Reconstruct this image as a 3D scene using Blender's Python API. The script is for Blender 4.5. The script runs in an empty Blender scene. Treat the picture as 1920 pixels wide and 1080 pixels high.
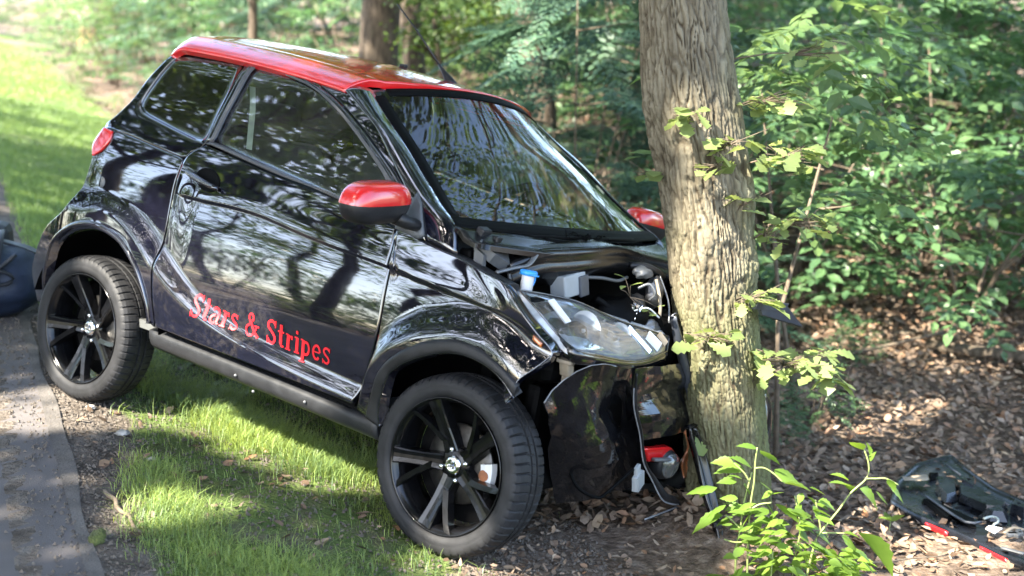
import bpy, bmesh, math, random, json
import numpy as np
from mathutils import Vector, Matrix, noise as mnoise

random.seed(7)
rng = np.random.default_rng(11)
scene = bpy.context.scene
COL = scene.collection

# ------------------------------------------------------------------ camera
cam_d = bpy.data.cameras.new("camera")
cam = bpy.data.objects.new("camera", cam_d)
COL.objects.link(cam)
cam.location = (0, 0, 1.5)
cam.rotation_euler = (math.radians(90 - 12.8795), 0, 0)
cam_d.sensor_width = 36.0
cam_d.lens = 44.28
cam_d.clip_start = 0.05
cam_d.clip_end = 800
cam_d.dof.use_dof = True
cam_d.dof.focus_distance = 4.2
cam_d.dof.aperture_fstop = 2.2
scene.camera = cam

# ------------------------------------------------------------------ sky and sun
SUN = Vector((-0.473, -0.473, 0.743)).normalized()      # direction towards the sun
sun_el = math.asin(SUN.z)
sun_az = math.atan2(SUN.x, SUN.y)
world = bpy.data.worlds.new("World")
scene.world = world
world.use_nodes = True
wn = world.node_tree
wn.nodes.clear()
sky = wn.nodes.new("ShaderNodeTexSky")
sky.sky_type = 'NISHITA'
sky.sun_disc = False
sky.sun_elevation = sun_el
sky.sun_rotation = sun_az
sky.air_density = 1.0
sky.dust_density = 2.0
bg = wn.nodes.new("ShaderNodeBackground")
bg.inputs['Strength'].default_value = 0.15
wo = wn.nodes.new("ShaderNodeOutputWorld")
wn.links.new(sky.outputs[0], bg.inputs[0])
wn.links.new(bg.outputs[0], wo.inputs[0])

sl = bpy.data.lights.new("sun", 'SUN')
sl.energy = 4.4
sl.angle = math.radians(0.53)
sl.color = (1.0, 0.93, 0.80)
so = bpy.data.objects.new("sun", sl)
so.rotation_euler = (-SUN).to_track_quat('-Z', 'Y').to_euler()
so.location = (-8, -8, 14)
COL.objects.link(so)

scene.view_settings.view_transform = 'Standard'
scene.view_settings.look = 'None'
scene.view_settings.gamma = 1.0
scene.view_settings.use_curve_mapping = False
scene.view_settings.exposure = 3.1
cy = scene.cycles
cy.use_denoising = True
cy.max_bounces = 7
cy.diffuse_bounces = 3
cy.glossy_bounces = 3
cy.transmission_bounces = 4
cy.transparent_max_bounces = 8
cy.sample_clamp_indirect = 6.0
cy.caustics_reflective = False
cy.caustics_refractive = False

# ------------------------------------------------------------------ measured data
D = json.loads('{"door_rear":[[0.508,1.085],[0.45,1.049],[0.427,1.009],[0.422,0.915],[0.428,0.778],[0.418,0.667],[0.414,0.601],[0.422,0.498],[0.439,0.394]],"door_front":[[1.475,0.965],[1.482,0.911],[1.482,0.842],[1.486,0.739],[1.487,0.622],[1.464,0.497],[1.428,0.374]],"sill_top":[[0.375,0.382],[0.993,0.364],[1.519,0.346]],"sill_bot":[[0.395,0.297],[1.005,0.282],[1.527,0.266]],"crease":[[0.447,0.959],[0.519,0.922],[0.59,0.896],[0.736,0.902],[0.887,0.899],[1.046,0.878],[1.212,0.862],[1.35,0.854],[1.48,0.847]],"crease_f":[[1.492,0.844],[1.645,0.826],[1.802,0.815],[1.901,0.805],[1.982,0.791],[2.061,0.765]],"belt":[[0.508,1.085],[0.549,1.083],[0.889,1.039],[1.196,1.011],[1.475,0.965]],"glass":[[0.548,1.103],[0.564,1.257],[0.583,1.398],[0.612,1.414],[0.793,1.388],[0.899,1.363],[1.021,1.31],[1.144,1.249],[1.273,1.173],[1.368,1.109],[1.416,1.064],[1.44,1.015],[1.439,0.986]],"frame_out":[[0.503,1.092],[0.522,1.252],[0.541,1.403],[0.59,1.427],[0.784,1.403],[0.899,1.38],[1.027,1.33],[1.158,1.268],[1.291,1.194],[1.406,1.124],[1.517,1.039],[1.581,0.977]],"apl":[[1.032,1.373],[1.146,1.315],[1.261,1.25],[1.444,1.099],[1.534,1.024],[1.6,0.951]],"apr":[[1.099,0.5,1.385],[1.231,0.535,1.299],[1.366,0.57,1.215],[1.475,0.6,1.14],[1.58,0.635,1.071],[1.682,0.668,1.013],[1.726,0.69,0.927]],"roof_side":[[0.144,1.414],[0.231,1.425],[0.332,1.432],[0.444,1.43],[0.559,1.424],[0.735,1.417],[0.892,1.393],[1.032,1.373]],"qwin":[[0.184,1.415],[0.12,1.302],[0.088,1.191],[0.11,1.166],[0.166,1.145],[0.46,1.097],[0.495,1.107],[0.51,1.27],[0.519,1.429],[0.425,1.432],[0.324,1.431]],"qrear":[[0.144,1.414],[0.069,1.284],[0.035,1.194],[-0.017,1.123],[-0.061,1.067]],"taill":[[-0.061,1.067],[-0.002,1.059],[0.001,1.019],[-0.028,0.977],[-0.071,0.951],[-0.09,0.999]],"q_low_out":[[-0.061,1.067],[-0.072,0.953],[-0.082,0.862],[-0.098,0.806],[-0.155,0.72],[-0.27,0.631],[-0.362,0.509],[-0.407,0.422],[-0.352,0.314]],"qcrease":[[-0.06,1.065],[0.09,1.056],[0.256,1.038],[0.416,1.02]],"rarch":[[-0.266,0.339],[-0.271,0.407],[-0.243,0.485],[-0.195,0.584],[-0.081,0.663],[0.034,0.694],[0.126,0.689],[0.221,0.663],[0.302,0.605],[0.35,0.543],[0.385,0.482],[0.41,0.403]],"rtrim":[[-0.3,0.331],[-0.327,0.439],[-0.301,0.542],[-0.218,0.633],[-0.096,0.719],[0.02,0.755],[0.13,0.755],[0.241,0.725],[0.33,0.663],[0.389,0.591],[0.423,0.499],[0.437,0.402]],"ledge_u":[[-0.038,0.82],[0.05,0.833],[0.128,0.81],[0.239,0.798],[0.352,0.747],[0.434,0.68],[0.6,0.576],[0.713,0.526],[0.852,0.476],[1.022,0.461],[1.118,0.452],[1.304,0.439],[1.424,0.43]],"ledge_l":[[-0.04,0.74],[0.052,0.771],[0.133,0.769],[0.251,0.735],[0.362,0.655],[0.458,0.57],[0.636,0.489],[0.743,0.466],[0.848,0.451],[1.048,0.422],[1.193,0.404],[1.444,0.388]],"farch":[[1.551,0.336],[1.547,0.397],[1.574,0.501],[1.611,0.545],[1.662,0.581],[1.741,0.621],[1.804,0.641],[1.86,0.648],[1.916,0.644],[1.964,0.632],[2.01,0.611],[2.058,0.572]],"ftrim":[[1.47,0.358],[1.493,0.435],[1.525,0.528],[1.601,0.607],[1.655,0.642],[1.703,0.671],[1.807,0.701],[1.863,0.7],[1.919,0.691],[1.964,0.674],[2.004,0.659],[2.067,0.624]],"fflare":[[1.435,0.376],[1.456,0.486],[1.482,0.598],[1.549,0.679],[1.65,0.747],[1.776,0.786],[1.853,0.792],[1.911,0.786],[1.988,0.767],[2.068,0.726]],"fend_top":[[1.599,0.946],[1.671,0.935],[1.744,0.925],[1.847,0.902],[1.932,0.885],[2.0,0.831],[2.067,0.774],[2.132,0.719]],"fend_bev":[[1.913,0.66,0.879],[1.946,0.665,0.863],[2.003,0.655,0.814],[2.074,0.645,0.766],[2.137,0.63,0.724]],"fend_tip":[[2.132,0.719],[2.097,0.669],[2.056,0.618],[2.051,0.568]],"mirror_tri":[[1.475,0.965],[1.515,1.09],[1.544,1.061],[1.595,0.968],[1.588,0.949]],"handle":[[0.487,0.984],[0.661,0.948]],"handle_rec":[[0.526,0.963],[0.555,1.001],[0.607,0.994],[0.636,0.953],[0.601,0.933]],"text":[[0.628,0.483],[1.3,0.468]],"texttop":[[0.634,0.541],[1.291,0.525]],"head":[[1.949,0.655,0.869],[1.971,0.52,0.858],[2.02,0.421,0.845],[2.05,0.204,0.79],[2.1,-0.078,0.737],[2.12,-0.044,0.691],[2.15,0.204,0.676],[2.18,0.518,0.718],[2.17,0.643,0.741],[2.1,0.63,0.763],[2.029,0.65,0.82]],"cowl":[[1.7,0.681,1.002],[1.77,0.549,1.0],[1.8,0.38,0.996],[1.8,0.07,0.992],[1.74,-0.405,0.986],[1.66,-0.749,0.99]],"lip":[[1.84,0.584,0.919],[1.88,0.486,0.966],[1.9,0.358,0.98],[1.92,0.23,0.994],[1.92,0.059,1.005],[1.9,-0.154,0.983],[1.86,-0.444,0.952]],"filler":[[1.935,0.6,0.906],[1.931,0.6,0.921],[1.944,0.6,0.866]],"greybox":[[1.93,0.383,0.914],[1.93,0.253,0.906],[1.93,0.232,0.838],[1.93,0.36,0.848]],"bump_a":[[[2.116,0.67,0.565],[2.139,0.6,0.645],[2.2,0.549,0.697],[2.2,0.417,0.683],[2.17,0.246,0.655]],[[2.08,0.556,0.472],[2.15,0.54,0.532],[2.15,0.399,0.555],[2.1,0.198,0.537],[2.17,0.214,0.545]],[[2.05,0.48,0.378],[2.14,0.463,0.421],[2.18,0.373,0.463],[2.08,0.086,0.405],[2.17,0.13,0.43]],[[2.03,0.4,0.275],[2.09,0.296,0.293],[2.14,0.225,0.335],[2.07,-0.007,0.282],[2.17,0.079,0.338]],[[1.98,0.259,0.149],[2.03,0.146,0.161],[2.06,0.027,0.184],[2.04,-0.117,0.171],[2.14,-0.0,0.263]]],"bump_b":[[[2.17,0.247,0.659],[2.19,0.169,0.667],[2.16,-0.022,0.656],[2.1,-0.267,0.635]],[[2.17,0.231,0.582],[2.19,0.151,0.623],[2.17,-0.029,0.614],[2.1,-0.304,0.578]],[[2.17,0.203,0.527],[2.16,0.067,0.568],[2.14,-0.123,0.552],[2.09,-0.358,0.518]],[[2.17,0.152,0.468],[2.2,0.105,0.509],[2.18,-0.085,0.49],[2.1,-0.372,0.449]],[[2.17,0.099,0.406],[2.19,0.041,0.414],[2.17,-0.141,0.402],[2.1,-0.414,0.373]]],"strip":[[2.175,0.258,0.647],[2.175,0.223,0.539],[2.175,0.143,0.433],[2.175,0.079,0.334],[2.18,-0.001,0.26],[2.19,-0.087,0.183],[2.18,-0.194,0.132],[2.17,-0.269,0.086],[2.16,-0.245,0.05],[2.15,-0.068,0.016]],"strut":[[2.1,-0.079,0.811],[2.11,-0.138,0.721],[2.12,-0.234,0.603],[2.14,-0.326,0.464],[2.15,-0.374,0.379]],"brk":[[2.2,-0.187,0.435],[2.24,-0.23,0.326],[2.3,-0.233,0.208],[2.36,-0.216,0.114],[2.42,-0.181,0.002]],"fog":[[2.16,0.059,0.37],[2.15,-0.16,0.35],[2.13,-0.301,0.281],[2.15,-0.011,0.314],[2.12,-0.26,0.167],[2.1,-0.456,0.143]],"plug":[[2.17,0.143,0.298],[2.17,0.081,0.305],[2.17,0.029,0.238],[2.17,0.086,0.224]],"farcorner":[[2.3,-0.495,0.531],[2.33,-0.559,0.518],[2.3,-0.799,0.405],[2.25,-1.01,0.26],[2.3,-0.599,0.322]],"greypiece":[[2.35,-0.186,0.911],[2.35,-0.436,0.9],[2.33,-0.684,0.811],[2.33,-0.546,0.829],[2.35,-0.242,0.869]],"mirror":[[1.393,0.9,1.035],[1.475,0.87,1.11],[1.608,0.82,1.065],[1.594,0.8,1.033],[1.401,0.9,1.048],[1.505,0.85,0.995],[1.604,0.78,1.008],[1.55,0.76,0.982]],"farmirror":[[1.543,-0.72,1.109],[1.558,-0.8,1.089],[1.611,-0.85,1.023]],"steer":[[1.233,-0.22,1.012],[1.197,-0.22,1.177],[1.028,-0.22,0.985],[1.403,-0.22,1.125]],"antenna":[[1.031,-0.02,1.473],[0.947,-0.02,1.545],[0.698,-0.02,1.733]],"nub":[[0.755,-0.05,1.506]],"fuel":[[-0.021,0.859]],"rivets":[[0.859,0.321],[0.951,0.287],[1.2,0.318]],"indicator":[[2.079,0.745]]}')
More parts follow.
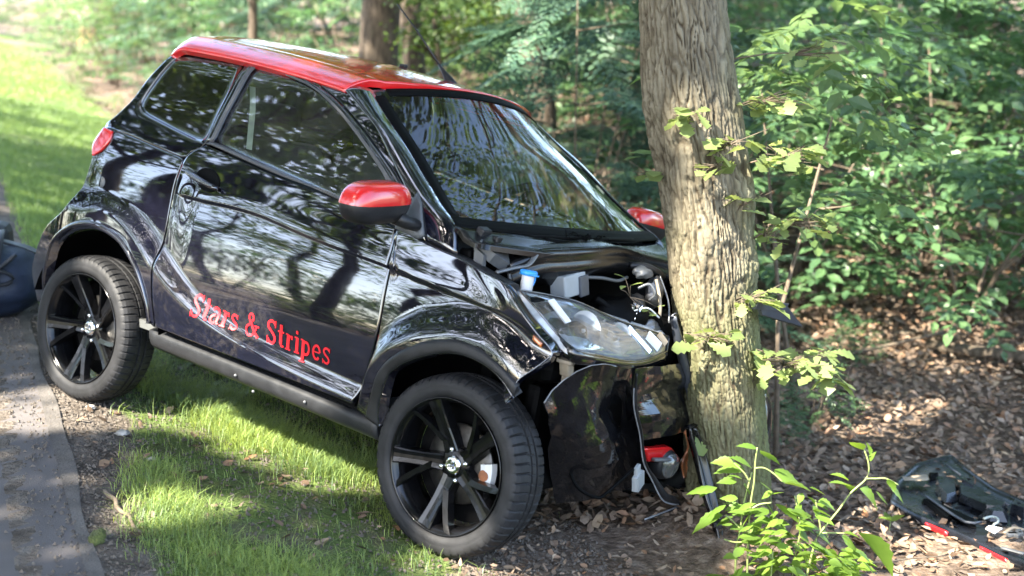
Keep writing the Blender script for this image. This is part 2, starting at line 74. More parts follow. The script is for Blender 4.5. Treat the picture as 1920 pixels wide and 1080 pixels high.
W = json.loads('{"stems":[[[0.765,3.72,0.139],[0.761,3.72,0.089],[0.76,3.72,0.025],[0.752,3.72,-0.05],[0.75,3.72,-0.124],[0.75,3.72,-0.209],[0.752,3.72,-0.295],[0.756,3.72,-0.415]],[[0.758,3.75,0.045],[0.736,3.75,-0.062],[0.73,3.75,-0.138],[0.72,3.75,-0.204],[0.719,3.75,-0.3],[0.723,3.75,-0.416]],[[0.956,3.72,-0.036],[0.97,3.72,-0.096],[0.979,3.72,-0.143]],[[1.098,3.72,0.135],[1.116,3.72,0.084],[1.113,3.72,0.038],[1.066,3.72,-0.012],[1.032,3.72,-0.068],[0.979,3.72,-0.143],[0.964,3.72,-0.176],[0.943,3.72,-0.295],[0.941,3.72,-0.415]],[[1.113,3.72,0.036],[1.143,3.72,0.036],[1.173,3.72,0.036],[1.214,3.72,0.015]],[[0.984,3.72,-0.147],[1.019,3.72,-0.147],[1.054,3.72,-0.149]],[[0.904,3.78,-0.046],[0.916,3.78,-0.094],[0.928,3.78,-0.17],[0.912,3.78,-0.285],[0.91,3.78,-0.432]],[[0.748,3.72,-0.176],[0.709,3.72,-0.179],[0.673,3.72,-0.169]],[[0.723,3.72,-0.134],[0.702,3.72,-0.11],[0.675,3.72,-0.087]],[[0.744,3.72,0.029],[0.726,3.72,0.057],[0.694,3.72,0.087]],[[0.757,3.72,-0.064],[0.782,3.72,-0.05],[0.817,3.72,-0.045]],[[0.849,3.72,0.025],[0.821,3.72,0.052],[0.79,3.72,0.071],[0.76,3.72,0.071]],[[0.816,3.66,-0.182],[0.815,3.66,-0.266],[0.816,3.66,-0.37]],[[1.034,3.8,-0.295],[1.05,3.8,-0.343],[1.037,3.8,-0.442]]],"leaves":[[0.768,3.73,0.131,0.701,3.722,0.15,0.5],[0.771,3.703,0.136,0.844,3.726,0.103,0.45],[0.691,3.702,0.092,0.62,3.717,0.099,0.5],[0.756,3.745,0.061,0.683,3.713,0.119,0.45],[0.736,3.753,0.051,0.638,3.739,0.061,0.4],[0.703,3.707,0.03,0.641,3.698,0.038,0.35],[0.643,3.71,0.01,0.546,3.699,0.017,0.5],[0.632,3.745,-0.004,0.586,3.727,-0.018,0.8],[0.705,3.686,-0.017,0.651,3.699,-0.011,0.5],[0.709,3.713,-0.051,0.665,3.711,-0.039,0.8],[0.66,3.687,-0.073,0.557,3.695,-0.123,0.35],[0.701,3.731,-0.096,0.643,3.736,-0.115,0.7],[0.83,3.763,0.049,0.916,3.728,0.026,0.75],[0.854,3.722,0.019,0.932,3.685,0.025,0.45],[0.933,3.707,0.011,0.988,3.712,-0.011,0.5],[0.806,3.751,-0.053,0.866,3.731,-0.115,0.6],[0.848,3.76,-0.066,0.884,3.784,-0.107,0.9],[0.94,3.762,-0.041,0.977,3.753,-0.07,0.8],[1.06,3.733,0.024,1.004,3.726,0.059,0.45],[1.05,3.677,0.028,0.979,3.656,0.057,0.4],[1.082,3.754,-0.022,1.054,3.726,0.024,0.7],[1.092,3.714,0.004,1.17,3.722,-0.064,0.55],[1.143,3.711,-0.004,1.194,3.712,-0.039,0.4],[1.1,3.727,0.128,1.044,3.696,0.174,0.45],[1.103,3.674,0.134,1.095,3.671,0.18,0.5],[1.124,3.733,0.088,1.136,3.732,0.123,0.6],[1.188,3.768,0.02,1.258,3.738,-0.039,0.22],[1.169,3.679,0.05,1.201,3.697,0.015,0.5],[1.109,3.759,-0.163,1.255,3.787,-0.296,0.38],[1.061,3.759,-0.165,1.113,3.747,-0.167,0.5],[1.048,3.727,-0.16,1.118,3.731,-0.205,0.4],[0.944,3.727,-0.189,1.041,3.716,-0.201,0.42],[0.955,3.753,-0.21,0.914,3.767,-0.214,0.6],[0.975,3.673,-0.183,1.029,3.697,-0.232,0.75],[0.892,3.712,-0.189,0.953,3.723,-0.244,0.6],[0.799,3.767,-0.221,0.86,3.773,-0.262,0.8],[0.71,3.696,-0.194,0.778,3.699,-0.197,0.5],[0.891,3.713,-0.239,0.918,3.686,-0.253,0.8],[0.611,3.685,-0.278,0.682,3.699,-0.266,0.45],[0.793,3.713,-0.019,0.846,3.704,0.013,0.6],[0.776,3.706,0.03,0.834,3.708,0.001,0.9],[0.73,3.733,0.01,0.76,3.748,-0.024,0.9],[0.718,3.7,0.042,0.675,3.702,0.059,0.7],[0.81,3.721,-0.069,0.76,3.687,-0.073,0.5],[0.974,3.756,-0.055,1.038,3.759,-0.08,0.45],[0.913,3.718,-0.049,0.888,3.715,-0.089,0.6],[0.916,3.722,-0.013,0.898,3.711,-0.046,0.7],[0.9,3.721,-0.134,0.966,3.739,-0.133,0.5],[0.871,3.708,-0.138,0.826,3.721,-0.134,0.55],[0.776,3.671,-0.112,0.732,3.654,-0.082,0.5],[0.825,3.744,-0.018,0.788,3.75,-0.043,0.6],[0.966,3.591,-0.213,1.002,3.576,-0.22,0.53],[0.853,3.701,-0.054,0.912,3.718,-0.094,0.48],[0.849,3.595,-0.26,0.882,3.566,-0.282,0.57],[0.93,3.657,-0.04,0.995,3.645,-0.056,0.42],[0.976,3.786,-0.324,1.042,3.774,-0.313,0.41],[0.974,3.79,-0.079,1.015,3.766,-0.084,0.51],[0.986,3.676,-0.203,1.053,3.69,-0.241,0.48],[0.833,3.699,-0.262,0.785,3.694,-0.275,0.41],[1.038,3.696,-0.278,1.082,3.662,-0.27,0.73],[0.91,3.722,-0.117,0.957,3.686,-0.133,0.56],[0.779,3.611,-0.177,0.727,3.622,-0.172,0.53],[1.018,3.798,-0.283,1.083,3.826,-0.334,0.61],[1.072,3.8,-0.365,1.111,3.788,-0.386,0.65],[0.988,3.626,-0.217,1.031,3.6,-0.219,0.54],[0.711,3.641,-0.131,0.782,3.665,-0.132,0.51],[1.057,3.697,-0.277,1.095,3.694,-0.273,0.7],[1.009,3.725,-0.262,1.058,3.693,-0.247,0.44],[1.028,3.754,-0.268,1.058,3.714,-0.241,0.52],[1.056,3.764,-0.319,1.113,3.74,-0.323,0.7],[0.877,3.867,-0.34,0.81,3.871,-0.352,0.58],[0.96,3.719,-0.243,0.988,3.687,-0.218,0.47],[0.774,3.648,-0.033,0.703,3.627,-0.019,0.52],[0.88,3.858,-0.227,0.947,3.854,-0.212,0.53],[0.962,3.724,-0.146,1.018,3.717,-0.183,0.58],[0.957,3.673,-0.176,1.0,3.68,-0.185,0.42],[0.901,3.709,-0.177,0.95,3.709,-0.213,0.57],[0.947,3.788,-0.284,1.006,3.793,-0.305,0.62],[0.788,3.617,-0.155,0.728,3.64,-0.197,0.66],[1.02,3.615,-0.202,1.058,3.614,-0.205,0.49],[1.056,3.854,-0.339,1.111,3.882,-0.354,0.64],[0.884,3.674,-0.181,0.94,3.673,-0.193,0.72],[0.807,3.768,-0.276,0.752,3.744,-0.265,0.43],[1.034,3.693,-0.213,1.073,3.695,-0.204,0.55],[0.911,3.627,-0.277,0.961,3.64,-0.324,0.72],[0.798,3.879,-0.364,0.843,3.839,-0.355,0.62],[0.929,3.879,-0.146,0.979,3.873,-0.176,0.54],[1.076,3.813,-0.338,1.129,3.808,-0.346,0.42],[0.814,3.709,-0.108,0.758,3.675,-0.083,0.41],[0.769,3.647,-0.27,0.695,3.609,-0.24,0.44],[0.871,3.733,-0.279,0.81,3.739,-0.261,0.64],[0.807,3.689,-0.168,0.884,3.712,-0.201,0.42],[0.933,3.865,-0.163,0.994,3.842,-0.163,0.47],[0.825,3.665,-0.143,0.753,3.639,-0.139,0.52],[0.847,3.629,-0.03,0.905,3.637,-0.04,0.6],[0.952,3.805,-0.246,1.003,3.833,-0.291,0.71],[0.902,3.726,-0.32,0.951,3.714,-0.308,0.57],[1.065,3.863,-0.326,1.123,3.827,-0.307,0.54],[0.997,3.728,-0.308,1.026,3.709,-0.335,0.63],[0.805,3.794,-0.186,0.762,3.777,-0.17,0.46],[0.98,3.601,-0.231,1.021,3.628,-0.236,0.73],[1.046,3.867,-0.369,1.114,3.892,-0.379,0.47],[1.026,3.612,-0.212,1.084,3.594,-0.226,0.75],[0.91,3.681,-0.056,0.955,3.67,-0.085,0.63],[0.814,3.728,-0.137,0.758,3.746,-0.162,0.46],[0.852,3.879,-0.377,0.791,3.892,-0.408,0.75],[1.055,3.805,-0.312,1.115,3.798,-0.314,0.43],[0.942,3.655,-0.164,0.991,3.683,-0.192,0.47],[1.05,3.686,-0.218,1.109,3.714,-0.219,0.41],[0.838,3.798,-0.154,0.905,3.781,-0.177,0.72],[0.846,3.626,-0.028,0.9,3.636,-0.039,0.66],[0.995,3.774,-0.325,1.069,3.774,-0.341,0.71],[0.769,3.733,-0.114,0.831,3.713,-0.093,0.41],[0.817,3.853,-0.226,0.876,3.848,-0.223,0.58],[0.838,3.853,-0.292,0.888,3.87,-0.3,0.44],[0.861,3.799,-0.174,0.79,3.771,-0.175,0.69],[0.711,3.605,-0.248,0.659,3.591,-0.231,0.55],[0.833,3.865,-0.32,0.79,3.834,-0.337,0.58],[0.752,3.579,-0.243,0.787,3.553,-0.215,0.68],[0.839,3.641,-0.141,0.783,3.642,-0.131,0.47],[1.013,3.599,-0.151,1.065,3.612,-0.176,0.4],[0.805,3.746,-0.188,0.744,3.748,-0.181,0.53],[0.861,3.824,-0.159,0.903,3.808,-0.155,0.7],[1.025,3.863,-0.282,1.068,3.856,-0.296,0.6],[1.075,3.77,-0.276,1.152,3.786,-0.298,0.4],[0.791,3.68,-0.297,0.848,3.697,-0.299,0.41],[0.872,3.574,-0.156,0.933,3.571,-0.141,0.42],[0.739,3.728,-0.081,0.773,3.694,-0.063,0.7],[0.806,3.742,-0.209,0.765,3.771,-0.254,0.7],[0.863,3.781,-0.301,0.914,3.764,-0.298,0.69],[0.757,3.754,-0.158,0.709,3.768,-0.159,0.48],[0.888,3.801,-0.277,0.828,3.813,-0.305,0.65],[0.89,3.817,-0.221,0.939,3.806,-0.238,0.5],[1.062,3.799,-0.265,1.123,3.793,-0.271,0.54],[0.936,3.672,-0.036,0.974,3.663,-0.07,0.56],[0.857,3.872,-0.349,0.805,3.883,-0.367,0.57],[0.841,3.718,-0.077,0.801,3.747,-0.131,0.55],[0.906,3.768,-0.26,0.953,3.768,-0.246,0.55],[0.731,3.768,-0.073,0.679,3.759,-0.083,0.44],[0.817,3.574,-0.168,0.845,3.564,-0.156,0.52],[0.875,3.64,-0.238,0.944,3.665,-0.271,0.43],[1.076,3.793,-0.237,1.138,3.761,-0.249,0.75],[0.818,3.618,-0.139,0.864,3.58,-0.153,0.48],[1.03,3.813,-0.244,1.066,3.825,-0.283,0.48],[0.997,3.666,-0.197,1.026,3.638,-0.218,0.52],[0.72,3.643,-0.052,0.67,3.645,-0.037,0.45],[0.978,3.603,-0.211,1.03,3.565,-0.221,0.54],[0.872,3.652,-0.055,0.941,3.682,-0.067,0.56],[0.889,3.604,-0.205,0.949,3.611,-0.218,0.73],[0.767,3.859,-0.24,0.73,3.881,-0.273,0.58],[0.758,3.767,-0.089,0.699,3.759,-0.091,0.73],[0.821,3.796,-0.363,0.886,3.817,-0.386,0.67],[1.011,3.683,-0.266,1.051,3.682,-0.263,0.66],[0.742,3.731,-0.137,0.688,3.692,-0.115,0.6],[0.824,3.838,-0.212,0.787,3.857,-0.261,0.65],[1.094,3.84,-0.275,1.14,3.812,-0.262,0.66],[0.963,3.636,-0.186,1.017,3.631,-0.19,0.59],[0.811,3.656,-0.173,0.749,3.627,-0.182,0.66],[0.809,3.562,-0.105,0.767,3.534,-0.09,0.42],[0.738,3.614,-0.248,0.68,3.609,-0.279,0.46],[0.874,3.846,-0.269,0.832,3.81,-0.283,0.42],[0.713,3.574,-0.191,0.671,3.602,-0.247,0.41],[0.966,3.563,-0.171,1.005,3.537,-0.172,0.73],[0.832,3.799,-0.157,0.784,3.8,-0.191,0.6],[0.754,3.693,-0.068,0.722,3.72,-0.124,0.6],[0.774,3.595,-0.039,0.738,3.596,-0.057,0.52],[0.965,3.829,-0.362,1.048,3.852,-0.387,0.5],[0.855,3.591,-0.123,0.887,3.591,-0.118,0.68],[0.825,3.637,-0.2,0.754,3.622,-0.206,0.54],[0.697,3.597,-0.178,0.647,3.563,-0.151,0.55],[1.041,3.874,-0.357,1.087,3.859,-0.4,0.73],[0.839,3.71,-0.14,0.805,3.718,-0.136,0.47],[0.884,3.849,-0.221,0.833,3.868,-0.265,0.41],[1.005,3.758,-0.279,1.064,3.785,-0.275,0.45],[1.015,3.645,-0.284,1.078,3.663,-0.33,0.73],[1.06,3.586,-0.207,1.099,3.598,-0.208,0.5],[0.942,3.802,-0.147,1.01,3.811,-0.162,0.58],[1.055,3.769,-0.245,1.122,3.798,-0.29,0.72],[0.717,3.62,-0.22,0.668,3.615,-0.252,0.51],[0.829,3.657,-0.296,0.764,3.65,-0.315,0.54],[0.753,3.804,-0.364,0.829,3.82,-0.402,0.56],[0.724,3.705,-0.17,0.789,3.671,-0.153,0.49],[0.676,3.62,-0.274,0.736,3.624,-0.316,0.71],[0.859,3.771,-0.127,0.801,3.786,-0.157,0.47],[0.878,3.682,-0.286,0.942,3.684,-0.31,0.45],[0.936,3.653,-0.072,0.973,3.665,-0.072,0.42],[0.814,3.599,-0.047,0.77,3.588,-0.065,0.59],[0.94,3.844,-0.344,0.98,3.852,-0.378,0.42],[1.007,3.724,-0.216,1.053,3.718,-0.23,0.63],[0.968,3.596,-0.214,1.008,3.56,-0.195,0.57],[0.772,3.842,-0.233,0.813,3.818,-0.238,0.59],[0.864,3.749,-0.318,0.818,3.724,-0.328,0.44],[0.983,3.865,-0.376,1.031,3.864,-0.367,0.41],[0.93,3.648,-0.145,0.991,3.652,-0.162,0.48],[1.089,3.671,-0.283,1.138,3.645,-0.3,0.4],[0.774,3.602,-0.117,0.827,3.584,-0.114,0.63],[0.911,3.873,-0.325,0.979,3.866,-0.349,0.72],[1.089,3.693,-0.255,1.153,3.684,-0.251,0.57],[0.696,3.585,-0.255,0.645,3.606,-0.263,0.7],[0.799,3.765,-0.127,0.747,3.75,-0.154,0.61],[1.026,3.692,-0.253,1.105,3.712,-0.261,0.69],[0.917,3.752,-0.152,0.956,3.735,-0.183,0.61],[0.983,3.606,-0.192,1.039,3.635,-0.231,0.66],[0.938,3.738,-0.313,0.991,3.746,-0.305,0.5],[0.708,3.692,-0.057,0.75,3.678,-0.018,0.7],[0.839,3.634,-0.065,0.796,3.629,-0.079,0.59],[0.959,3.828,-0.377,0.99,3.791,-0.389,0.6],[0.997,3.736,-0.333,1.037,3.736,-0.35,0.55],[1.027,3.611,-0.208,1.044,3.575,-0.221,0.51],[0.769,3.736,-0.331,0.724,3.726,-0.359,0.64],[0.696,3.799,-0.129,0.657,3.8,-0.159,0.72],[0.987,3.683,-0.271,1.028,3.686,-0.301,0.64],[0.928,3.759,-0.271,0.963,3.74,-0.284,0.46],[1.041,3.637,-0.201,1.094,3.659,-0.248,0.4],[0.741,3.733,-0.068,0.697,3.712,-0.059,0.63],[0.965,3.842,-0.297,0.995,3.828,-0.329,0.51],[1.005,3.614,-0.182,1.036,3.589,-0.195,0.57],[1.057,3.651,-0.249,1.119,3.662,-0.285,0.72],[0.749,3.648,-0.09,0.702,3.672,-0.109,0.66],[1.019,3.599,-0.178,1.06,3.588,-0.189,0.64],[0.862,3.787,-0.343,0.826,3.816,-0.357,0.56],[1.001,3.824,-0.176,1.036,3.81,-0.205,0.61],[0.942,3.662,-0.063,0.997,3.624,-0.074,0.5],[0.715,3.616,-0.153,0.675,3.584,-0.169,0.44],[1.128,3.772,-0.286,1.166,3.736,-0.259,0.41],[0.671,3.574,-0.055,0.639,3.588,-0.054,0.45],[0.689,3.575,-0.102,0.733,3.576,-0.087,0.42],[1.049,3.574,-0.143,1.104,3.564,-0.172,0.5],[1.118,3.878,-0.369,1.172,3.86,-0.343,0.7],[0.926,3.875,-0.345,0.965,3.877,-0.383,0.46],[0.982,3.811,-0.213,1.014,3.79,-0.236,0.53],[1.106,3.739,-0.252,1.152,3.724,-0.241,0.73],[0.872,3.611,-0.076,0.932,3.635,-0.084,0.47],[0.755,3.878,-0.354,0.706,3.865,-0.372,0.55],[1.044,3.65,-0.218,1.084,3.66,-0.217,0.67],[1.075,3.582,-0.179,1.113,3.552,-0.21,0.44],[0.846,3.574,-0.198,0.89,3.578,-0.229,0.59],[0.764,3.86,-0.395,0.713,3.858,-0.426,0.6],[0.797,3.574,-0.076,0.748,3.571,-0.12,0.59],[0.899,3.819,-0.224,0.939,3.789,-0.197,0.42],[0.667,3.677,-0.034,0.598,3.668,-0.056,0.62],[0.984,3.683,-0.24,1.041,3.712,-0.252,0.47],[0.876,3.787,-0.168,0.923,3.789,-0.192,0.72],[0.968,3.589,-0.226,1.027,3.568,-0.251,0.4],[0.784,3.681,-0.283,0.838,3.676,-0.281,0.52],[1.045,3.724,-0.25,1.095,3.717,-0.284,0.45],[0.785,3.783,-0.354,0.745,3.775,-0.35,0.43],[0.845,3.694,-0.208,0.876,3.661,-0.177,0.57],[0.881,3.854,-0.238,0.831,3.856,-0.281,0.7],[0.822,3.591,-0.087,0.759,3.569,-0.064,0.62],[0.805,3.755,-0.261,0.878,3.757,-0.287,0.51]],"sprouts":[[0.971,4.16,0.278,0.143,0.051,30],[0.801,4.11,0.522,0.054,0.029,10],[0.667,4.11,0.385,0.09,0.04,8],[0.672,4.11,0.972,0.035,0.026,3],[0.919,4.23,0.975,0.081,0.061,15],[0.577,4.13,1.135,0.042,0.031,7],[0.717,4.13,1.04,0.066,0.031,7],[0.853,4.23,1.171,0.089,0.043,11],[0.464,4.28,0.923,0.025,0.011,2],[1.011,4.28,0.748,0.092,0.037,10],[0.778,4.18,0.829,0.021,0.036,3],[0.884,4.28,0.71,0.055,0.074,6],[1.04,4.38,1.322,0.073,0.055,5],[0.374,4.1,0.563,0.039,0.032,5]],"panel":[[1.558,4.862,-0.513],[1.658,5.11,-0.522],[1.816,5.346,-0.534],[2.024,5.485,-0.541],[2.022,5.311,-0.534],[2.055,5.032,-0.525],[2.122,4.891,-0.525],[2.177,4.735,-0.518],[1.938,4.124,-0.5],[1.863,4.244,-0.502],[1.808,4.339,-0.502],[1.747,4.474,-0.505],[1.621,4.695,-0.51]],"pfeat":{"dark1":[[1.697,4.887,-0.496],[1.733,4.886,-0.499],[1.751,4.689,-0.491],[1.725,4.658,-0.49]],"dark2":[[1.723,4.855,-0.494],[1.739,4.855,-0.497],[1.833,4.648,-0.49],[1.82,4.598,-0.488],[1.787,4.618,-0.488]],"pad1":[[1.792,5.015,-0.502],[1.866,5.114,-0.506],[1.915,5.102,-0.506],[1.852,4.908,-0.499],[1.79,4.865,-0.498]],"pad2":[[1.907,5.081,-0.505],[1.927,5.058,-0.505],[2.029,4.812,-0.499],[1.98,4.739,-0.496],[1.92,4.761,-0.494],[1.849,4.897,-0.497]],"hole":[[1.828,5.203,-0.508],[1.871,5.203,-0.508],[1.819,5.147,-0.507]],"br1":[[1.917,5.058,-0.505],[1.961,5.124,-0.507],[1.981,5.069,-0.506],[1.943,4.982,-0.503]],"br2":[[2.015,4.77,-0.498],[2.058,4.833,-0.499],[2.088,4.79,-0.501],[2.052,4.719,-0.496]],"red1":[[1.604,4.639,-0.486],[1.669,4.538,-0.486]],"red2":[[1.731,4.421,-0.481],[1.791,4.297,-0.479]],"ridge1":[[1.936,5.304,-0.514],[1.951,5.158,-0.508]],"ridge2":[[1.949,4.982,-0.503],[2.025,4.801,-0.5]],"ridge3":[[1.712,4.919,-0.498],[1.772,4.618,-0.488],[1.839,4.608,-0.489]],"bulge":[[1.864,4.719,-0.493],[1.974,4.792,-0.496],[2.001,4.739,-0.496],[1.968,4.668,-0.493],[1.9,4.678,-0.492]],"label":[[1.822,4.518,-0.485],[1.85,4.557,-0.49],[1.891,4.528,-0.489],[1.843,4.478,-0.487]],"wire":[[1.852,4.618,-0.491],[1.885,4.638,-0.491],[1.907,4.627,-0.492],[1.896,4.587,-0.491],[1.87,4.558,-0.489],[1.85,4.518,-0.485]],"lf1":[[1.679,5.07,-0.501],[1.736,5.114,-0.506]],"lf2":[[1.725,5.07,-0.503],[1.795,5.136,-0.506]],"lip":[[1.822,4.353,-0.482],[1.882,4.296,-0.481]],"tan":[[1.883,4.488,-0.488],[1.937,4.538,-0.488],[1.971,4.518,-0.488]]},"bagp":[[-2.34,5.751,-0.009],[-2.567,5.876,-0.002]],"lit":[[-0.912,4.871,-0.193,0.28],[-0.662,4.62,-0.214,0.25],[-1.161,5.027,-0.165,0.16],[-1.818,4.549,-0.006,0.22],[-1.583,4.504,-0.033,0.16],[-3.947,10.035,-0.068,0.5],[-3.903,10.743,-0.165,0.4],[-3.906,9.714,-0.039,0.5],[-4.377,11.672,-0.149,0.3],[-0.132,3.594,-0.202,0.12],[1.763,4.386,-0.551,0.16],[1.614,4.3,-0.545,0.14],[2.432,8.179,-0.627,0.3],[2.439,7.499,-0.62,0.15],[2.021,7.673,-0.635,0.15],[-0.579,4.287,-0.193,0.12],[-1.044,3.661,-0.051,0.12],[0.594,4.16,0.623,0.13],[0.652,4.16,0.512,0.13],[0.638,4.16,0.381,0.11],[0.702,4.18,0.71,0.08],[0.98,4.16,0.282,0.17],[0.801,4.11,0.522,0.1],[0.667,4.11,0.375,0.09],[0.916,4.23,0.975,0.12],[0.577,4.13,1.135,0.06],[0.676,4.13,0.97,0.05],[0.655,3.72,-0.022,0.09],[1.015,3.72,-0.149,0.12],[0.826,3.7,-0.176,0.12],[0.733,3.72,0.12,0.08],[1.103,3.72,0.067,0.1],[2.175,6.8,0.096,0.3],[2.459,6.9,0.287,0.25],[1.998,7.2,-0.082,0.25],[2.482,9.0,1.023,0.5],[2.158,10.0,1.257,0.5],[0.476,9.5,0.997,0.4],[0.677,9.6,1.267,0.3],[0.079,9.4,0.729,0.25],[2.782,8.6,0.322,0.35],[3.243,8.6,0.505,0.3],[2.139,8.4,0.457,0.3],[1.683,8.0,0.094,0.2],[2.855,8.0,-0.401,0.25],[2.485,8.0,-0.081,0.3],[2.157,9.5,0.721,0.35],[1.172,5.4,0.76,0.22],[1.093,5.4,0.989,0.15],[1.275,5.4,0.551,0.2],[1.096,5.4,0.409,0.15],[1.463,6.2,0.94,0.2],[0.386,9.2,0.822,0.3],[3.321,10.0,1.257,0.5]],"tree":[[0.553,4.32,1.604,0.1436],[0.563,4.32,1.5,0.1453],[0.574,4.32,1.395,0.1488],[0.581,4.32,1.325,0.1548],[0.593,4.32,1.236,0.1609],[0.609,4.32,1.146,0.1653],[0.626,4.32,1.055,0.1652],[0.646,4.32,0.964,0.1632],[0.679,4.32,0.778,0.1574],[0.701,4.32,0.589,0.1533],[0.721,4.32,0.396,0.151],[0.747,4.32,0.199,0.1496],[0.77,4.32,-0.001,0.1501],[0.782,4.32,-0.123,0.1549],[0.791,4.32,-0.247,0.1656],[0.8,4.32,-0.372,0.1813]]}')
# D: feature curves of the car, in metres in the car's own axes (forward, right, up)
# W: plants, trunk axis and broken panel, in metres in world axes

# ------------------------------------------------------------------ materials
MATS = {}
def nodes_of(name):
    m = bpy.data.materials.new(name)
    m.use_nodes = True
    nt = m.node_tree
    b = nt.nodes["Principled BSDF"]
    return m, nt, b

def mat(name, col, rough=0.5, metal=0.0, spec=0.5, coat=0.0, var=0.0, scale=8.0, bump=0.0, bscale=40.0, rvar=0.0, stretch=None, objvar=0.0):
    """Principled material with noise-driven colour, roughness and relief."""
    m, nt, b = nodes_of(name)
    N, Lk = nt.nodes, nt.links
    b.inputs['Base Color'].default_value = (*col, 1)
    b.inputs['Roughness'].default_value = rough
    b.inputs['Metallic'].default_value = metal
    b.inputs['Specular IOR Level'].default_value = spec
    b.inputs['Coat Weight'].default_value = coat
    b.inputs['Coat Roughness'].default_value = 0.008
    tc = N.new("ShaderNodeTexCoord")
    src = tc.outputs['Object']
    if stretch:
        mp = N.new("ShaderNodeMapping")
        mp.inputs['Scale'].default_value = stretch
        Lk.new(src, mp.inputs[0]); src = mp.outputs[0]
    if var or rvar:
        nz = N.new("ShaderNodeTexNoise")
        nz.inputs['Scale'].default_value = scale
        nz.inputs['Detail'].default_value = 6
        Lk.new(src, nz.inputs['Vector'])
    if var:
        cr = N.new("ShaderNodeValToRGB")
        cr.color_ramp.elements[0].position = 0.3
        cr.color_ramp.elements[1].position = 0.7
        cr.color_ramp.elements[0].color = (*[c * (1 - var) for c in col], 1)
        cr.color_ramp.elements[1].color = (*[min(1, c * (1 + var)) for c in col], 1)
        Lk.new(nz.outputs[0], cr.inputs[0])
        out = cr.outputs[0]
        if objvar:
            oi = N.new("ShaderNodeObjectInfo")
            hs = N.new("ShaderNodeHueSaturation")
            mr = N.new("ShaderNodeMapRange")
            mr.inputs[3].default_value = 1 - objvar
            mr.inputs[4].default_value = 1 + objvar
            Lk.new(oi.outputs['Random'], mr.inputs[0])
            Lk.new(mr.outputs[0], hs.inputs['Value'])
            Lk.new(out, hs.inputs['Color'])
            out = hs.outputs[0]
        Lk.new(out, b.inputs['Base Color'])
    if rvar:
        mr = N.new("ShaderNodeMapRange")
        mr.inputs[1].default_value = 0.3; mr.inputs[2].default_value = 0.7
        mr.inputs[3].default_value = max(0.0, rough - rvar); mr.inputs[4].default_value = rough + rvar
        Lk.new(nz.outputs[0], mr.inputs[0]); Lk.new(mr.outputs[0], b.inputs['Roughness'])
    if bump:
        nb = N.new("ShaderNodeTexNoise")
        nb.inputs['Scale'].default_value = bscale
        nb.inputs['Detail'].default_value = 5
        Lk.new(src, nb.inputs['Vector'])
        bp = N.new("ShaderNodeBump")
        bp.inputs['Strength'].default_value = bump
        bp.inputs['Distance'].default_value = 0.01
        Lk.new(nb.outputs[0], bp.inputs['Height'])
        Lk.new(bp.outputs[0], b.inputs['Normal'])
        if coat:
            pass
    MATS[name] = m
    return m

def leaf_mat(name, col, trans=0.45, var=0.35, rough=0.42, hue=0.02, spec=0.35):
    """Thin leaf: glossy front, light shining through; a slow noise and the object's random number vary the green."""
    m = bpy.data.materials.new(name)
    m.use_nodes = True
    nt = m.node_tree; N, Lk = nt.nodes, nt.links
    b = N["Principled BSDF"]; out = N["Material Output"]
    tc = N.new("ShaderNodeTexCoord")
    ge = N.new("ShaderNodeNewGeometry")
    oi = N.new("ShaderNodeObjectInfo")
    nz = N.new("ShaderNodeTexNoise"); nz.inputs['Scale'].default_value = 1.7; nz.inputs['Detail'].default_value = 4
    Lk.new(ge.outputs['Position'], nz.inputs['Vector'])
    ad = N.new("ShaderNodeMath"); ad.operation = 'ADD'
    sb = N.new("ShaderNodeMath"); sb.operation = 'MULTIPLY'; sb.inputs[1].default_value = 0.45
    Lk.new(ge.outputs['Random Per Island'], sb.inputs[0])
    Lk.new(nz.outputs[0], ad.inputs[0]); Lk.new(sb.outputs[0], ad.inputs[1])
    cr = N.new("ShaderNodeValToRGB")
    e = cr.color_ramp.elements
    e[0].position = 0.4; e[1].position = 0.95
    e[0].color = (col[0] * (1 - var), col[1] * (1 - var * .8), col[2] * (1 - var * .6), 1)
    e[1].color = (col[0] * (1 + var * 1.4), col[1] * (1 + var), col[2] * (1 + var * .3), 1)
    Lk.new(ad.outputs[0], cr.inputs[0])
    hs = N.new("ShaderNodeHueSaturation")
    mr = N.new("ShaderNodeMapRange"); mr.inputs[3].default_value = .75; mr.inputs[4].default_value = 1.25
    Lk.new(oi.outputs['Random'], mr.inputs[0]); Lk.new(mr.outputs[0], hs.inputs['Value'])
    Lk.new(cr.outputs[0], hs.inputs['Color'])
    Lk.new(hs.outputs[0], b.inputs['Base Color'])
    b.inputs['Roughness'].default_value = rough
    b.inputs['Specular IOR Level'].default_value = spec
    tr = N.new("ShaderNodeBsdfTranslucent")
    h2 = N.new("ShaderNodeHueSaturation"); h2.inputs['Value'].default_value = 1.7; h2.inputs['Hue'].default_value = 0.5 - hue; h2.inputs['Saturation'].default_value = 1.1
    Lk.new(hs.outputs[0], h2.inputs['Color']); Lk.new(h2.outputs[0], tr.inputs['Color'])
    mx = N.new("ShaderNodeMixShader"); mx.inputs[0].default_value = trans
    Lk.new(b.outputs[0], mx.inputs[1]); Lk.new(tr.outputs[0], mx.inputs[2])
    Lk.new(mx.outputs[0], out.inputs['Surface'])
    MATS[name] = m
    return m

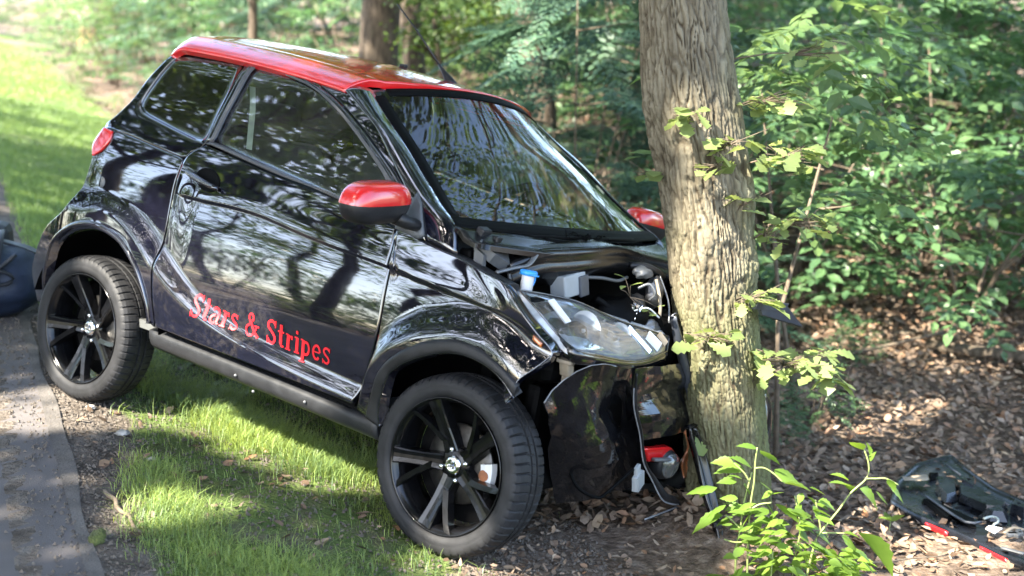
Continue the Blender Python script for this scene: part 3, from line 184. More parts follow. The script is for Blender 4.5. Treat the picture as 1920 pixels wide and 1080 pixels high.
def glass_mat(name, tint, rough=0.0, ior=1.5, boost=1.0, dust=.012):
    """Thin pane: Fresnel reflection over tinted see-through."""
    m = bpy.data.materials.new(name); m.use_nodes = True
    nt = m.node_tree; N, Lk = nt.nodes, nt.links
    N.remove(N["Principled BSDF"]); out = N["Material Output"]
    # a film of dust: a little diffuse light over the clear pane, in patches
    df = N.new("ShaderNodeBsdfDiffuse"); df.inputs[0].default_value = (.55, .55, .53, 1)
    tc = N.new("ShaderNodeTexCoord"); nz = N.new("ShaderNodeTexNoise"); nz.inputs['Scale'].default_value = 7; nz.inputs['Detail'].default_value = 7
    Lk.new(tc.outputs['Object'], nz.inputs['Vector'])
    dm = N.new("ShaderNodeMapRange"); dm.inputs[1].default_value = .35; dm.inputs[2].default_value = .75; dm.inputs[3].default_value = dust * .4; dm.inputs[4].default_value = dust * 1.6
    Lk.new(nz.outputs[0], dm.inputs[0])
    fr = N.new("ShaderNodeFresnel"); fr.inputs[0].default_value = ior
    mu = N.new("ShaderNodeMath"); mu.operation = 'MULTIPLY'; mu.inputs[1].default_value = boost; mu.use_clamp = True
    Lk.new(fr.outputs[0], mu.inputs[0])
    gl = N.new("ShaderNodeBsdfGlossy"); gl.inputs['Roughness'].default_value = rough
    tp = N.new("ShaderNodeBsdfTransparent"); tp.inputs[0].default_value = (*tint, 1)
    mx = N.new("ShaderNodeMixShader")
    Lk.new(mu.outputs[0], mx.inputs[0]); Lk.new(tp.outputs[0], mx.inputs[1]); Lk.new(gl.outputs[0], mx.inputs[2])
    m2 = N.new("ShaderNodeMixShader"); Lk.new(dm.outputs[0], m2.inputs[0]); Lk.new(mx.outputs[0], m2.inputs[1]); Lk.new(df.outputs[0], m2.inputs[2])
    Lk.new(m2.outputs[0], out.inputs['Surface'])
    MATS[name] = m
    return m

mat('paint_black', (0.0036, 0.0038, 0.0080), rough=0.03, spec=0.8, coat=1.0, var=0.3, scale=30, rvar=0.015)
def road_dust(name, z0, z1, amount):
    """Dry spatter on the lower body: noise spots that thin out upwards (car axes)."""
    m = MATS[name]; nt = m.node_tree; N, Lk = nt.nodes, nt.links; b = N["Principled BSDF"]
    tc = N.new("ShaderNodeTexCoord"); sp = N.new("ShaderNodeSeparateXYZ"); Lk.new(tc.outputs['Object'], sp.inputs[0])
    mr = N.new("ShaderNodeMapRange"); mr.inputs[1].default_value = z1; mr.inputs[2].default_value = z0; mr.inputs[3].default_value = 0; mr.inputs[4].default_value = 1
    Lk.new(sp.outputs[2], mr.inputs[0])
    nz = N.new("ShaderNodeTexNoise"); nz.inputs['Scale'].default_value = 55; nz.inputs['Detail'].default_value = 8; Lk.new(tc.outputs['Object'], nz.inputs['Vector'])
    n2 = N.new("ShaderNodeTexNoise"); n2.inputs['Scale'].default_value = 4; n2.inputs['Detail'].default_value = 5; Lk.new(tc.outputs['Object'], n2.inputs['Vector'])
    a = N.new("ShaderNodeMath"); a.operation = 'MULTIPLY'; Lk.new(nz.outputs[0], a.inputs[0]); Lk.new(n2.outputs[0], a.inputs[1])
    r2 = N.new("ShaderNodeMapRange"); r2.inputs[1].default_value = .22; r2.inputs[2].default_value = .42; r2.inputs[4].default_value = amount; Lk.new(a.outputs[0], r2.inputs[0])
    f = N.new("ShaderNodeMath"); f.operation = 'MULTIPLY'; Lk.new(r2.outputs[0], f.inputs[0]); Lk.new(mr.outputs[0], f.inputs[1])
    old = b.inputs['Base Color'].links[0].from_socket
    mx = N.new("ShaderNodeMix"); mx.data_type = 'RGBA'; mx.inputs[7].default_value = (.10, .085, .068, 1)
    Lk.new(f.outputs[0], mx.inputs[0]); Lk.new(old, mx.inputs[6]); Lk.new(mx.outputs[2], b.inputs['Base Color'])
road_dust('paint_black', .25, .75, .35)
mat('paint_red', (0.50, 0.010, 0.012), rough=0.22, spec=0.5, coat=1.0, var=0.06, scale=3)
mat('crumpled_black', (0.005, 0.005, 0.006), rough=0.14, spec=0.5, coat=0.5, bump=0.06, bscale=24, rvar=0.06, scale=9, var=0.3)
glass_mat('glass_windscreen', (0.92, 0.97, 0.94), boost=1.15, dust=.012)
glass_mat('glass_door', (0.76, 0.84, 0.80), boost=3.0, dust=.022)
glass_mat('glass_dark', (0.05, 0.055, 0.055), boost=3.2)
glass_mat('glass_lamp', (0.93, 0.96, 0.97), boost=2.2, dust=.11)
mat('tyre_rubber', (0.013, 0.013, 0.014), rough=0.62, spec=0.28, var=0.5, scale=14, bump=0.08, bscale=160)
mat('rim_black', (0.004, 0.004, 0.0045), rough=0.16, spec=0.3, coat=0.0, var=0.3, scale=40, rvar=0.05)
mat('plastic_black', (0.011, 0.011, 0.012), rough=0.46, spec=0.3, var=0.35, scale=18, bump=0.08, bscale=120, rvar=0.08)
mat('plastic_sill', (0.015, 0.0155, 0.017), rough=0.42, spec=0.32, var=0.25, scale=22, bump=0.10, bscale=260, rvar=0.06)
mat('seal_rubber', (0.006, 0.006, 0.0065), rough=0.24, spec=0.45, var=0.3, scale=16, rvar=.06)
mat('bonnet_liner', (0.008, 0.009, 0.012), rough=0.27, spec=0.5, var=0.3, scale=14, bump=0.05, bscale=90, rvar=.08)
mat('plastic_dark', (0.0016, 0.0016, 0.0018), rough=0.6, spec=0.06, var=0.4, scale=10)
mat('plastic_grey', (0.065, 0.068, 0.071), rough=0.5, var=0.25, scale=20)
mat('plastic_slate', (0.042, 0.047, 0.058), rough=0.4, var=0.25, scale=14)
mat('weatherstrip', (0.055, 0.055, 0.056), rough=0.45, var=0.2, scale=20)
mat('trim_grey', (0.11, 0.115, 0.12), rough=0.3, metal=0.3, var=0.2, scale=30)
mat('torn_edge', (0.16, 0.16, 0.165), rough=0.55, var=0.35, scale=35)
mat('chrome', (0.75, 0.76, 0.78), rough=0.12, metal=1.0, var=0.08, scale=20)
mat('reflector', (0.86, 0.87, 0.88), rough=0.22, metal=0.55, var=0.08, scale=25)
mat('lamp_bezel', (0.42, 0.43, 0.44), rough=0.24, metal=0.35, var=0.25, scale=18)
mat('cast_metal', (0.12, 0.12, 0.125), rough=0.45, metal=0.8, var=0.4, scale=25, bump=0.2, bscale=60)
mat('brake_steel', (0.06, 0.057, 0.054), rough=0.4, metal=0.9, var=0.4, scale=30)
mat('rust', (0.20, 0.075, 0.030), rough=0.8, var=0.5, scale=30)
mat('white_plastic', (0.52, 0.53, 0.54), rough=0.4, var=0.08, scale=12)
mat('grey_box', (0.24, 0.255, 0.26), rough=0.5, var=0.12, scale=12)
mat('blue_plastic', (0.02, 0.24, 0.62), rough=0.35, var=0.1, scale=10)
mat('lens_red', (0.52, 0.012, 0.010), rough=0.12, spec=0.6, coat=1.0, var=0.3, scale=40)
mat('lens_amber', (0.30, 0.075, 0.012), rough=0.15, coat=1.0, var=0.3, scale=40)
mat('amber_plastic', (0.30, 0.11, 0.045), rough=0.3, coat=0.5, var=0.5, scale=26)
mat('letter_red', (0.55, 0.012, 0.018), rough=0.35, spec=0.5, coat=0.3, var=0.08, scale=20)
mat('seat_cloth', (0.03, 0.031, 0.032), rough=0.9, var=0.3, scale=30)
mat('interior', (0.060, 0.062, 0.060), rough=0.7, var=0.3, scale=12)
mat('pale_webbing', (0.30, 0.33, 0.30), rough=0.7, var=0.15, scale=30)
mat('bag_cloth', (0.012, 0.020, 0.042), rough=0.55, spec=0.4, var=0.35, scale=9, bump=0.35, bscale=28)
mat('bag_strap', (0.008, 0.009, 0.013), rough=0.6, var=0.3, scale=30)
mat('asphalt', (0.078, 0.069, 0.066), rough=0.9, var=0.28, scale=3, bump=0.25, bscale=260)
mat('kerb_stone', (0.075, 0.066, 0.058), rough=0.95, var=0.55, scale=7, bump=0.5, bscale=90)
mat('stem_green', (0.20, 0.24, 0.075), rough=0.5, var=0.2, scale=30)
mat('twig_brown', (0.10, 0.075, 0.05), rough=0.85, var=0.35, scale=25)
mat('moss', (0.075, 0.085, 0.02), rough=0.95, var=0.4, scale=40, bump=0.8, bscale=150)
mat('stone_pale', (0.34, 0.32, 0.29), rough=0.9, var=0.3, scale=30, objvar=.25)
mat('cut_wood', (0.34, 0.19, 0.10), rough=0.85, var=0.4, scale=18)
mat('paper_white', (0.78, 0.78, 0.77), rough=0.6, var=0.05, scale=10)
mat('tan_trim', (0.22, 0.18, 0.13), rough=0.7, var=0.3, scale=16)
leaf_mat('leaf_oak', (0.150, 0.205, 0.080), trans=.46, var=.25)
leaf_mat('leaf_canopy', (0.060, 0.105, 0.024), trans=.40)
leaf_mat('leaf_plant', (0.110, 0.190, 0.036), trans=.45, var=.45)
leaf_mat('leaf_beech', (0.052, 0.104, 0.047), trans=.36, rough=.36, spec=.5, hue=.0)
leaf_mat('leaf_fir', (0.050, 0.098, 0.066), trans=.22, rough=.45, hue=-.01)
leaf_mat('leaf_light', (0.075, 0.130, 0.052), trans=.45)
leaf_mat('grass_blade', (0.140, 0.208, 0.072), trans=.48, var=.5, hue=.03)
leaf_mat('grass_lawn', (0.120, 0.190, 0.062), trans=.40, var=.3, hue=.02)

def litter_mat():
    m, nt, b = nodes_of('dead_leaf'); N, Lk = nt.nodes, nt.links
    ge = N.new("ShaderNodeNewGeometry")
    cr = N.new("ShaderNodeValToRGB")
    cols = [(0.0, (0.050, 0.029, 0.016)), (0.25, (0.100, 0.065, 0.042)), (0.5, (0.145, 0.103, 0.072)), (0.72, (0.205, 0.155, 0.112)), (0.86, (0.17, 0.085, 0.042)), (1.0, (0.30, 0.225, 0.15))]
    e = cr.color_ramp.elements
    e[0].position = 0; e[0].color = (*cols[0][1], 1)
    e[1].position = 1; e[1].color = (*cols[-1][1], 1)
    for p, c in cols[1:-1]:
        k = e.new(p); k.color = (*c, 1)
    Lk.new(ge.outputs['Random Per Island'], cr.inputs[0])
    nz = N.new("ShaderNodeTexNoise"); nz.inputs['Scale'].default_value = 60; nz.inputs['Detail'].default_value = 4
    Lk.new(ge.outputs['Position'], nz.inputs['Vector'])
    hs = N.new("ShaderNodeHueSaturation")
    mr = N.new("ShaderNodeMapRange"); mr.inputs[3].default_value = .55; mr.inputs[4].default_value = 1.45
    Lk.new(nz.outputs[0], mr.inputs[0]); Lk.new(mr.outputs[0], hs.inputs['Value'])
    Lk.new(cr.outputs[0], hs.inputs['Color']); Lk.new(hs.outputs[0], b.inputs['Base Color'])
    b.inputs['Roughness'].default_value = .62; b.inputs['Specular IOR Level'].default_value = .35
    MATS['dead_leaf'] = m
litter_mat()

def ground_mat():
    """Soil, grass root mat and leaf mould, mixed by a painted mask and noise."""
    m, nt, b = nodes_of('ground_soil'); N, Lk = nt.nodes, nt.links
    at = N.new("ShaderNodeAttribute"); at.attribute_name = 'cover'
    ge = N.new("ShaderNodeNewGeometry")
    def noise(s, d=6):
        n = N.new("ShaderNodeTexNoise"); n.inputs['Scale'].default_value = s; n.inputs['Detail'].default_value = d
        Lk.new(ge.outputs['Position'], n.inputs['Vector']); return n
    def ramp(n, *st):
        c = N.new("ShaderNodeValToRGB"); e = c.color_ramp.elements
        e[0].position, e[0].color = st[0][0], (*st[0][1], 1)
        e[1].position, e[1].color = st[-1][0], (*st[-1][1], 1)
        for p, k in st[1:-1]:
            q = e.new(p); q.color = (*k, 1)
        Lk.new(n.outputs[0], c.inputs[0]); return c
    soil = ramp(noise(9, 8), (.3, (.050, .040, .031)), (.5, (.095, .078, .063)), (.72, (.165, .145, .125)))
    turf = ramp(noise(5, 8), (.3, (.060, .070, .026)), (.5, (.085, .125, .032)), (.72, (.125, .115, .065)))
    mould = ramp(noise(26, 8), (.3, (.050, .034, .023)), (.5, (.115, .083, .060)), (.7, (.20, .155, .12)))
    m1 = N.new("ShaderNodeMix"); m1.data_type = 'RGBA'
    m2 = N.new("ShaderNodeMix"); m2.data_type = 'RGBA'
    sp = N.new("ShaderNodeSeparateColor"); Lk.new(at.outputs['Color'], sp.inputs[0])
    def edge(ch):
        n = noise(3.2, 7)
        a = N.new("ShaderNodeMath"); a.operation = 'ADD'; Lk.new(sp.outputs[ch], a.inputs[0]); Lk.new(n.outputs[0], a.inputs[1])
        r = N.new("ShaderNodeMapRange"); r.inputs[1].default_value = .85; r.inputs[2].default_value = 1.15
        Lk.new(a.outputs[0], r.inputs[0]); return r
    Lk.new(edge(0).outputs[0], m1.inputs[0]); Lk.new(soil.outputs[0], m1.inputs[6]); Lk.new(turf.outputs[0], m1.inputs[7])
    Lk.new(edge(1).outputs[0], m2.inputs[0]); Lk.new(m1.outputs[2], m2.inputs[6]); Lk.new(mould.outputs[0], m2.inputs[7])
    Lk.new(m2.outputs[2], b.inputs['Base Color'])
    b.inputs['Roughness'].default_value = .95; b.inputs['Specular IOR Level'].default_value = .2
    nb = noise(55, 10); bp = N.new("ShaderNodeBump"); bp.inputs['Strength'].default_value = .9; bp.inputs['Distance'].default_value = .02
    Lk.new(nb.outputs[0], bp.inputs['Height']); Lk.new(bp.outputs[0], b.inputs['Normal'])
    MATS['ground_soil'] = m
ground_mat()

def bark_mat(name, dark, mid, light, algae=None):
    m, nt, b = nodes_of(name); N, Lk = nt.nodes, nt.links
    tc = N.new("ShaderNodeTexCoord")
    mp = N.new("ShaderNodeMapping"); mp.inputs['Scale'].default_value = (1, 1, .22)
    Lk.new(tc.outputs['Object'], mp.inputs[0])
    nz = N.new("ShaderNodeTexNoise"); nz.inputs['Scale'].default_value = 34; nz.inputs['Detail'].default_value = 9
    Lk.new(mp.outputs[0], nz.inputs['Vector'])
    cr = N.new("ShaderNodeValToRGB"); e = cr.color_ramp.elements
    e[0].position, e[0].color = .28, (*dark, 1)
    e[1].position, e[1].color = .72, (*light, 1)
    k = e.new(.5); k.color = (*mid, 1)
    Lk.new(nz.outputs[0], cr.inputs[0])
    out = cr.outputs[0]
    if algae:
        n2 = N.new("ShaderNodeTexNoise"); n2.inputs['Scale'].default_value = 3.2; n2.inputs['Detail'].default_value = 6
        Lk.new(tc.outputs['Object'], n2.inputs['Vector'])
        at = N.new("ShaderNodeAttribute"); at.attribute_name = 'algae'
        ad = N.new("ShaderNodeMath"); ad.operation = 'ADD'; Lk.new(n2.outputs[0], ad.inputs[0]); Lk.new(at.outputs['Fac'], ad.inputs[1])
        r = N.new("ShaderNodeMapRange"); r.inputs[1].default_value = .6; r.inputs[2].default_value = 1.3; r.inputs[4].default_value = .75
        Lk.new(ad.outputs[0], r.inputs[0])
        mx = N.new("ShaderNodeMix"); mx.data_type = 'RGBA'; mx.inputs[7].default_value = (*algae, 1)
        Lk.new(r.outputs[0], mx.inputs[0]); Lk.new(out, mx.inputs[6]); out = mx.outputs[2]
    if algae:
        a2 = N.new("ShaderNodeAttribute"); a2.attribute_name = 'furrow_tone'
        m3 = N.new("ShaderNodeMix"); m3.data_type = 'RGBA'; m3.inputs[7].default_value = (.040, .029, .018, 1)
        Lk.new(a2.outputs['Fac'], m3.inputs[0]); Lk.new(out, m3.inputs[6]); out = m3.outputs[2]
    Lk.new(out, b.inputs['Base Color'])
    b.inputs['Roughness'].default_value = .9; b.inputs['Specular IOR Level'].default_value = .2
    bp = N.new("ShaderNodeBump"); bp.inputs['Strength'].default_value = .8; bp.inputs['Distance'].default_value = .006
    n3 = N.new("ShaderNodeTexNoise"); n3.inputs['Scale'].default_value = 90; n3.inputs['Detail'].default_value = 8
    Lk.new(mp.outputs[0], n3.inputs['Vector'])
    Lk.new(n3.outputs[0], bp.inputs['Height']); Lk.new(bp.outputs[0], b.inputs['Normal'])
    MATS[name] = m
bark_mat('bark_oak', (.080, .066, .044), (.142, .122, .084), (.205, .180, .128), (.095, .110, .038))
bark_mat('bark_dark', (.035, .028, .020), (.075, .058, .042), (.125, .10, .075), (.08, .09, .035))

# ------------------------------------------------------------------ object helpers
def link(name, me, m=None, parent=None):
    o = bpy.data.objects.new(name, me)
    COL.objects.link(o)
    if m is not None and me is not None:
        me.materials.clear()
        for k in (m if isinstance(m, (list, tuple)) else [m]):
            me.materials.append(MATS[k])
    if parent is not None:
        o.parent = parent
    return o

def tag(o, label=None, cat=None, group=None, kind=None):
    if label: o['label'] = label
    if cat: o['category'] = cat
    if group: o['group'] = group
    if kind: o['kind'] = kind
    return o

def empty(name, loc=(0, 0, 0), rz=0.0, parent=None):
    o = bpy.data.objects.new(name, None)
    o.empty_display_size = .1
    o.location = loc; o.rotation_euler = (0, 0, rz)
    COL.objects.link(o)
    if parent is not None: o.parent = parent
    return o

def npmesh(name, V, F, smooth=True):
    V = np.asarray(V, dtype=np.float32); F = np.asarray(F, dtype=np.int32)
    me = bpy.data.meshes.new(name)
    me.vertices.add(len(V)); me.vertices.foreach_set('co', V.ravel())
    k = F.shape[1]
    me.loops.add(F.size); me.loops.foreach_set('vertex_index', F.ravel())
    me.polygons.add(len(F))
    me.polygons.foreach_set('loop_start', np.arange(0, F.size, k, dtype=np.int32))
    me.polygons.foreach_set('loop_total', np.full(len(F), k, dtype=np.int32))
    me.polygons.foreach_set('use_smooth', np.full(len(F), smooth, dtype=bool))
    me.update(calc_edges=True); me.validate()
    return me

class MB:
    """Collects shapes and becomes one mesh."""
    def __init__(s): s.v = []; s.f = []; s.sm = []
    def add(s, V, F, smooth=True):
        o = len(s.v)
        s.v += [tuple(float(c) for c in p) for p in V]
        s.f += [tuple(int(i) + o for i in q) for q in F]
        s.sm += [smooth] * len(F)
        return s
    def grid(s, P, smooth=True, closed_u=False, closed_v=False):
        P = np.asarray(P); n, m = P.shape[:2]
        F = []
        for i in range(n if closed_u else n - 1):
            for j in range(m if closed_v else m - 1):
                a, b = i, (i + 1) % n; c, d = j, (j + 1) % m
                F.append((a * m + c, a * m + d, b * m + d, b * m + c))
        return s.add(P.reshape(-1, 3), F, smooth)
    def box(s, c, size, R=None, bev=.0):
        """Box, optionally with chamfered edges."""
        x, y, z = [k / 2 for k in size]
        R = Matrix.Identity(3) if R is None else R
        if bev <= 0:
            V = [(sx * x, sy * y, sz * z) for sx in (-1, 1) for sy in (-1, 1) for sz in (-1, 1)]
            F = [(0, 1, 3, 2), (4, 6, 7, 5), (0, 4, 5, 1), (2, 3, 7, 6), (0, 2, 6, 4), (1, 5, 7, 3)]
        else:
            b = min(bev, x * .9, y * .9, z * .9)
            bm = bmesh.new()
            bmesh.ops.create_cube(bm, size=1.0)
            for v in bm.verts: v.co = (v.co.x * 2 * x, v.co.y * 2 * y, v.co.z * 2 * z)
            bmesh.ops.bevel(bm, geom=list(bm.edges), offset=b, segments=2, affect='EDGES', profile=.5)
            bm.verts.index_update()
            V = [tuple(v.co) for v in bm.verts]; F = [[v.index for v in f.verts] for f in bm.faces]
            bm.free()
        V = [Vector(c) + R @ Vector(p) for p in V]
        return s.add(V, F, False)
    def tube(s, path, rad, n=8, cap=True, squash=None):
        P = [Vector(p) for p in path]
        R = rad if isinstance(rad, (list, tuple)) else [rad] * len(P)
        rings = []
        up = Vector((0, 0, 1))
        for i, p in enumerate(P):
            t = (P[min(i + 1, len(P) - 1)] - P[max(i - 1, 0)])
            if t.length < 1e-9: t = Vector((0, 0, 1))
            t.normalize()
            ref = up if abs(t.dot(up)) < .95 else Vector((1, 0, 0))
            u = t.cross(ref).normalized(); w = u.cross(t)
            q = squash if squash else 1.0
            rings.append([p + (u * math.cos(a) + w * math.sin(a) * q) * R[i] for a in [2 * math.pi * k / n for k in range(n)]])
        V = [v for r in rings for v in r]
        F = []
        for i in range(len(P) - 1):
            for k in range(n):
                F.append((i * n + k, i * n + (k + 1) % n, (i + 1) * n + (k + 1) % n, (i + 1) * n + k))
        if cap:
            F.append(tuple(range(n))[::-1]); F.append(tuple((len(P) - 1) * n + k for k in range(n)))
        return s.add(V, F, True)
    def lathe(s, prof, n=48, axis='y', centre=(0, 0, 0)):
        """prof: (radius, position along axis)."""
        P = []
        for k in range(n):
            a = 2 * math.pi * k / n
            row = []
            for r, h in prof:
                if axis == 'y': row.append((r * math.cos(a) + centre[0], h + centre[1], r * math.sin(a) + centre[2]))
                else: row.append((r * math.cos(a) + centre[0], r * math.sin(a) + centre[1], h + centre[2]))
            P.append(row)
        return s.grid(np.array(P), True, closed_u=True)
    def prism(s, poly, off, smooth=False):
        """Polygon (3-D points) extruded by the vector off."""
        n = len(poly); off = Vector(off)
        A = [Vector(p) for p in poly]; B = [p + off for p in A]
        F = [tuple(range(n)), tuple(range(2 * n - 1, n - 1, -1))]
        F += [(i, n + i, n + (i + 1) % n, (i + 1) % n) for i in range(n)]
        return s.add(A + B, F, smooth)
    def mesh(s, name):
        me = bpy.data.meshes.new(name)
        me.from_pydata(s.v, [], s.f)
        me.polygons.foreach_set('use_smooth', np.array(s.sm, dtype=bool))
        me.update()
        bm = bmesh.new(); bm.from_mesh(me)
        bmesh.ops.recalc_face_normals(bm, faces=bm.faces)
        bm.to_mesh(me); bm.free()
        return me
    def build(s, name, m, parent=None):
        return link(name, s.mesh(name), m, parent)

def catmull(P, n):
    """Resample a polyline by arc length through a Catmull-Rom spline."""
    P = np.asarray(P, dtype=float)
    if len(P) == 2:
        t = np.linspace(0, 1, n)[:, None]; return P[0] * (1 - t) + P[1] * t
    Q = np.vstack([2 * P[0] - P[1], P, 2 * P[-1] - P[-2]])
    out = []
    for i in range(1, len(Q) - 2):
        p0, p1, p2, p3 = Q[i - 1], Q[i], Q[i + 1], Q[i + 2]
        t = np.linspace(0, 1, 24, endpoint=False)[:, None]
        out.append(.5 * ((2 * p1) + (p2 - p0) * t + (2 * p0 - 5 * p1 + 4 * p2 - p3) * t ** 2 + (3 * p1 - p0 - 3 * p2 + p3) * t ** 3))
    out = np.vstack(out + [P[-1:]])
    return resample(out, n)

def resample(P, n):
    P = np.asarray(P, dtype=float)
    d = np.r_[0, np.cumsum(np.linalg.norm(np.diff(P, axis=0), axis=1))]
    t = np.linspace(0, d[-1], n)
    return np.stack([np.interp(t, d, P[:, k]) for k in range(P.shape[1])], 1)

def lin(P, n): return resample(np.asarray(P, dtype=float), n)

def coons(top, bot, left, right):
    """top/bot: n points left to right, left/right: m points top to bottom -> (m, n, k)."""
    n, m = len(top), len(left)
    u = np.linspace(0, 1, n)[None, :, None]; v = np.linspace(0, 1, m)[:, None, None]
    A = (1 - v) * top[None] + v * bot[None]
    B = (1 - u) * left[:, None] + u * right[:, None]
    c = (1 - u) * (1 - v) * top[0] + u * (1 - v) * top[-1] + (1 - u) * v * bot[0] + u * v * bot[-1]
    return A + B - c

def smoothstep(t):
    t = np.clip(t, 0, 1); return t * t * (3 - 2 * t)

CAR_M = Matrix(((0.8039549, 0.56788483, 0.17653138, -1.32614205),
                (-0.58834123, 0.80278123, 0.09693761, 5.26764448),
                (-0.08666668, -0.18179416, 0.97950996, -0.14925906),
                (0, 0, 0, 1)))
WB, WR = 1.8252, 0.285            # wheelbase and wheel radius

# ================================================================== ground
FW = np.array([-.407, .913]); BWV = np.array([.913, .407])     # along the road, and away from it into the wood
def ab(X, Y): return X * FW[0] + Y * FW[1], X * BWV[0] + Y * BWV[1]
def height(X, Y):
    X = np.asarray(X, dtype=float); Y = np.asarray(Y, dtype=float)
    a, b = ab(X, Y)
    z = np.interp(b, [-200, -60, .1, .3, 2.6, 3.1, 4.5, 7, 14, 30, 200], [1.0, 0, 0, -.013, -.509, -.58, -.62, -.55, -.25, .5, 2.5])
    z = z + np.clip((4.99 - a) * .023, -.04, .04) * np.clip((b - .3) / .5, 0, 1)
    z = z + .022 * np.clip(a - 15, 0, 60)
    z = z + .20 * np.exp(-((X - .82) ** 2 + (Y - 4.28) ** 2) / .12)      # root mound of the oak
    return z
def hz(x, y): return float(height(x, y))
def grassy(X, Y):
    """Where turf grows: the verge between road and leaf litter."""
    a, b = ab(np.asarray(X, float), np.asarray(Y, float))
    lo = smoothstep((b - .30 - .10 * smoothstep((a - 3.6) / .8) * smoothstep((6.0 - a) / .8) ) / .22)
    hi_edge = np.interp(a, [-5, 2.4, 3.2, 4.2, 5.2, 7, 60], [.95, 1.0, 1.12, 1.45, 1.75, 2.15, 2.3])
    return lo * (1 - smoothstep((b - hi_edge) / .28))
def littered(X, Y):
    a, b = ab(np.asarray(X, float), np.asarray(Y, float))
    e = np.interp(a, [-5, 2.4, 3.2, 4.2, 5.2, 7, 60], [1.05, 1.10, 1.25, 1.7, 2.0, 2.3, 2.4])
    return smoothstep((b - e + .18) / .36)

def axis_lines(lo, hi, n0, n1, step):
    c = np.arange(n0, n1 + 1e-6, step)
    l = [n0]; s = step
    while l[-1] > lo: s *= 1.22; l.append(l[-1] - s)
    r = [n1]; s = step
    while r[-1] < hi: s *= 1.22; r.append(r[-1] + s)
    return np.concatenate([np.array(l[1:])[::-1], c, np.array(r[1:])])
gx = axis_lines(-260, 260, -5, 5, .06); gy = axis_lines(-260, 320, 2.2, 11, .06)
GX, GY = np.meshgrid(gx, gy, indexing='ij')
GZ = height(GX, GY)
ta, tb = ab(GX, GY)
off = smoothstep((tb - .35) / .4)
bumpy = np.zeros_like(GZ)
for k, (fr, am) in enumerate(((1.3, .03), (3.1, .016), (7.3, .010))):
    ph = rng.uniform(0, 6.28, 4)
    bumpy += am * (np.sin(GX * fr + ph[0] + 1.3 * np.sin(GY * fr * .7 + ph[1])) * np.cos(GY * fr * .9 + ph[2] + np.sin(GX * fr * .6 + ph[3])))
car_clear = smoothstep((np.hypot((GX + .6) / 2.2, (GY - 4.75) / 1.8) - .7) / .5)
GZ = GZ + bumpy * off * (.25 + .75 * car_clear)
nxg, nyg = GX.shape
idx = np.arange(nxg * nyg).reshape(nxg, nyg)
F = np.stack([idx[:-1, :-1], idx[1:, :-1], idx[1:, 1:], idx[:-1, 1:]], -1).reshape(-1, 4)
me = npmesh('ground', np.stack([GX, GY, GZ], -1).reshape(-1, 3), F)
ca = me.color_attributes.new('cover', 'FLOAT_COLOR', 'POINT')
cv = np.ones((nxg * nyg, 4), dtype=np.float32)
cv[:, 0] = (grassy(GX, GY) * .95).ravel(); cv[:, 1] = littered(GX, GY).ravel(); cv[:, 2] = 0
ca.data.foreach_set('color', cv.ravel())
ground = tag(link('ground', me, 'ground_soil'), kind='structure')

# road: one sheet a few millimetres above the soil, in road axes
def strip(name, b0, b1, a0, a1, na, nb, dz, m, wob=0.0):
    aa = np.concatenate([np.linspace(a0, -3, 10)[:-1], np.linspace(-3, 12, na), np.linspace(12, a1, 20)[1:]])
    P = []
    for a in aa:
        w = wob * (math.sin(a * 3.1) + .6 * math.sin(a * 7.7 + 1))
        row = []
        for k in range(nb):
            b = b0 + (b1 - b0) * k / (nb - 1) + (w if k == nb - 1 else 0)
            x, y = FW[0] * a + BWV[0] * b, FW[1] * a + BWV[1] * b
            row.append((x, y, hz(x, y) + dz))
        P.append(row)
    mb = MB(); mb.grid(np.array(P), True)
    return mb.build(name, m)
tag(strip('road', -4.2, .245, -60, 120, 90, 12, .005, 'asphalt', .0), kind='structure')
tag(strip('kerb_strip', .228, .275, -60, 120, 160, 3, .009, 'kerb_stone', .010), kind='structure')

# ---- grass blades
def blades(X, Y, H, Wd, lean, name, m):
    n = len(X); Z = height(X, Y)
    # follow the same small bumps closely enough: roots start below the surface
    ang = rng.uniform(0, 2 * np.pi, n); bend = lean * rng.uniform(.3, 1.3, n)
    fx, fy = np.cos(ang), np.sin(ang); sx, sy = -fy, fx
    V = np.zeros((n, 5, 3)); tw = Wd / 2
    for k, (t, wk) in enumerate(((0, 1), (.55, .75))):
        ox = fx * bend * H * t * t; oy = fy * bend * H * t * t; oz = H * t * (1 - .25 * bend * t)
        V[:, 2 * k] = np.stack([X + ox - sx * tw * wk, Y + oy - sy * tw * wk, Z + oz - .03 * (k == 0)], -1)
        V[:, 2 * k + 1] = np.stack([X + ox + sx * tw * wk, Y + oy + sy * tw * wk, Z + oz - .03 * (k == 0)], -1)
    V[:, 4] = np.stack([X + fx * bend * H, Y + fy * bend * H, Z + H * (1 - .25 * bend)], -1)
    b = (np.arange(n) * 5)[:, None]
    F = np.concatenate([b + [0, 1, 3], b + [0, 3, 2], b + [2, 3, 4]]).astype(np.int32)
    return tag(link(name, npmesh(name, V.reshape(-1, 3), F), m), kind='stuff')
def vnoise(X, Y, f, seed):
    r = np.random.default_rng(seed); ph = r.uniform(0, 6.28, 6)
    return (np.sin(X * f + ph[0] + 1.7 * np.sin(Y * f * .8 + ph[1])) + np.sin(Y * f * 1.1 + ph[2] + 1.5 * np.sin(X * f * .9 + ph[3])) + np.sin((X + Y) * f * .7 + ph[4])) / 3
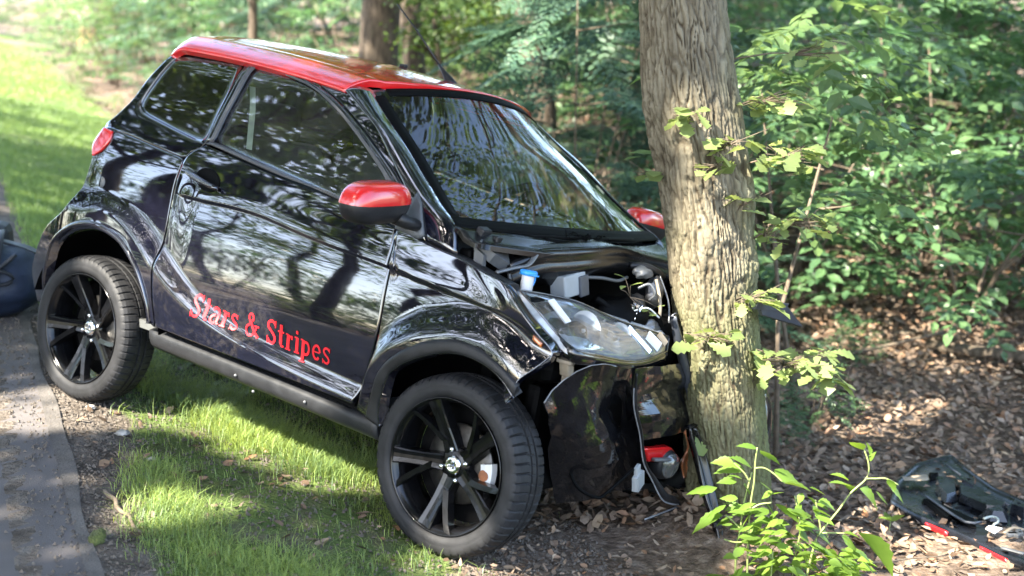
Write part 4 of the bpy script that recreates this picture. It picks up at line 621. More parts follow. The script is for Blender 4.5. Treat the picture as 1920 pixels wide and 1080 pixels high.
def tyre_clear(X, Y):
    ok = np.ones(len(X), bool)
    for wx, s in ((0, 1), (WB, 1), (0, -1), (WB, -1)):
        c = CAR_M @ Vector((wx, -s * .635, 0)); fwd = CAR_M.to_3x3() @ Vector((1, 0, 0)); rt = CAR_M.to_3x3() @ Vector((0, -1, 0))
        dx, dy = X - c.x, Y - c.y
        u = (dx * fwd.x + dy * fwd.y); v = dx * rt.x + dy * rt.y
        ok &= ~((np.abs(u) < .15) & (np.abs(v) < .085))
    return ok
def scatter(n, a0, a1, b0, b1):
    a = rng.uniform(a0, a1, n); b = rng.uniform(b0, b1, n)
    return FW[0] * a + BWV[0] * b, FW[1] * a + BWV[1] * b
# near tufted patch beside and under the car
X, Y = scatter(300000, 1.8, 7.5, .28, 2.3)
dens_ = grassy(X, Y) * np.clip(.34 + .95 * vnoise(X, Y, 4.3, 3) + .75 * vnoise(X, Y, 9, 4), .05, 1)
a_, b_ = ab(X, Y)
dens_ *= np.where((a_ < 3.35) & (b_ > 1.05), .35, 1) * (1 - .85 * np.exp(-(((a_ - 3.75) / .28) ** 2 + ((b_ - 1.02) / .16) ** 2))) * (1 - .8 * np.exp(-(((a_ - 3.2) / .3) ** 2 + ((b_ - .38) / .1) ** 2)))
k = (rng.random(len(X)) < dens_) & tyre_clear(X, Y)
X, Y = X[k], Y[k]
H = rng.uniform(.018, .062, len(X)) * (1 + .5 * np.clip(vnoise(X, Y, 6, 9), -1, 1)) * (1 + .5 * smoothstep((ab(X, Y)[0] - 3.6) / 1))
g1 = blades(X, Y, H, rng.uniform(.0016, .0036, len(X)), 1.25, 'grass', 'grass_blade')
# sparse blades straying over the bare verge
X, Y = scatter(9000, 1.8, 8, .36, 1.9)
k = (rng.random(len(X)) < .35 * (vnoise(X, Y, 5, 12) > .15)) & tyre_clear(X, Y)
blades(X[k], Y[k], rng.uniform(.02, .06, k.sum()), rng.uniform(.002, .004, k.sum()), .9, 'grass', 'grass_blade')
# mown verge running away behind the car
X, Y = scatter(120000, 6.8, 22, .35, 2.7)
k = rng.random(len(X)) < grassy(X, Y) * .95 * np.interp(ab(X, Y)[0], [6.8, 22], [1, .55])
X, Y = X[k], Y[k]
blades(X, Y, rng.uniform(.035, .075, len(X)), rng.uniform(.004, .008, len(X)) * np.interp(ab(X, Y)[0], [7, 22], [1, 2.2]), .6, 'lawn_grass', 'grass_lawn')
X, Y = scatter(26000, 22, 46, .3, 3.0)
k = rng.random(len(X)) < grassy(X, Y)
blades(X[k], Y[k], rng.uniform(.05, .10, k.sum()), rng.uniform(.015, .03, k.sum()), .6, 'lawn_grass', 'grass_lawn')

# ---- fallen leaves: curled five-sided flakes, a few centimetres each
def flakes(X, Y, size, name, lift=0.02):
    n = len(X); Z = height(X, Y)
    yaw = rng.uniform(0, 2 * np.pi, n); tilt = rng.normal(0, .38, (n, 2)); curl = rng.uniform(-.35, .55, n)
    tmpl = np.array([(-.5, 0, 0), (-.18, .27, 1), (.22, .24, 1), (.55, 0, 0), (.2, -.25, 1), (-.2, -.26, 1), (0, 0, 0)])
    P = np.repeat(tmpl[None], n, 0).copy()
    P[..., :2] *= (1 + rng.normal(0, .14, (n, 7, 2)))
    P[..., 1] *= rng.uniform(.7, 1.25, n)[:, None]
    P[..., 2] = P[..., 2] * curl[:, None] * .28 + rng.normal(0, .03, (n, 7)) + curl[:, None] * .5 * P[..., 0] ** 2
    P *= size[:, None, None]
    c, s = np.cos(yaw)[:, None], np.sin(yaw)[:, None]
    x = P[..., 0] * c - P[..., 1] * s; y = P[..., 0] * s + P[..., 1] * c
    z = P[..., 2] + x * tilt[:, :1] + y * tilt[:, 1:]
    V = np.stack([x + X[:, None], y + Y[:, None], z + (Z + rng.uniform(.004, lift, n))[:, None]], -1)
    b = (np.arange(n) * 7)[:, None]
    F = np.concatenate([b + [6, i, (i + 1) % 6] for i in range(6)]).astype(np.int32)
    return tag(link(name, npmesh(name, V.reshape(-1, 3), F, False), 'dead_leaf'), kind='stuff')
X, Y = scatter(88000, -1.2, 11, .9, 8.5)
k = (rng.random(len(X)) < littered(X, Y) * np.interp(ab(X, Y)[1], [0, 5, 9], [1, 1, .8])) & tyre_clear(X, Y) & (Y > 2.2)
near = np.hypot((X - .15) / 1.25, (Y - 3.35) / .8) < 1
k &= ~near | (rng.random(len(X)) < .6)
flakes(X[k], Y[k], rng.uniform(.024, .060, k.sum()) * np.where(near[k], .5, 1), 'leaf_litter', .035)
X, Y = scatter(2600, 1.5, 8, .3, 1.9)
k = (rng.random(len(X)) < .28) & tyre_clear(X, Y)
flakes(X[k], Y[k], rng.uniform(.02, .05, k.sum()), 'leaf_litter', .02)
X, Y = scatter(22000, 6, 30, 2.0, 16)
k = rng.random(len(X)) < littered(X, Y)
flakes(X[k], Y[k], rng.uniform(.05, .11, k.sum()), 'leaf_litter', .05)
# crumbs of soil and grit along the road edge and under the nose
def crumbs(X, Y, size, name, m):
    n = len(X); Z = height(X, Y)
    t = np.array([(1, 0, 0), (-.5, .87, 0), (-.5, -.87, 0), (0, 0, .9)])
    yaw = rng.uniform(0, 6.28, n); P = np.repeat(t[None], n, 0) * (1 + rng.normal(0, .25, (n, 4, 3))) * size[:, None, None]
    c, s = np.cos(yaw)[:, None], np.sin(yaw)[:, None]
    V = np.stack([P[..., 0] * c - P[..., 1] * s + X[:, None], P[..., 0] * s + P[..., 1] * c + Y[:, None], P[..., 2] + Z[:, None] + .004], -1)
    b = (np.arange(n) * 4)[:, None]
    F = np.concatenate([b + q for q in ([0, 1, 3], [1, 2, 3], [2, 0, 3], [0, 2, 1])]).astype(np.int32)
    return tag(link(name, npmesh(name, V.reshape(-1, 3), F, False), m), kind='stuff')
mat('soil_crumb', (.085, .070, .056), rough=.95, var=.5, scale=30)
X, Y = scatter(42000, 1.8, 7, -.25, 1.9)
bb = ab(X, Y)[1]
k = rng.random(len(X)) < (1 - .6 * grassy(X, Y)) * smoothstep((bb - .02) / .3)
crumbs(X[k], Y[k], rng.uniform(.002, .009, k.sum()) ** 1.0, 'soil_grit', 'soil_crumb')

# ================================================================== the oak
def voronoi_bark(th, z, circ, cw, ch, seed):
    """F2-F1 distance of a stretched, jittered cell pattern wrapped round the trunk."""
    r = np.random.default_rng(seed)
    nc = max(4, int(round(circ / cw))); nr = int(8 / ch) + 4
    jx = r.uniform(.12, .88, (nr, nc)); jz = r.uniform(.05, .95, (nr, nc))
    u = (th / (2 * np.pi) % 1.0) * nc; v = (z + 2) / ch
    iu = np.floor(u).astype(int); iv = np.floor(v).astype(int)
    d1 = np.full(u.shape, 9.); d2 = np.full(u.shape, 9.)
    for di in (-1, 0, 1):
        for dj in (-1, 0, 1):
            a = (iu + di) % nc; b = np.clip(iv + dj, 0, nr - 1)
            dx = (iu + di + jx[b, a]) - u; dz = (iv + dj + jz[b, a]) - v
            d = np.sqrt(dx * dx + (dz * .9) ** 2)
            m = d < d1
            d2 = np.where(m, d1, np.minimum(d2, d)); d1 = np.where(m, d, d1)
    return d2 - d1

oak = empty('oak_tree', (W['tree'][-1][0], 4.32, hz(.80, 4.32)))
tag(oak, 'furrowed oak trunk with leafy shoots, hit by the car', 'tree')
ax_pts = np.array([[p[0], p[1], p[2], p[3]] for p in W['tree']])[::-1]
ax_pts[:, 3] -= .0045; ax_pts[0, 3] = .164; ax_pts[1, 3] = .152
low = np.array([[.812, 4.32, -.50, .205], [.808, 4.32, -.38, .180]])
up_ = np.array([[.50, 4.32, 1.95, .138], [.44, 4.34, 2.6, .130], [.37, 4.36, 3.4, .122], [.31, 4.38, 4.4, .11], [.28, 4.4, 5.6, .10], [.30, 4.4, 7.2, .08], [.3, 4.4, 9.0, .05]])
AX = np.vstack([low, ax_pts, up_])
nt_, nzv = 260, 620
zz = np.concatenate([np.linspace(-.45, 1.75, 560), np.linspace(1.76, 9, 60)])
cx = np.interp(zz, AX[:, 2], AX[:, 0]); cyy = np.interp(zz, AX[:, 2], AX[:, 1]); rad = np.interp(zz, AX[:, 2], AX[:, 3])
ks = np.hanning(21); ks /= ks.sum()
sm = lambda a: np.convolve(np.pad(a, 10, mode='edge'), ks, mode='valid')
cx, rad = sm(cx), sm(rad)
th = np.linspace(0, 2 * np.pi, nt_, endpoint=False)
TH, ZZ = np.meshgrid(th, zz); 
def wob(seed, fmax, zf, n=16):
    r = np.random.default_rng(seed); o = 0
    for _ in range(n):
        k = r.integers(1, fmax); o = o + np.sin(k * TH + r.uniform(-1, 1) * zf * ZZ * (.4 + k / fmax) + r.uniform(0, 6.28)) / math.sqrt(n)
    return o
wx = .28 * np.sin(ZZ * 9 + 2 * np.sin(TH * 2)) * .3 + .06 * np.sin(ZZ * 23 + TH * 3) + .03 * np.sin(ZZ * 61 + TH * 9)
f1 = voronoi_bark(TH + wx * .45, ZZ + .03 * np.sin(TH * 7), .9, .024, .15, 3)
f2 = voronoi_bark(TH + wx * .5, ZZ + .012 * np.sin(TH * 13), .9, .017, .030, 8)
low_amt = smoothstep((.9 - ZZ) / .8)
sw = np.abs(((TH / (2 * np.pi) * 46 + .55 * wob(1, 14, 16) + .30 * wob(2, 30, 40)) % 1.0) - .5) * 2      # long wandering furrows
open_ = smoothstep((wob(3, 12, 26) + .75) / .7)
fur = 1 - (1 - smoothstep((sw - .04) / .34)) * open_
plate = np.minimum(fur, .35 + .65 * smoothstep((f1 - .02) / .20))
crk = smoothstep(f2 / .16)
disp = (plate - .8) * .0125 * (1 - .35 * low_amt) + (crk - .85) * (.0022 + .0035 * low_amt) + .0016 * np.sin(TH * 61 + ZZ * 31 + 5 * np.sin(ZZ * 17)) * plate
disp += .006 * np.sin(TH * 3 + ZZ * 1.9) + .004 * np.sin(TH * 5 - ZZ * 3.3 + 1)
# burrs, a knot and old bumps
for (tz, tt, s_, a_) in ((.95, -1.95, .07, .013), (1.16, -2.7, .06, .014), (.72, -1.5, .045, .012), (.86, -.55, .07, .02), (.60, -.42, .06, .018), (1.02, -2.9, .05, .012), (.76, -2.75, .05, .012)):
    dth = (TH - tt + np.pi) % (2 * np.pi) - np.pi
    dd = np.hypot(dth * .15, ZZ - tz) / s_
    disp += a_ * .7 * np.exp(-dd ** 2) * (1 + .3 * np.sin(dd * 9))
dth = (TH + 1.5 + np.pi) % (2 * np.pi) - np.pi
dd = np.hypot(dth * .15, (ZZ - .72)) / .022
disp += .005 * np.exp(-(dd - 1) ** 2 * 3) - .004 * np.exp(-dd ** 2 * 3)
RRR = rad[:, None] + disp
V = np.stack([cx[:, None] + RRR * np.cos(TH), cyy[:, None] + RRR * np.sin(TH), ZZ], -1)
idx = np.arange(len(zz) * nt_).reshape(len(zz), nt_); nx_ = np.roll(idx, -1, 1)
F = np.stack([idx[:-1], nx_[:-1], nx_[1:], idx[1:]], -1).reshape(-1, 4)
V[..., 0] -= oak.location.x; V[..., 1] -= oak.location.y; V[..., 2] -= oak.location.z
me = npmesh('trunk', V.reshape(-1, 3), F)
al = me.attributes.new('algae', 'FLOAT', 'POINT')
alv = (.55 * low_amt + .35 * smoothstep((np.cos(TH - .2) - .1) / .8) - .15 * smoothstep((ZZ - 1.0) / .5)).ravel().astype(np.float32)
al.data.foreach_set('value', alv)
ib = me.attributes.new('furrow_tone', 'FLOAT', 'POINT')
ib.data.foreach_set('value', (np.clip(1 - plate, 0, 1) ** 1.5 * .95).ravel().astype(np.float32))  # darker brown towards the bottom of the furrows
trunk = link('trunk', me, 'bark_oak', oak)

# ------------------------------------------------------------------ leaf shapes
def leaf_mesh(name, outline, m, fold=.18, droop=.12):
    """outline: half-widths along the midrib (t, w). Base at the origin, tip at y=1."""
    t = np.array([p[0] for p in outline]); w = np.array([p[1] for p in outline])
    zc = -droop * t ** 2
    V = []; F = []
    for k in range(len(t)):
        V += [(-w[k], t[k], zc[k] + fold * w[k]), (0, t[k], zc[k]), (w[k], t[k], zc[k] + fold * w[k])]
    for k in range(len(t) - 1):
        a = 3 * k; F += [(a, a + 1, a + 4, a + 3), (a + 1, a + 2, a + 5, a + 4)]
    me = bpy.data.meshes.new(name); me.from_pydata(V, [], F)
    me.polygons.foreach_set('use_smooth', np.ones(len(F), bool)); me.update()
    me.materials.append(MATS[m]); return me
OAK_O = [(0, .015), (.10, .05), (.2, .13), (.28, .10), (.38, .23), (.47, .16), (.58, .31), (.68, .21), (.80, .30), (.9, .17), (1, .02)]
OAK_L = [leaf_mesh('leaf', OAK_O, 'leaf_oak', .25, .15), leaf_mesh('leaf', [(a, b * 1.15) for a, b in OAK_O], 'leaf_oak', .05, .3)]
PL_O = [(0, .012), (.12, .16), (.25, .27), (.33, .25), (.42, .30), (.5, .24), (.6, .25), (.7, .15), (.8, .13), (.9, .05), (1, .006)]
PLANT_L = [leaf_mesh('leaf', PL_O, 'leaf_plant', .22, .12), leaf_mesh('leaf', PL_O, 'leaf_plant', -.15, .28), leaf_mesh('leaf', PL_O, 'leaf_plant', .4, .2)]

def place_leaf(me, base, tip, roll, parent, wscale=1.0, name='leaf'):
    b, t = Vector(base), Vector(tip)
    y = (t - b); L = y.length; y.normalize()
    z = Vector((0, 0, 1)); z = (z - y * z.dot(y))
    if z.length < .05: z = Vector((0, -1, 0)) - y * (-y.y)
    z.normalize(); x = y.cross(z)
    R = Matrix((x, y, z)).transposed() @ Matrix.Rotation(roll, 3, 'Y')
    o = bpy.data.objects.new(name, me); COL.objects.link(o)
    o.parent = parent
    o.matrix_local = Matrix.Translation(b - Vector(parent.location)) @ R.to_4x4() @ Matrix.Diagonal((L * wscale, L, L, 1))
    return o

# leafy shoots straight out of the trunk
tw = MB()
rs = random.Random(4)
shoot_leaves = []
for sx_, sy_, sz_, wx_, wz_, n in W['sprouts'][:-1]:
    k = int(np.argmin(np.abs(zz - sz_))); c = Vector((cx[k], cyy[k], sz_))
    p = Vector((sx_, sy_, sz_))
    d = (p - c); d.z = 0
    root = c + d.normalized() * rad[k] * .98 + Vector((0, 0, -.02))
    n = int(n * 2.0)
    tw.tube([Vector(root) - Vector(oak.location), (root + p) / 2 + Vector((0, 0, .012)) - Vector(oak.location), p - Vector(oak.location)], [.0035, .0026, .0016], 5)
    for i in range(n):
        q = p + Vector((rs.uniform(-1, 1) * wx_, rs.uniform(-.5, .5) * wx_, rs.uniform(-1, 1) * wz_ * .8))
        tw.tube([(root * .3 + p * .7) - Vector(oak.location), (p + q) / 2 + Vector((0, 0, .006)) - Vector(oak.location), q - Vector(oak.location)], [.0018, .0014, .001], 4)
        a = rs.uniform(0, 6.28); e = rs.uniform(-.5, .35); L_ = rs.uniform(.05, .095)
        dirv = Vector((math.cos(a) * math.cos(e) + .5 * (1 if sx_ > .75 else -.1), math.sin(a) * math.cos(e), math.sin(e))).normalized()
        shoot_leaves.append((q, q + dirv * L_, rs.uniform(-.7, .7)))
    for i in range(3):
        q = p + Vector((rs.uniform(.02, .14) * (1 if sx_ > .7 else -.6), rs.uniform(-.04, .04), rs.uniform(-.02, .06)))
        tw.tube([p - Vector(oak.location), q - Vector(oak.location)], [.0015, .0008], 4)
for q, t_, r_ in shoot_leaves:
    place_leaf(rs.choice(OAK_L), q, t_, r_, oak)
twigs = tag(tw.build('shoot_twigs', 'twig_brown', oak), kind='stuff')
# limbs that carry the crown
lb = MB()
LIMBS = [((.30, 4.25, 4.6), (-1.2, 3.6, 5.6), (-2.6, 3.2, 6.6)), ((.28, 4.3, 5.2), (1.5, 4.9, 6.2), (2.8, 5.4, 7.2)), ((.28, 4.3, 5.8), (.1, 5.7, 6.8), (-.2, 7.0, 7.8)), ((.30, 4.3, 6.4), (.9, 3.0, 7.3), (1.4, 1.8, 8.2)), ((.35, 4.2, 3.5), (.42, 4.05, 3.56), (.5, 3.85, 3.7))]
for l in LIMBS:
    lb.tube([Vector(p) - Vector(oak.location) for p in catmull(np.array(l), 10)], list(np.linspace(.07, .02, 10)) if l[0][2] > 4 else list(np.linspace(.025, .012, 10)), 8)
lb.build('limb', 'bark_oak', oak)

# ------------------------------------------------------------------ crowns of small leaf faces, with gaps
def leaf_cloud(P, size, up=.5, seed=1):
    """One folded four-sided leaf per point -> (V, F)."""
    r = np.random.default_rng(seed); n = len(P)
    nrm = r.normal(0, 1, (n, 3)); nrm[:, 2] = np.abs(nrm[:, 2]) + up * 2; nrm /= np.linalg.norm(nrm, axis=1, keepdims=True)
    t = r.normal(0, 1, (n, 3)); t -= nrm * (t * nrm).sum(1, keepdims=True); t /= np.linalg.norm(t, axis=1, keepdims=True)
    s = np.cross(nrm, t)
    L = (size * r.uniform(.7, 1.3, n))[:, None]
    V = np.stack([P - t * L * .5, P + s * L * .32 + nrm * L * .06, P + t * L * .5 - nrm * L * .05, P - s * L * .32 + nrm * L * .06], 1)
    b = (np.arange(n) * 4)[:, None]
    return V.reshape(-1, 3), np.concatenate([b + [0, 1, 2], b + [0, 2, 3]]).astype(np.int32)
def clumps(centre, radii, n, nclump, csz, seed):
    """Points gathered in clumps through an ellipsoid."""
    r = np.random.default_rng(seed)
    d = r.normal(0, 1, (nclump, 3)); d /= np.linalg.norm(d, axis=1, keepdims=True)
    c = d * (r.uniform(.15, 1, nclump) ** .5)[:, None] * np.array(radii)
    k = r.integers(0, nclump, n)
    P = c[k] + r.normal(0, 1, (n, 3)) * np.array(csz) * r.uniform(.5, 1.2, (nclump, 1))[k]
    return P + np.array(centre)
LIT = np.array(W['lit'])
SV = np.array(SUN)
def clear_of_sunlit(P):
    """Thin the crown where beams reach the sunlit spots of the photograph: the gaps in the leaves are real gaps."""
    keep = np.ones(len(P), bool)
    for x, y, z, r in LIT:
        d = P - np.array([x, y, z]); t = d @ SV
        perp = np.linalg.norm(d - t[:, None] * SV, axis=1)
        keep &= ~((perp < r + .05) & (t > .6))
    return keep

def big_tree(name, base, hgt, rad_, crown_c, crown_r, n, seed, label, group, m='leaf_canopy', size=.17, lean=(0, 0), bark='bark_dark', punch=True, nclump=70, csz=(.8, .8, .45), extra=None):
    root = empty(name, (base[0], base[1], hz(*base) - .05))
    tag(root, label, 'tree', group)
    top = Vector((crown_c[0], crown_c[1], crown_c[2] + crown_r[2] * .3)) - Vector(root.location)
    mb = MB()
    k = 12
    path = [Vector((0, 0, 0)).lerp(top, i / (k - 1)) + Vector((math.sin(i * 1.3 + seed) * .10, math.cos(i * 1.7 + seed) * .10, 0)) * (i > 0) for i in range(k)]
    mb.tube(path, [rad_ * (1.25 if i == 0 else 1) * (1 - .8 * i / (k - 1)) for i in range(k)], 14)
    rr = random.Random(seed)
    for i in range(9):
        s0 = path[rr.randint(5, k - 2)]
        a = rr.uniform(0, 6.28)
        e = Vector((math.cos(a) * crown_r[0] * .75, math.sin(a) * crown_r[1] * .75, rr.uniform(.0, crown_r[2] * .8)))
        mb.tube([s0, s0 + e * .5 + Vector((0, 0, .3)), s0 + e], [rad_ * .36, rad_ * .22, rad_ * .07], 7)
    mb.build('trunk', bark, root)
    P = clumps(crown_c, crown_r, n, nclump, csz, seed)
    P = P[P[:, 2] > crown_c[2] - crown_r[2] * 1.05]
    if extra is not None: P = np.vstack([P, extra])
    if punch: P = P[clear_of_sunlit(P)]
    V, F = leaf_cloud(P - np.array(root.location), size, .35, seed)
    link('crown', npmesh('crown', V, F, False), m, root)
    return root
# the oak's own crown
P = clumps((.3, 4.9, 8.4), (5.2, 5.6, 2.7), 40000, 110, (.7, .7, .4), 5)
P = P[clear_of_sunlit(P)]
V, F = leaf_cloud(P - np.array(oak.location), .16, .35, 5)
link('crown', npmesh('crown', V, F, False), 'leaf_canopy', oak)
# trees on the far side of the road: they shade the car and stand in its paint
SHADE = [((-9.4, 1.4), (-6.0, .6, 9.2), (5.0, 4.6, 3.2), 27000, .14),
         ((-9.8, 7.0), (-9.3, 6.0, 9.0), (4.4, 4.4, 3.0), 13000, .16),
         ((-4.2, -5.0), (-2.6, -2.6, 9.6), (4.4, 4.0, 3.0), 23000, .18)]
# unseen leaf clumps added to the first crown along sun rays, shading chosen spots
SHADE_CLUMPS = []
for (x, y, z, r, n) in ((.58, 4.2, 1.22, .22, 260), (.55, 4.2, 1.55, .25, 260), (.64, 4.2, 1.02, .14, 140), (.74, 4.15, .12, .15, 220), (.74, 4.1, -.2, .2, 260), (-1.2, 4.4, 1.1, .5, 500), (1.3, 5.0, -.5, .6, 700), (2.0, 6.2, -.6, .6, 700), (2.7, 5.6, -.6, .6, 700), (1.6, 4.75, -.5, .3, 250), (.45, 3.65, -.3, .25, 300), (-1.4, 14.4, 1.2, .5, 700), (-2.6, 6.9, 0, .6, 400)):
    t = (8.6 - z) / SUN.z
    SHADE_CLUMPS.append(np.array([x, y, z]) + SV * t + rng.normal(0, r, (n, 3)))
SHADE_CLUMPS = np.vstack(SHADE_CLUMPS)
for i, (b, cc, cr, n, rd) in enumerate(SHADE):
    big_tree('roadside_tree', b, 9, rd, cc, cr, n, 20 + i, 'tall broadleaf tree standing across the road', 'trees across the road', extra=SHADE_CLUMPS if i == 0 else None)
# further trunks across the road, seen only mirrored in the paint
tree_protos = []
def proto_tree(seed, hgt, rad_, cr, m, bark, n=3000, cz=.78, size=.19, cs=.6):
    mb = MB(); k = 9; rr = random.Random(seed)
    path = [Vector((math.sin(i * 1.1 + seed) * .12, math.cos(i * 1.5 + seed) * .12, hgt * i / (k - 1))) for i in range(k)]
    mb.tube(path, [rad_ * (1.3 if i == 0 else 1) * (1 - .75 * i / (k - 1)) for i in range(k)], 12)
    for i in range(7):
        s0 = path[rr.randint(4, k - 2)]; a = rr.uniform(0, 6.28)
        e = Vector((math.cos(a) * cr[0] * .8, math.sin(a) * cr[1] * .8, rr.uniform(0, 1.2)))
        mb.tube([s0, s0 + e * .5 + Vector((0, 0, .25)), s0 + e], [rad_ * .35, rad_ * .2, rad_ * .06], 6)
    tm = mb.mesh('trunk'); tm.materials.append(MATS[bark])
    P = clumps((0, 0, hgt * cz), cr, n, 46, (cs, cs, cs * .6), seed)
    V, F = leaf_cloud(P, size, .35, seed)
    cm = npmesh('crown', V, F, False); cm.materials.append(MATS[m])
    return tm, cm
PROT = [proto_tree(41, 10, .20, (2.6, 2.6, 2.8), 'leaf_canopy', 'bark_dark'), proto_tree(42, 12, .26, (3.0, 3.0, 3.6), 'leaf_light', 'bark_dark'), proto_tree(43, 9, .15, (2.0, 2.0, 3.0), 'leaf_canopy', 'bark_dark'),
        proto_tree(44, 10, .20, (2.6, 2.6, 2.8), 'leaf_canopy', 'bark_dark', 7500), proto_tree(45, 12, .26, (3.0, 3.0, 3.6), 'leaf_canopy', 'bark_dark', 8500), proto_tree(46, 9, .15, (2.0, 2.0, 3.0), 'leaf_canopy', 'bark_dark', 6000),
        proto_tree(47, 6, .11, (1.7, 1.7, 2.1), 'leaf_light', 'bark_dark', 2600, .55, .13, .4), proto_tree(48, 7, .13, (2.0, 2.0, 2.4), 'leaf_canopy', 'bark_dark', 3000, .50, .14, .4)]
def put_tree(k, x, y, s, rz, name, label, group=None):
    r = empty(name, (x, y, hz(x, y) - .05), rz); r.scale = (s, s, s)
    tag(r, label, 'tree', group)
    link('trunk', PROT[k][0], None, r); link('crown', PROT[k][1], None, r)
    return r
# (low scrub between those trunks is placed with the other bushes)
rr = random.Random(9)
for (x, y) in ((-12, 3.8), (-15.0, -5.0), (-16.5, 1.0), (-14, 8.5), (-9.5, -6.0), (-6.5, -9.5), (-13, 13.0), (-6.9, 2.6), (-7.9, 4.6), (-7.4, -.4), (-9.2, 6.3), (-8.8, 8.8)):
    thin = x > -9.3 and -1 < y < 9; 
    put_tree(rr.randint(0, 2), x, y, rr.uniform(.5, .75) if thin else rr.uniform(.8, 1.15), rr.uniform(0, 6), 'roadside_tree', 'tree in the row on the other side of the road', 'trees beyond the road')
for (x, y) in ((-12.8, -.8), (-10.8, 5.4), (-14.2, 2.9), (-13.0, 9.2), (-17, -3.4), (-19, 6)):
    put_tree(rr.choice((6, 7)), x, y, rr.uniform(.8, 1.2), rr.uniform(0, 6), 'roadside_tree', 'leafy young tree beyond the other side of the road', 'young trees beyond the road')

# ------------------------------------------------------------------ undergrowth and the wood behind
def spray_mesh(name, m, seed, n=10, L=.46, leaf=.098, wid=.52, spread=.95):
    """A flat leafy twig: alternate oval leaves either side of a thin stem, folded along the midrib."""
    r = random.Random(seed); V = []; F = []
    def add(vs, fs):
        o = len(V); V.extend(vs); F.extend([tuple(i + o for i in f) for f in fs])
    # stem
    w = .003
    add([(-w, 0, 0), (w, 0, 0), (w * .4, L, -.06 * L), (-w * .4, L, -.06 * L)], [(0, 1, 2, 3)])
    for i in range(n):
        t = (i + .6) / n; s = 1 if i % 2 else -1
        if i == n - 1: s = 0
        b = Vector((0, t * L, -.06 * L * t * t))
        ang = s * (spread + r.uniform(-.2, .2)) + r.uniform(-.1, .1)
        l = leaf * (1 - .35 * abs(t - .55)) * r.uniform(.8, 1.2)
        d = Vector((math.sin(ang), math.cos(ang), r.uniform(-.35, .12))).normalized()
        q = Vector((d.y, -d.x, 0)).normalized(); up = q.cross(d); 
        roll = r.uniform(-.45, .45); q = q * math.cos(roll) + up * math.sin(roll)
        wd = l * wid * .5; f = abs(wd) * .25
        p1, p2, p3 = b + d * l * .3, b + d * l * .62, b + d * l
        add([b, p1 + q * wd, p2 + q * wd * .85, p3 + Vector((0, 0, -.12 * l)), p2 - q * wd * .85, p1 - q * wd, b + d * l * .5 - up * f], [(0, 1, 6), (1, 2, 6), (2, 3, 6), (3, 4, 6), (4, 5, 6), (5, 0, 6)])
    me = bpy.data.meshes.new(name); me.from_pydata([tuple(v) for v in V], [], F)
    me.update(); me.materials.append(MATS[m]); return me
def fir_mesh(name, m, seed, L=.6):
    """A conifer spray: a flat fan of side twigs, each fringed with needles."""
    r = random.Random(seed); V = []; F = []
    for i in range(15):
        t = (i + .5) / 15; b = Vector((0, t * L, -.10 * L * t * t))
        for s in (1, -1):
            a = s * r.uniform(.75, 1.05); l = L * .46 * (1 - t * .72) * r.uniform(.8, 1.1)
            d = Vector((math.sin(a), math.cos(a), -.10 + r.uniform(-.1, .05))).normalized(); q = Vector((d.y, -d.x, 0)).normalized()
            for k in range(4):
                u0, u1 = k / 4, (k + .9) / 4; w = .020 * (1 - .4 * u1)
                o = len(V)
                dz = Vector((0, 0, r.uniform(-.008, .010)))
                V += [b + d * l * u0, b + d * l * (u0 + .08) + q * w + dz, b + d * l * u1 + q * w * .6 + dz, b + d * l * u1, b + d * l * u1 - q * w * .6 + dz, b + d * l * (u0 + .08) - q * w + dz]
                F += [(o, o + 1, o + 2, o + 3), (o, o + 3, o + 4, o + 5)]
    o = len(V); V += [(-.004, 0, 0), (.004, 0, 0), (.001, L, -.1 * L), (-.001, L, -.1 * L)]; F.append((o, o + 1, o + 2, o + 3))
    me = bpy.data.meshes.new(name); me.from_pydata([tuple(v) for v in V], [], F); me.update(); me.materials.append(MATS[m]); return me
SPR = [spray_mesh('leafy_branch', 'leaf_beech', s, n=9 + s % 3, L=.42 + .04 * (s % 3)) for s in range(5)]
SPL = [spray_mesh('leafy_branch', 'leaf_light', s + 10, n=9, L=.45, leaf=.10) for s in range(4)]
FIR = [fir_mesh('fir_branch', 'leaf_fir', s, .5 + .08 * s) for s in range(3)]
def arr(me):
    v = np.zeros(len(me.vertices) * 3, np.float32); me.vertices.foreach_get('co', v)
    return v.reshape(-1, 3), [tuple(p.vertices) for p in me.polygons]
def shrub_layout(hgt, rad_, n, seed, tiers=0, zlow=.10):
    """Positions and directions of twigs on a bush: tiers of near-level branches round a few stems."""
    r = random.Random(seed); out = []
    for i in range(n):
        t = r.random() ** .8
        z = hgt * (zlow + (.98 - zlow) * t)
        if tiers: z = hgt * (round(t * tiers + .5) / (tiers + .5)) + r.gauss(0, .035)
        prof_ = math.sin(math.pi * min(1, .18 + .80 * t)) ** .6
        a = r.uniform(0, 2 * math.pi); ra = rad_ * prof_ * r.uniform(.25, 1)
        p = Vector((math.cos(a) * ra, math.sin(a) * ra, z + .04 * hgt * (1 - ra / rad_)))
        d = a + r.gauss(0, .6)
        out.append(Matrix.Translation(p) @ Matrix.Rotation(d - math.pi / 2, 4, 'Z') @ Matrix.Rotation(r.gauss(-.08, .22), 4, 'X') @ Matrix.Rotation(r.gauss(0, .3), 4, 'Y') @ Matrix.Scale(r.uniform(.75, 1.3), 4))
    return out
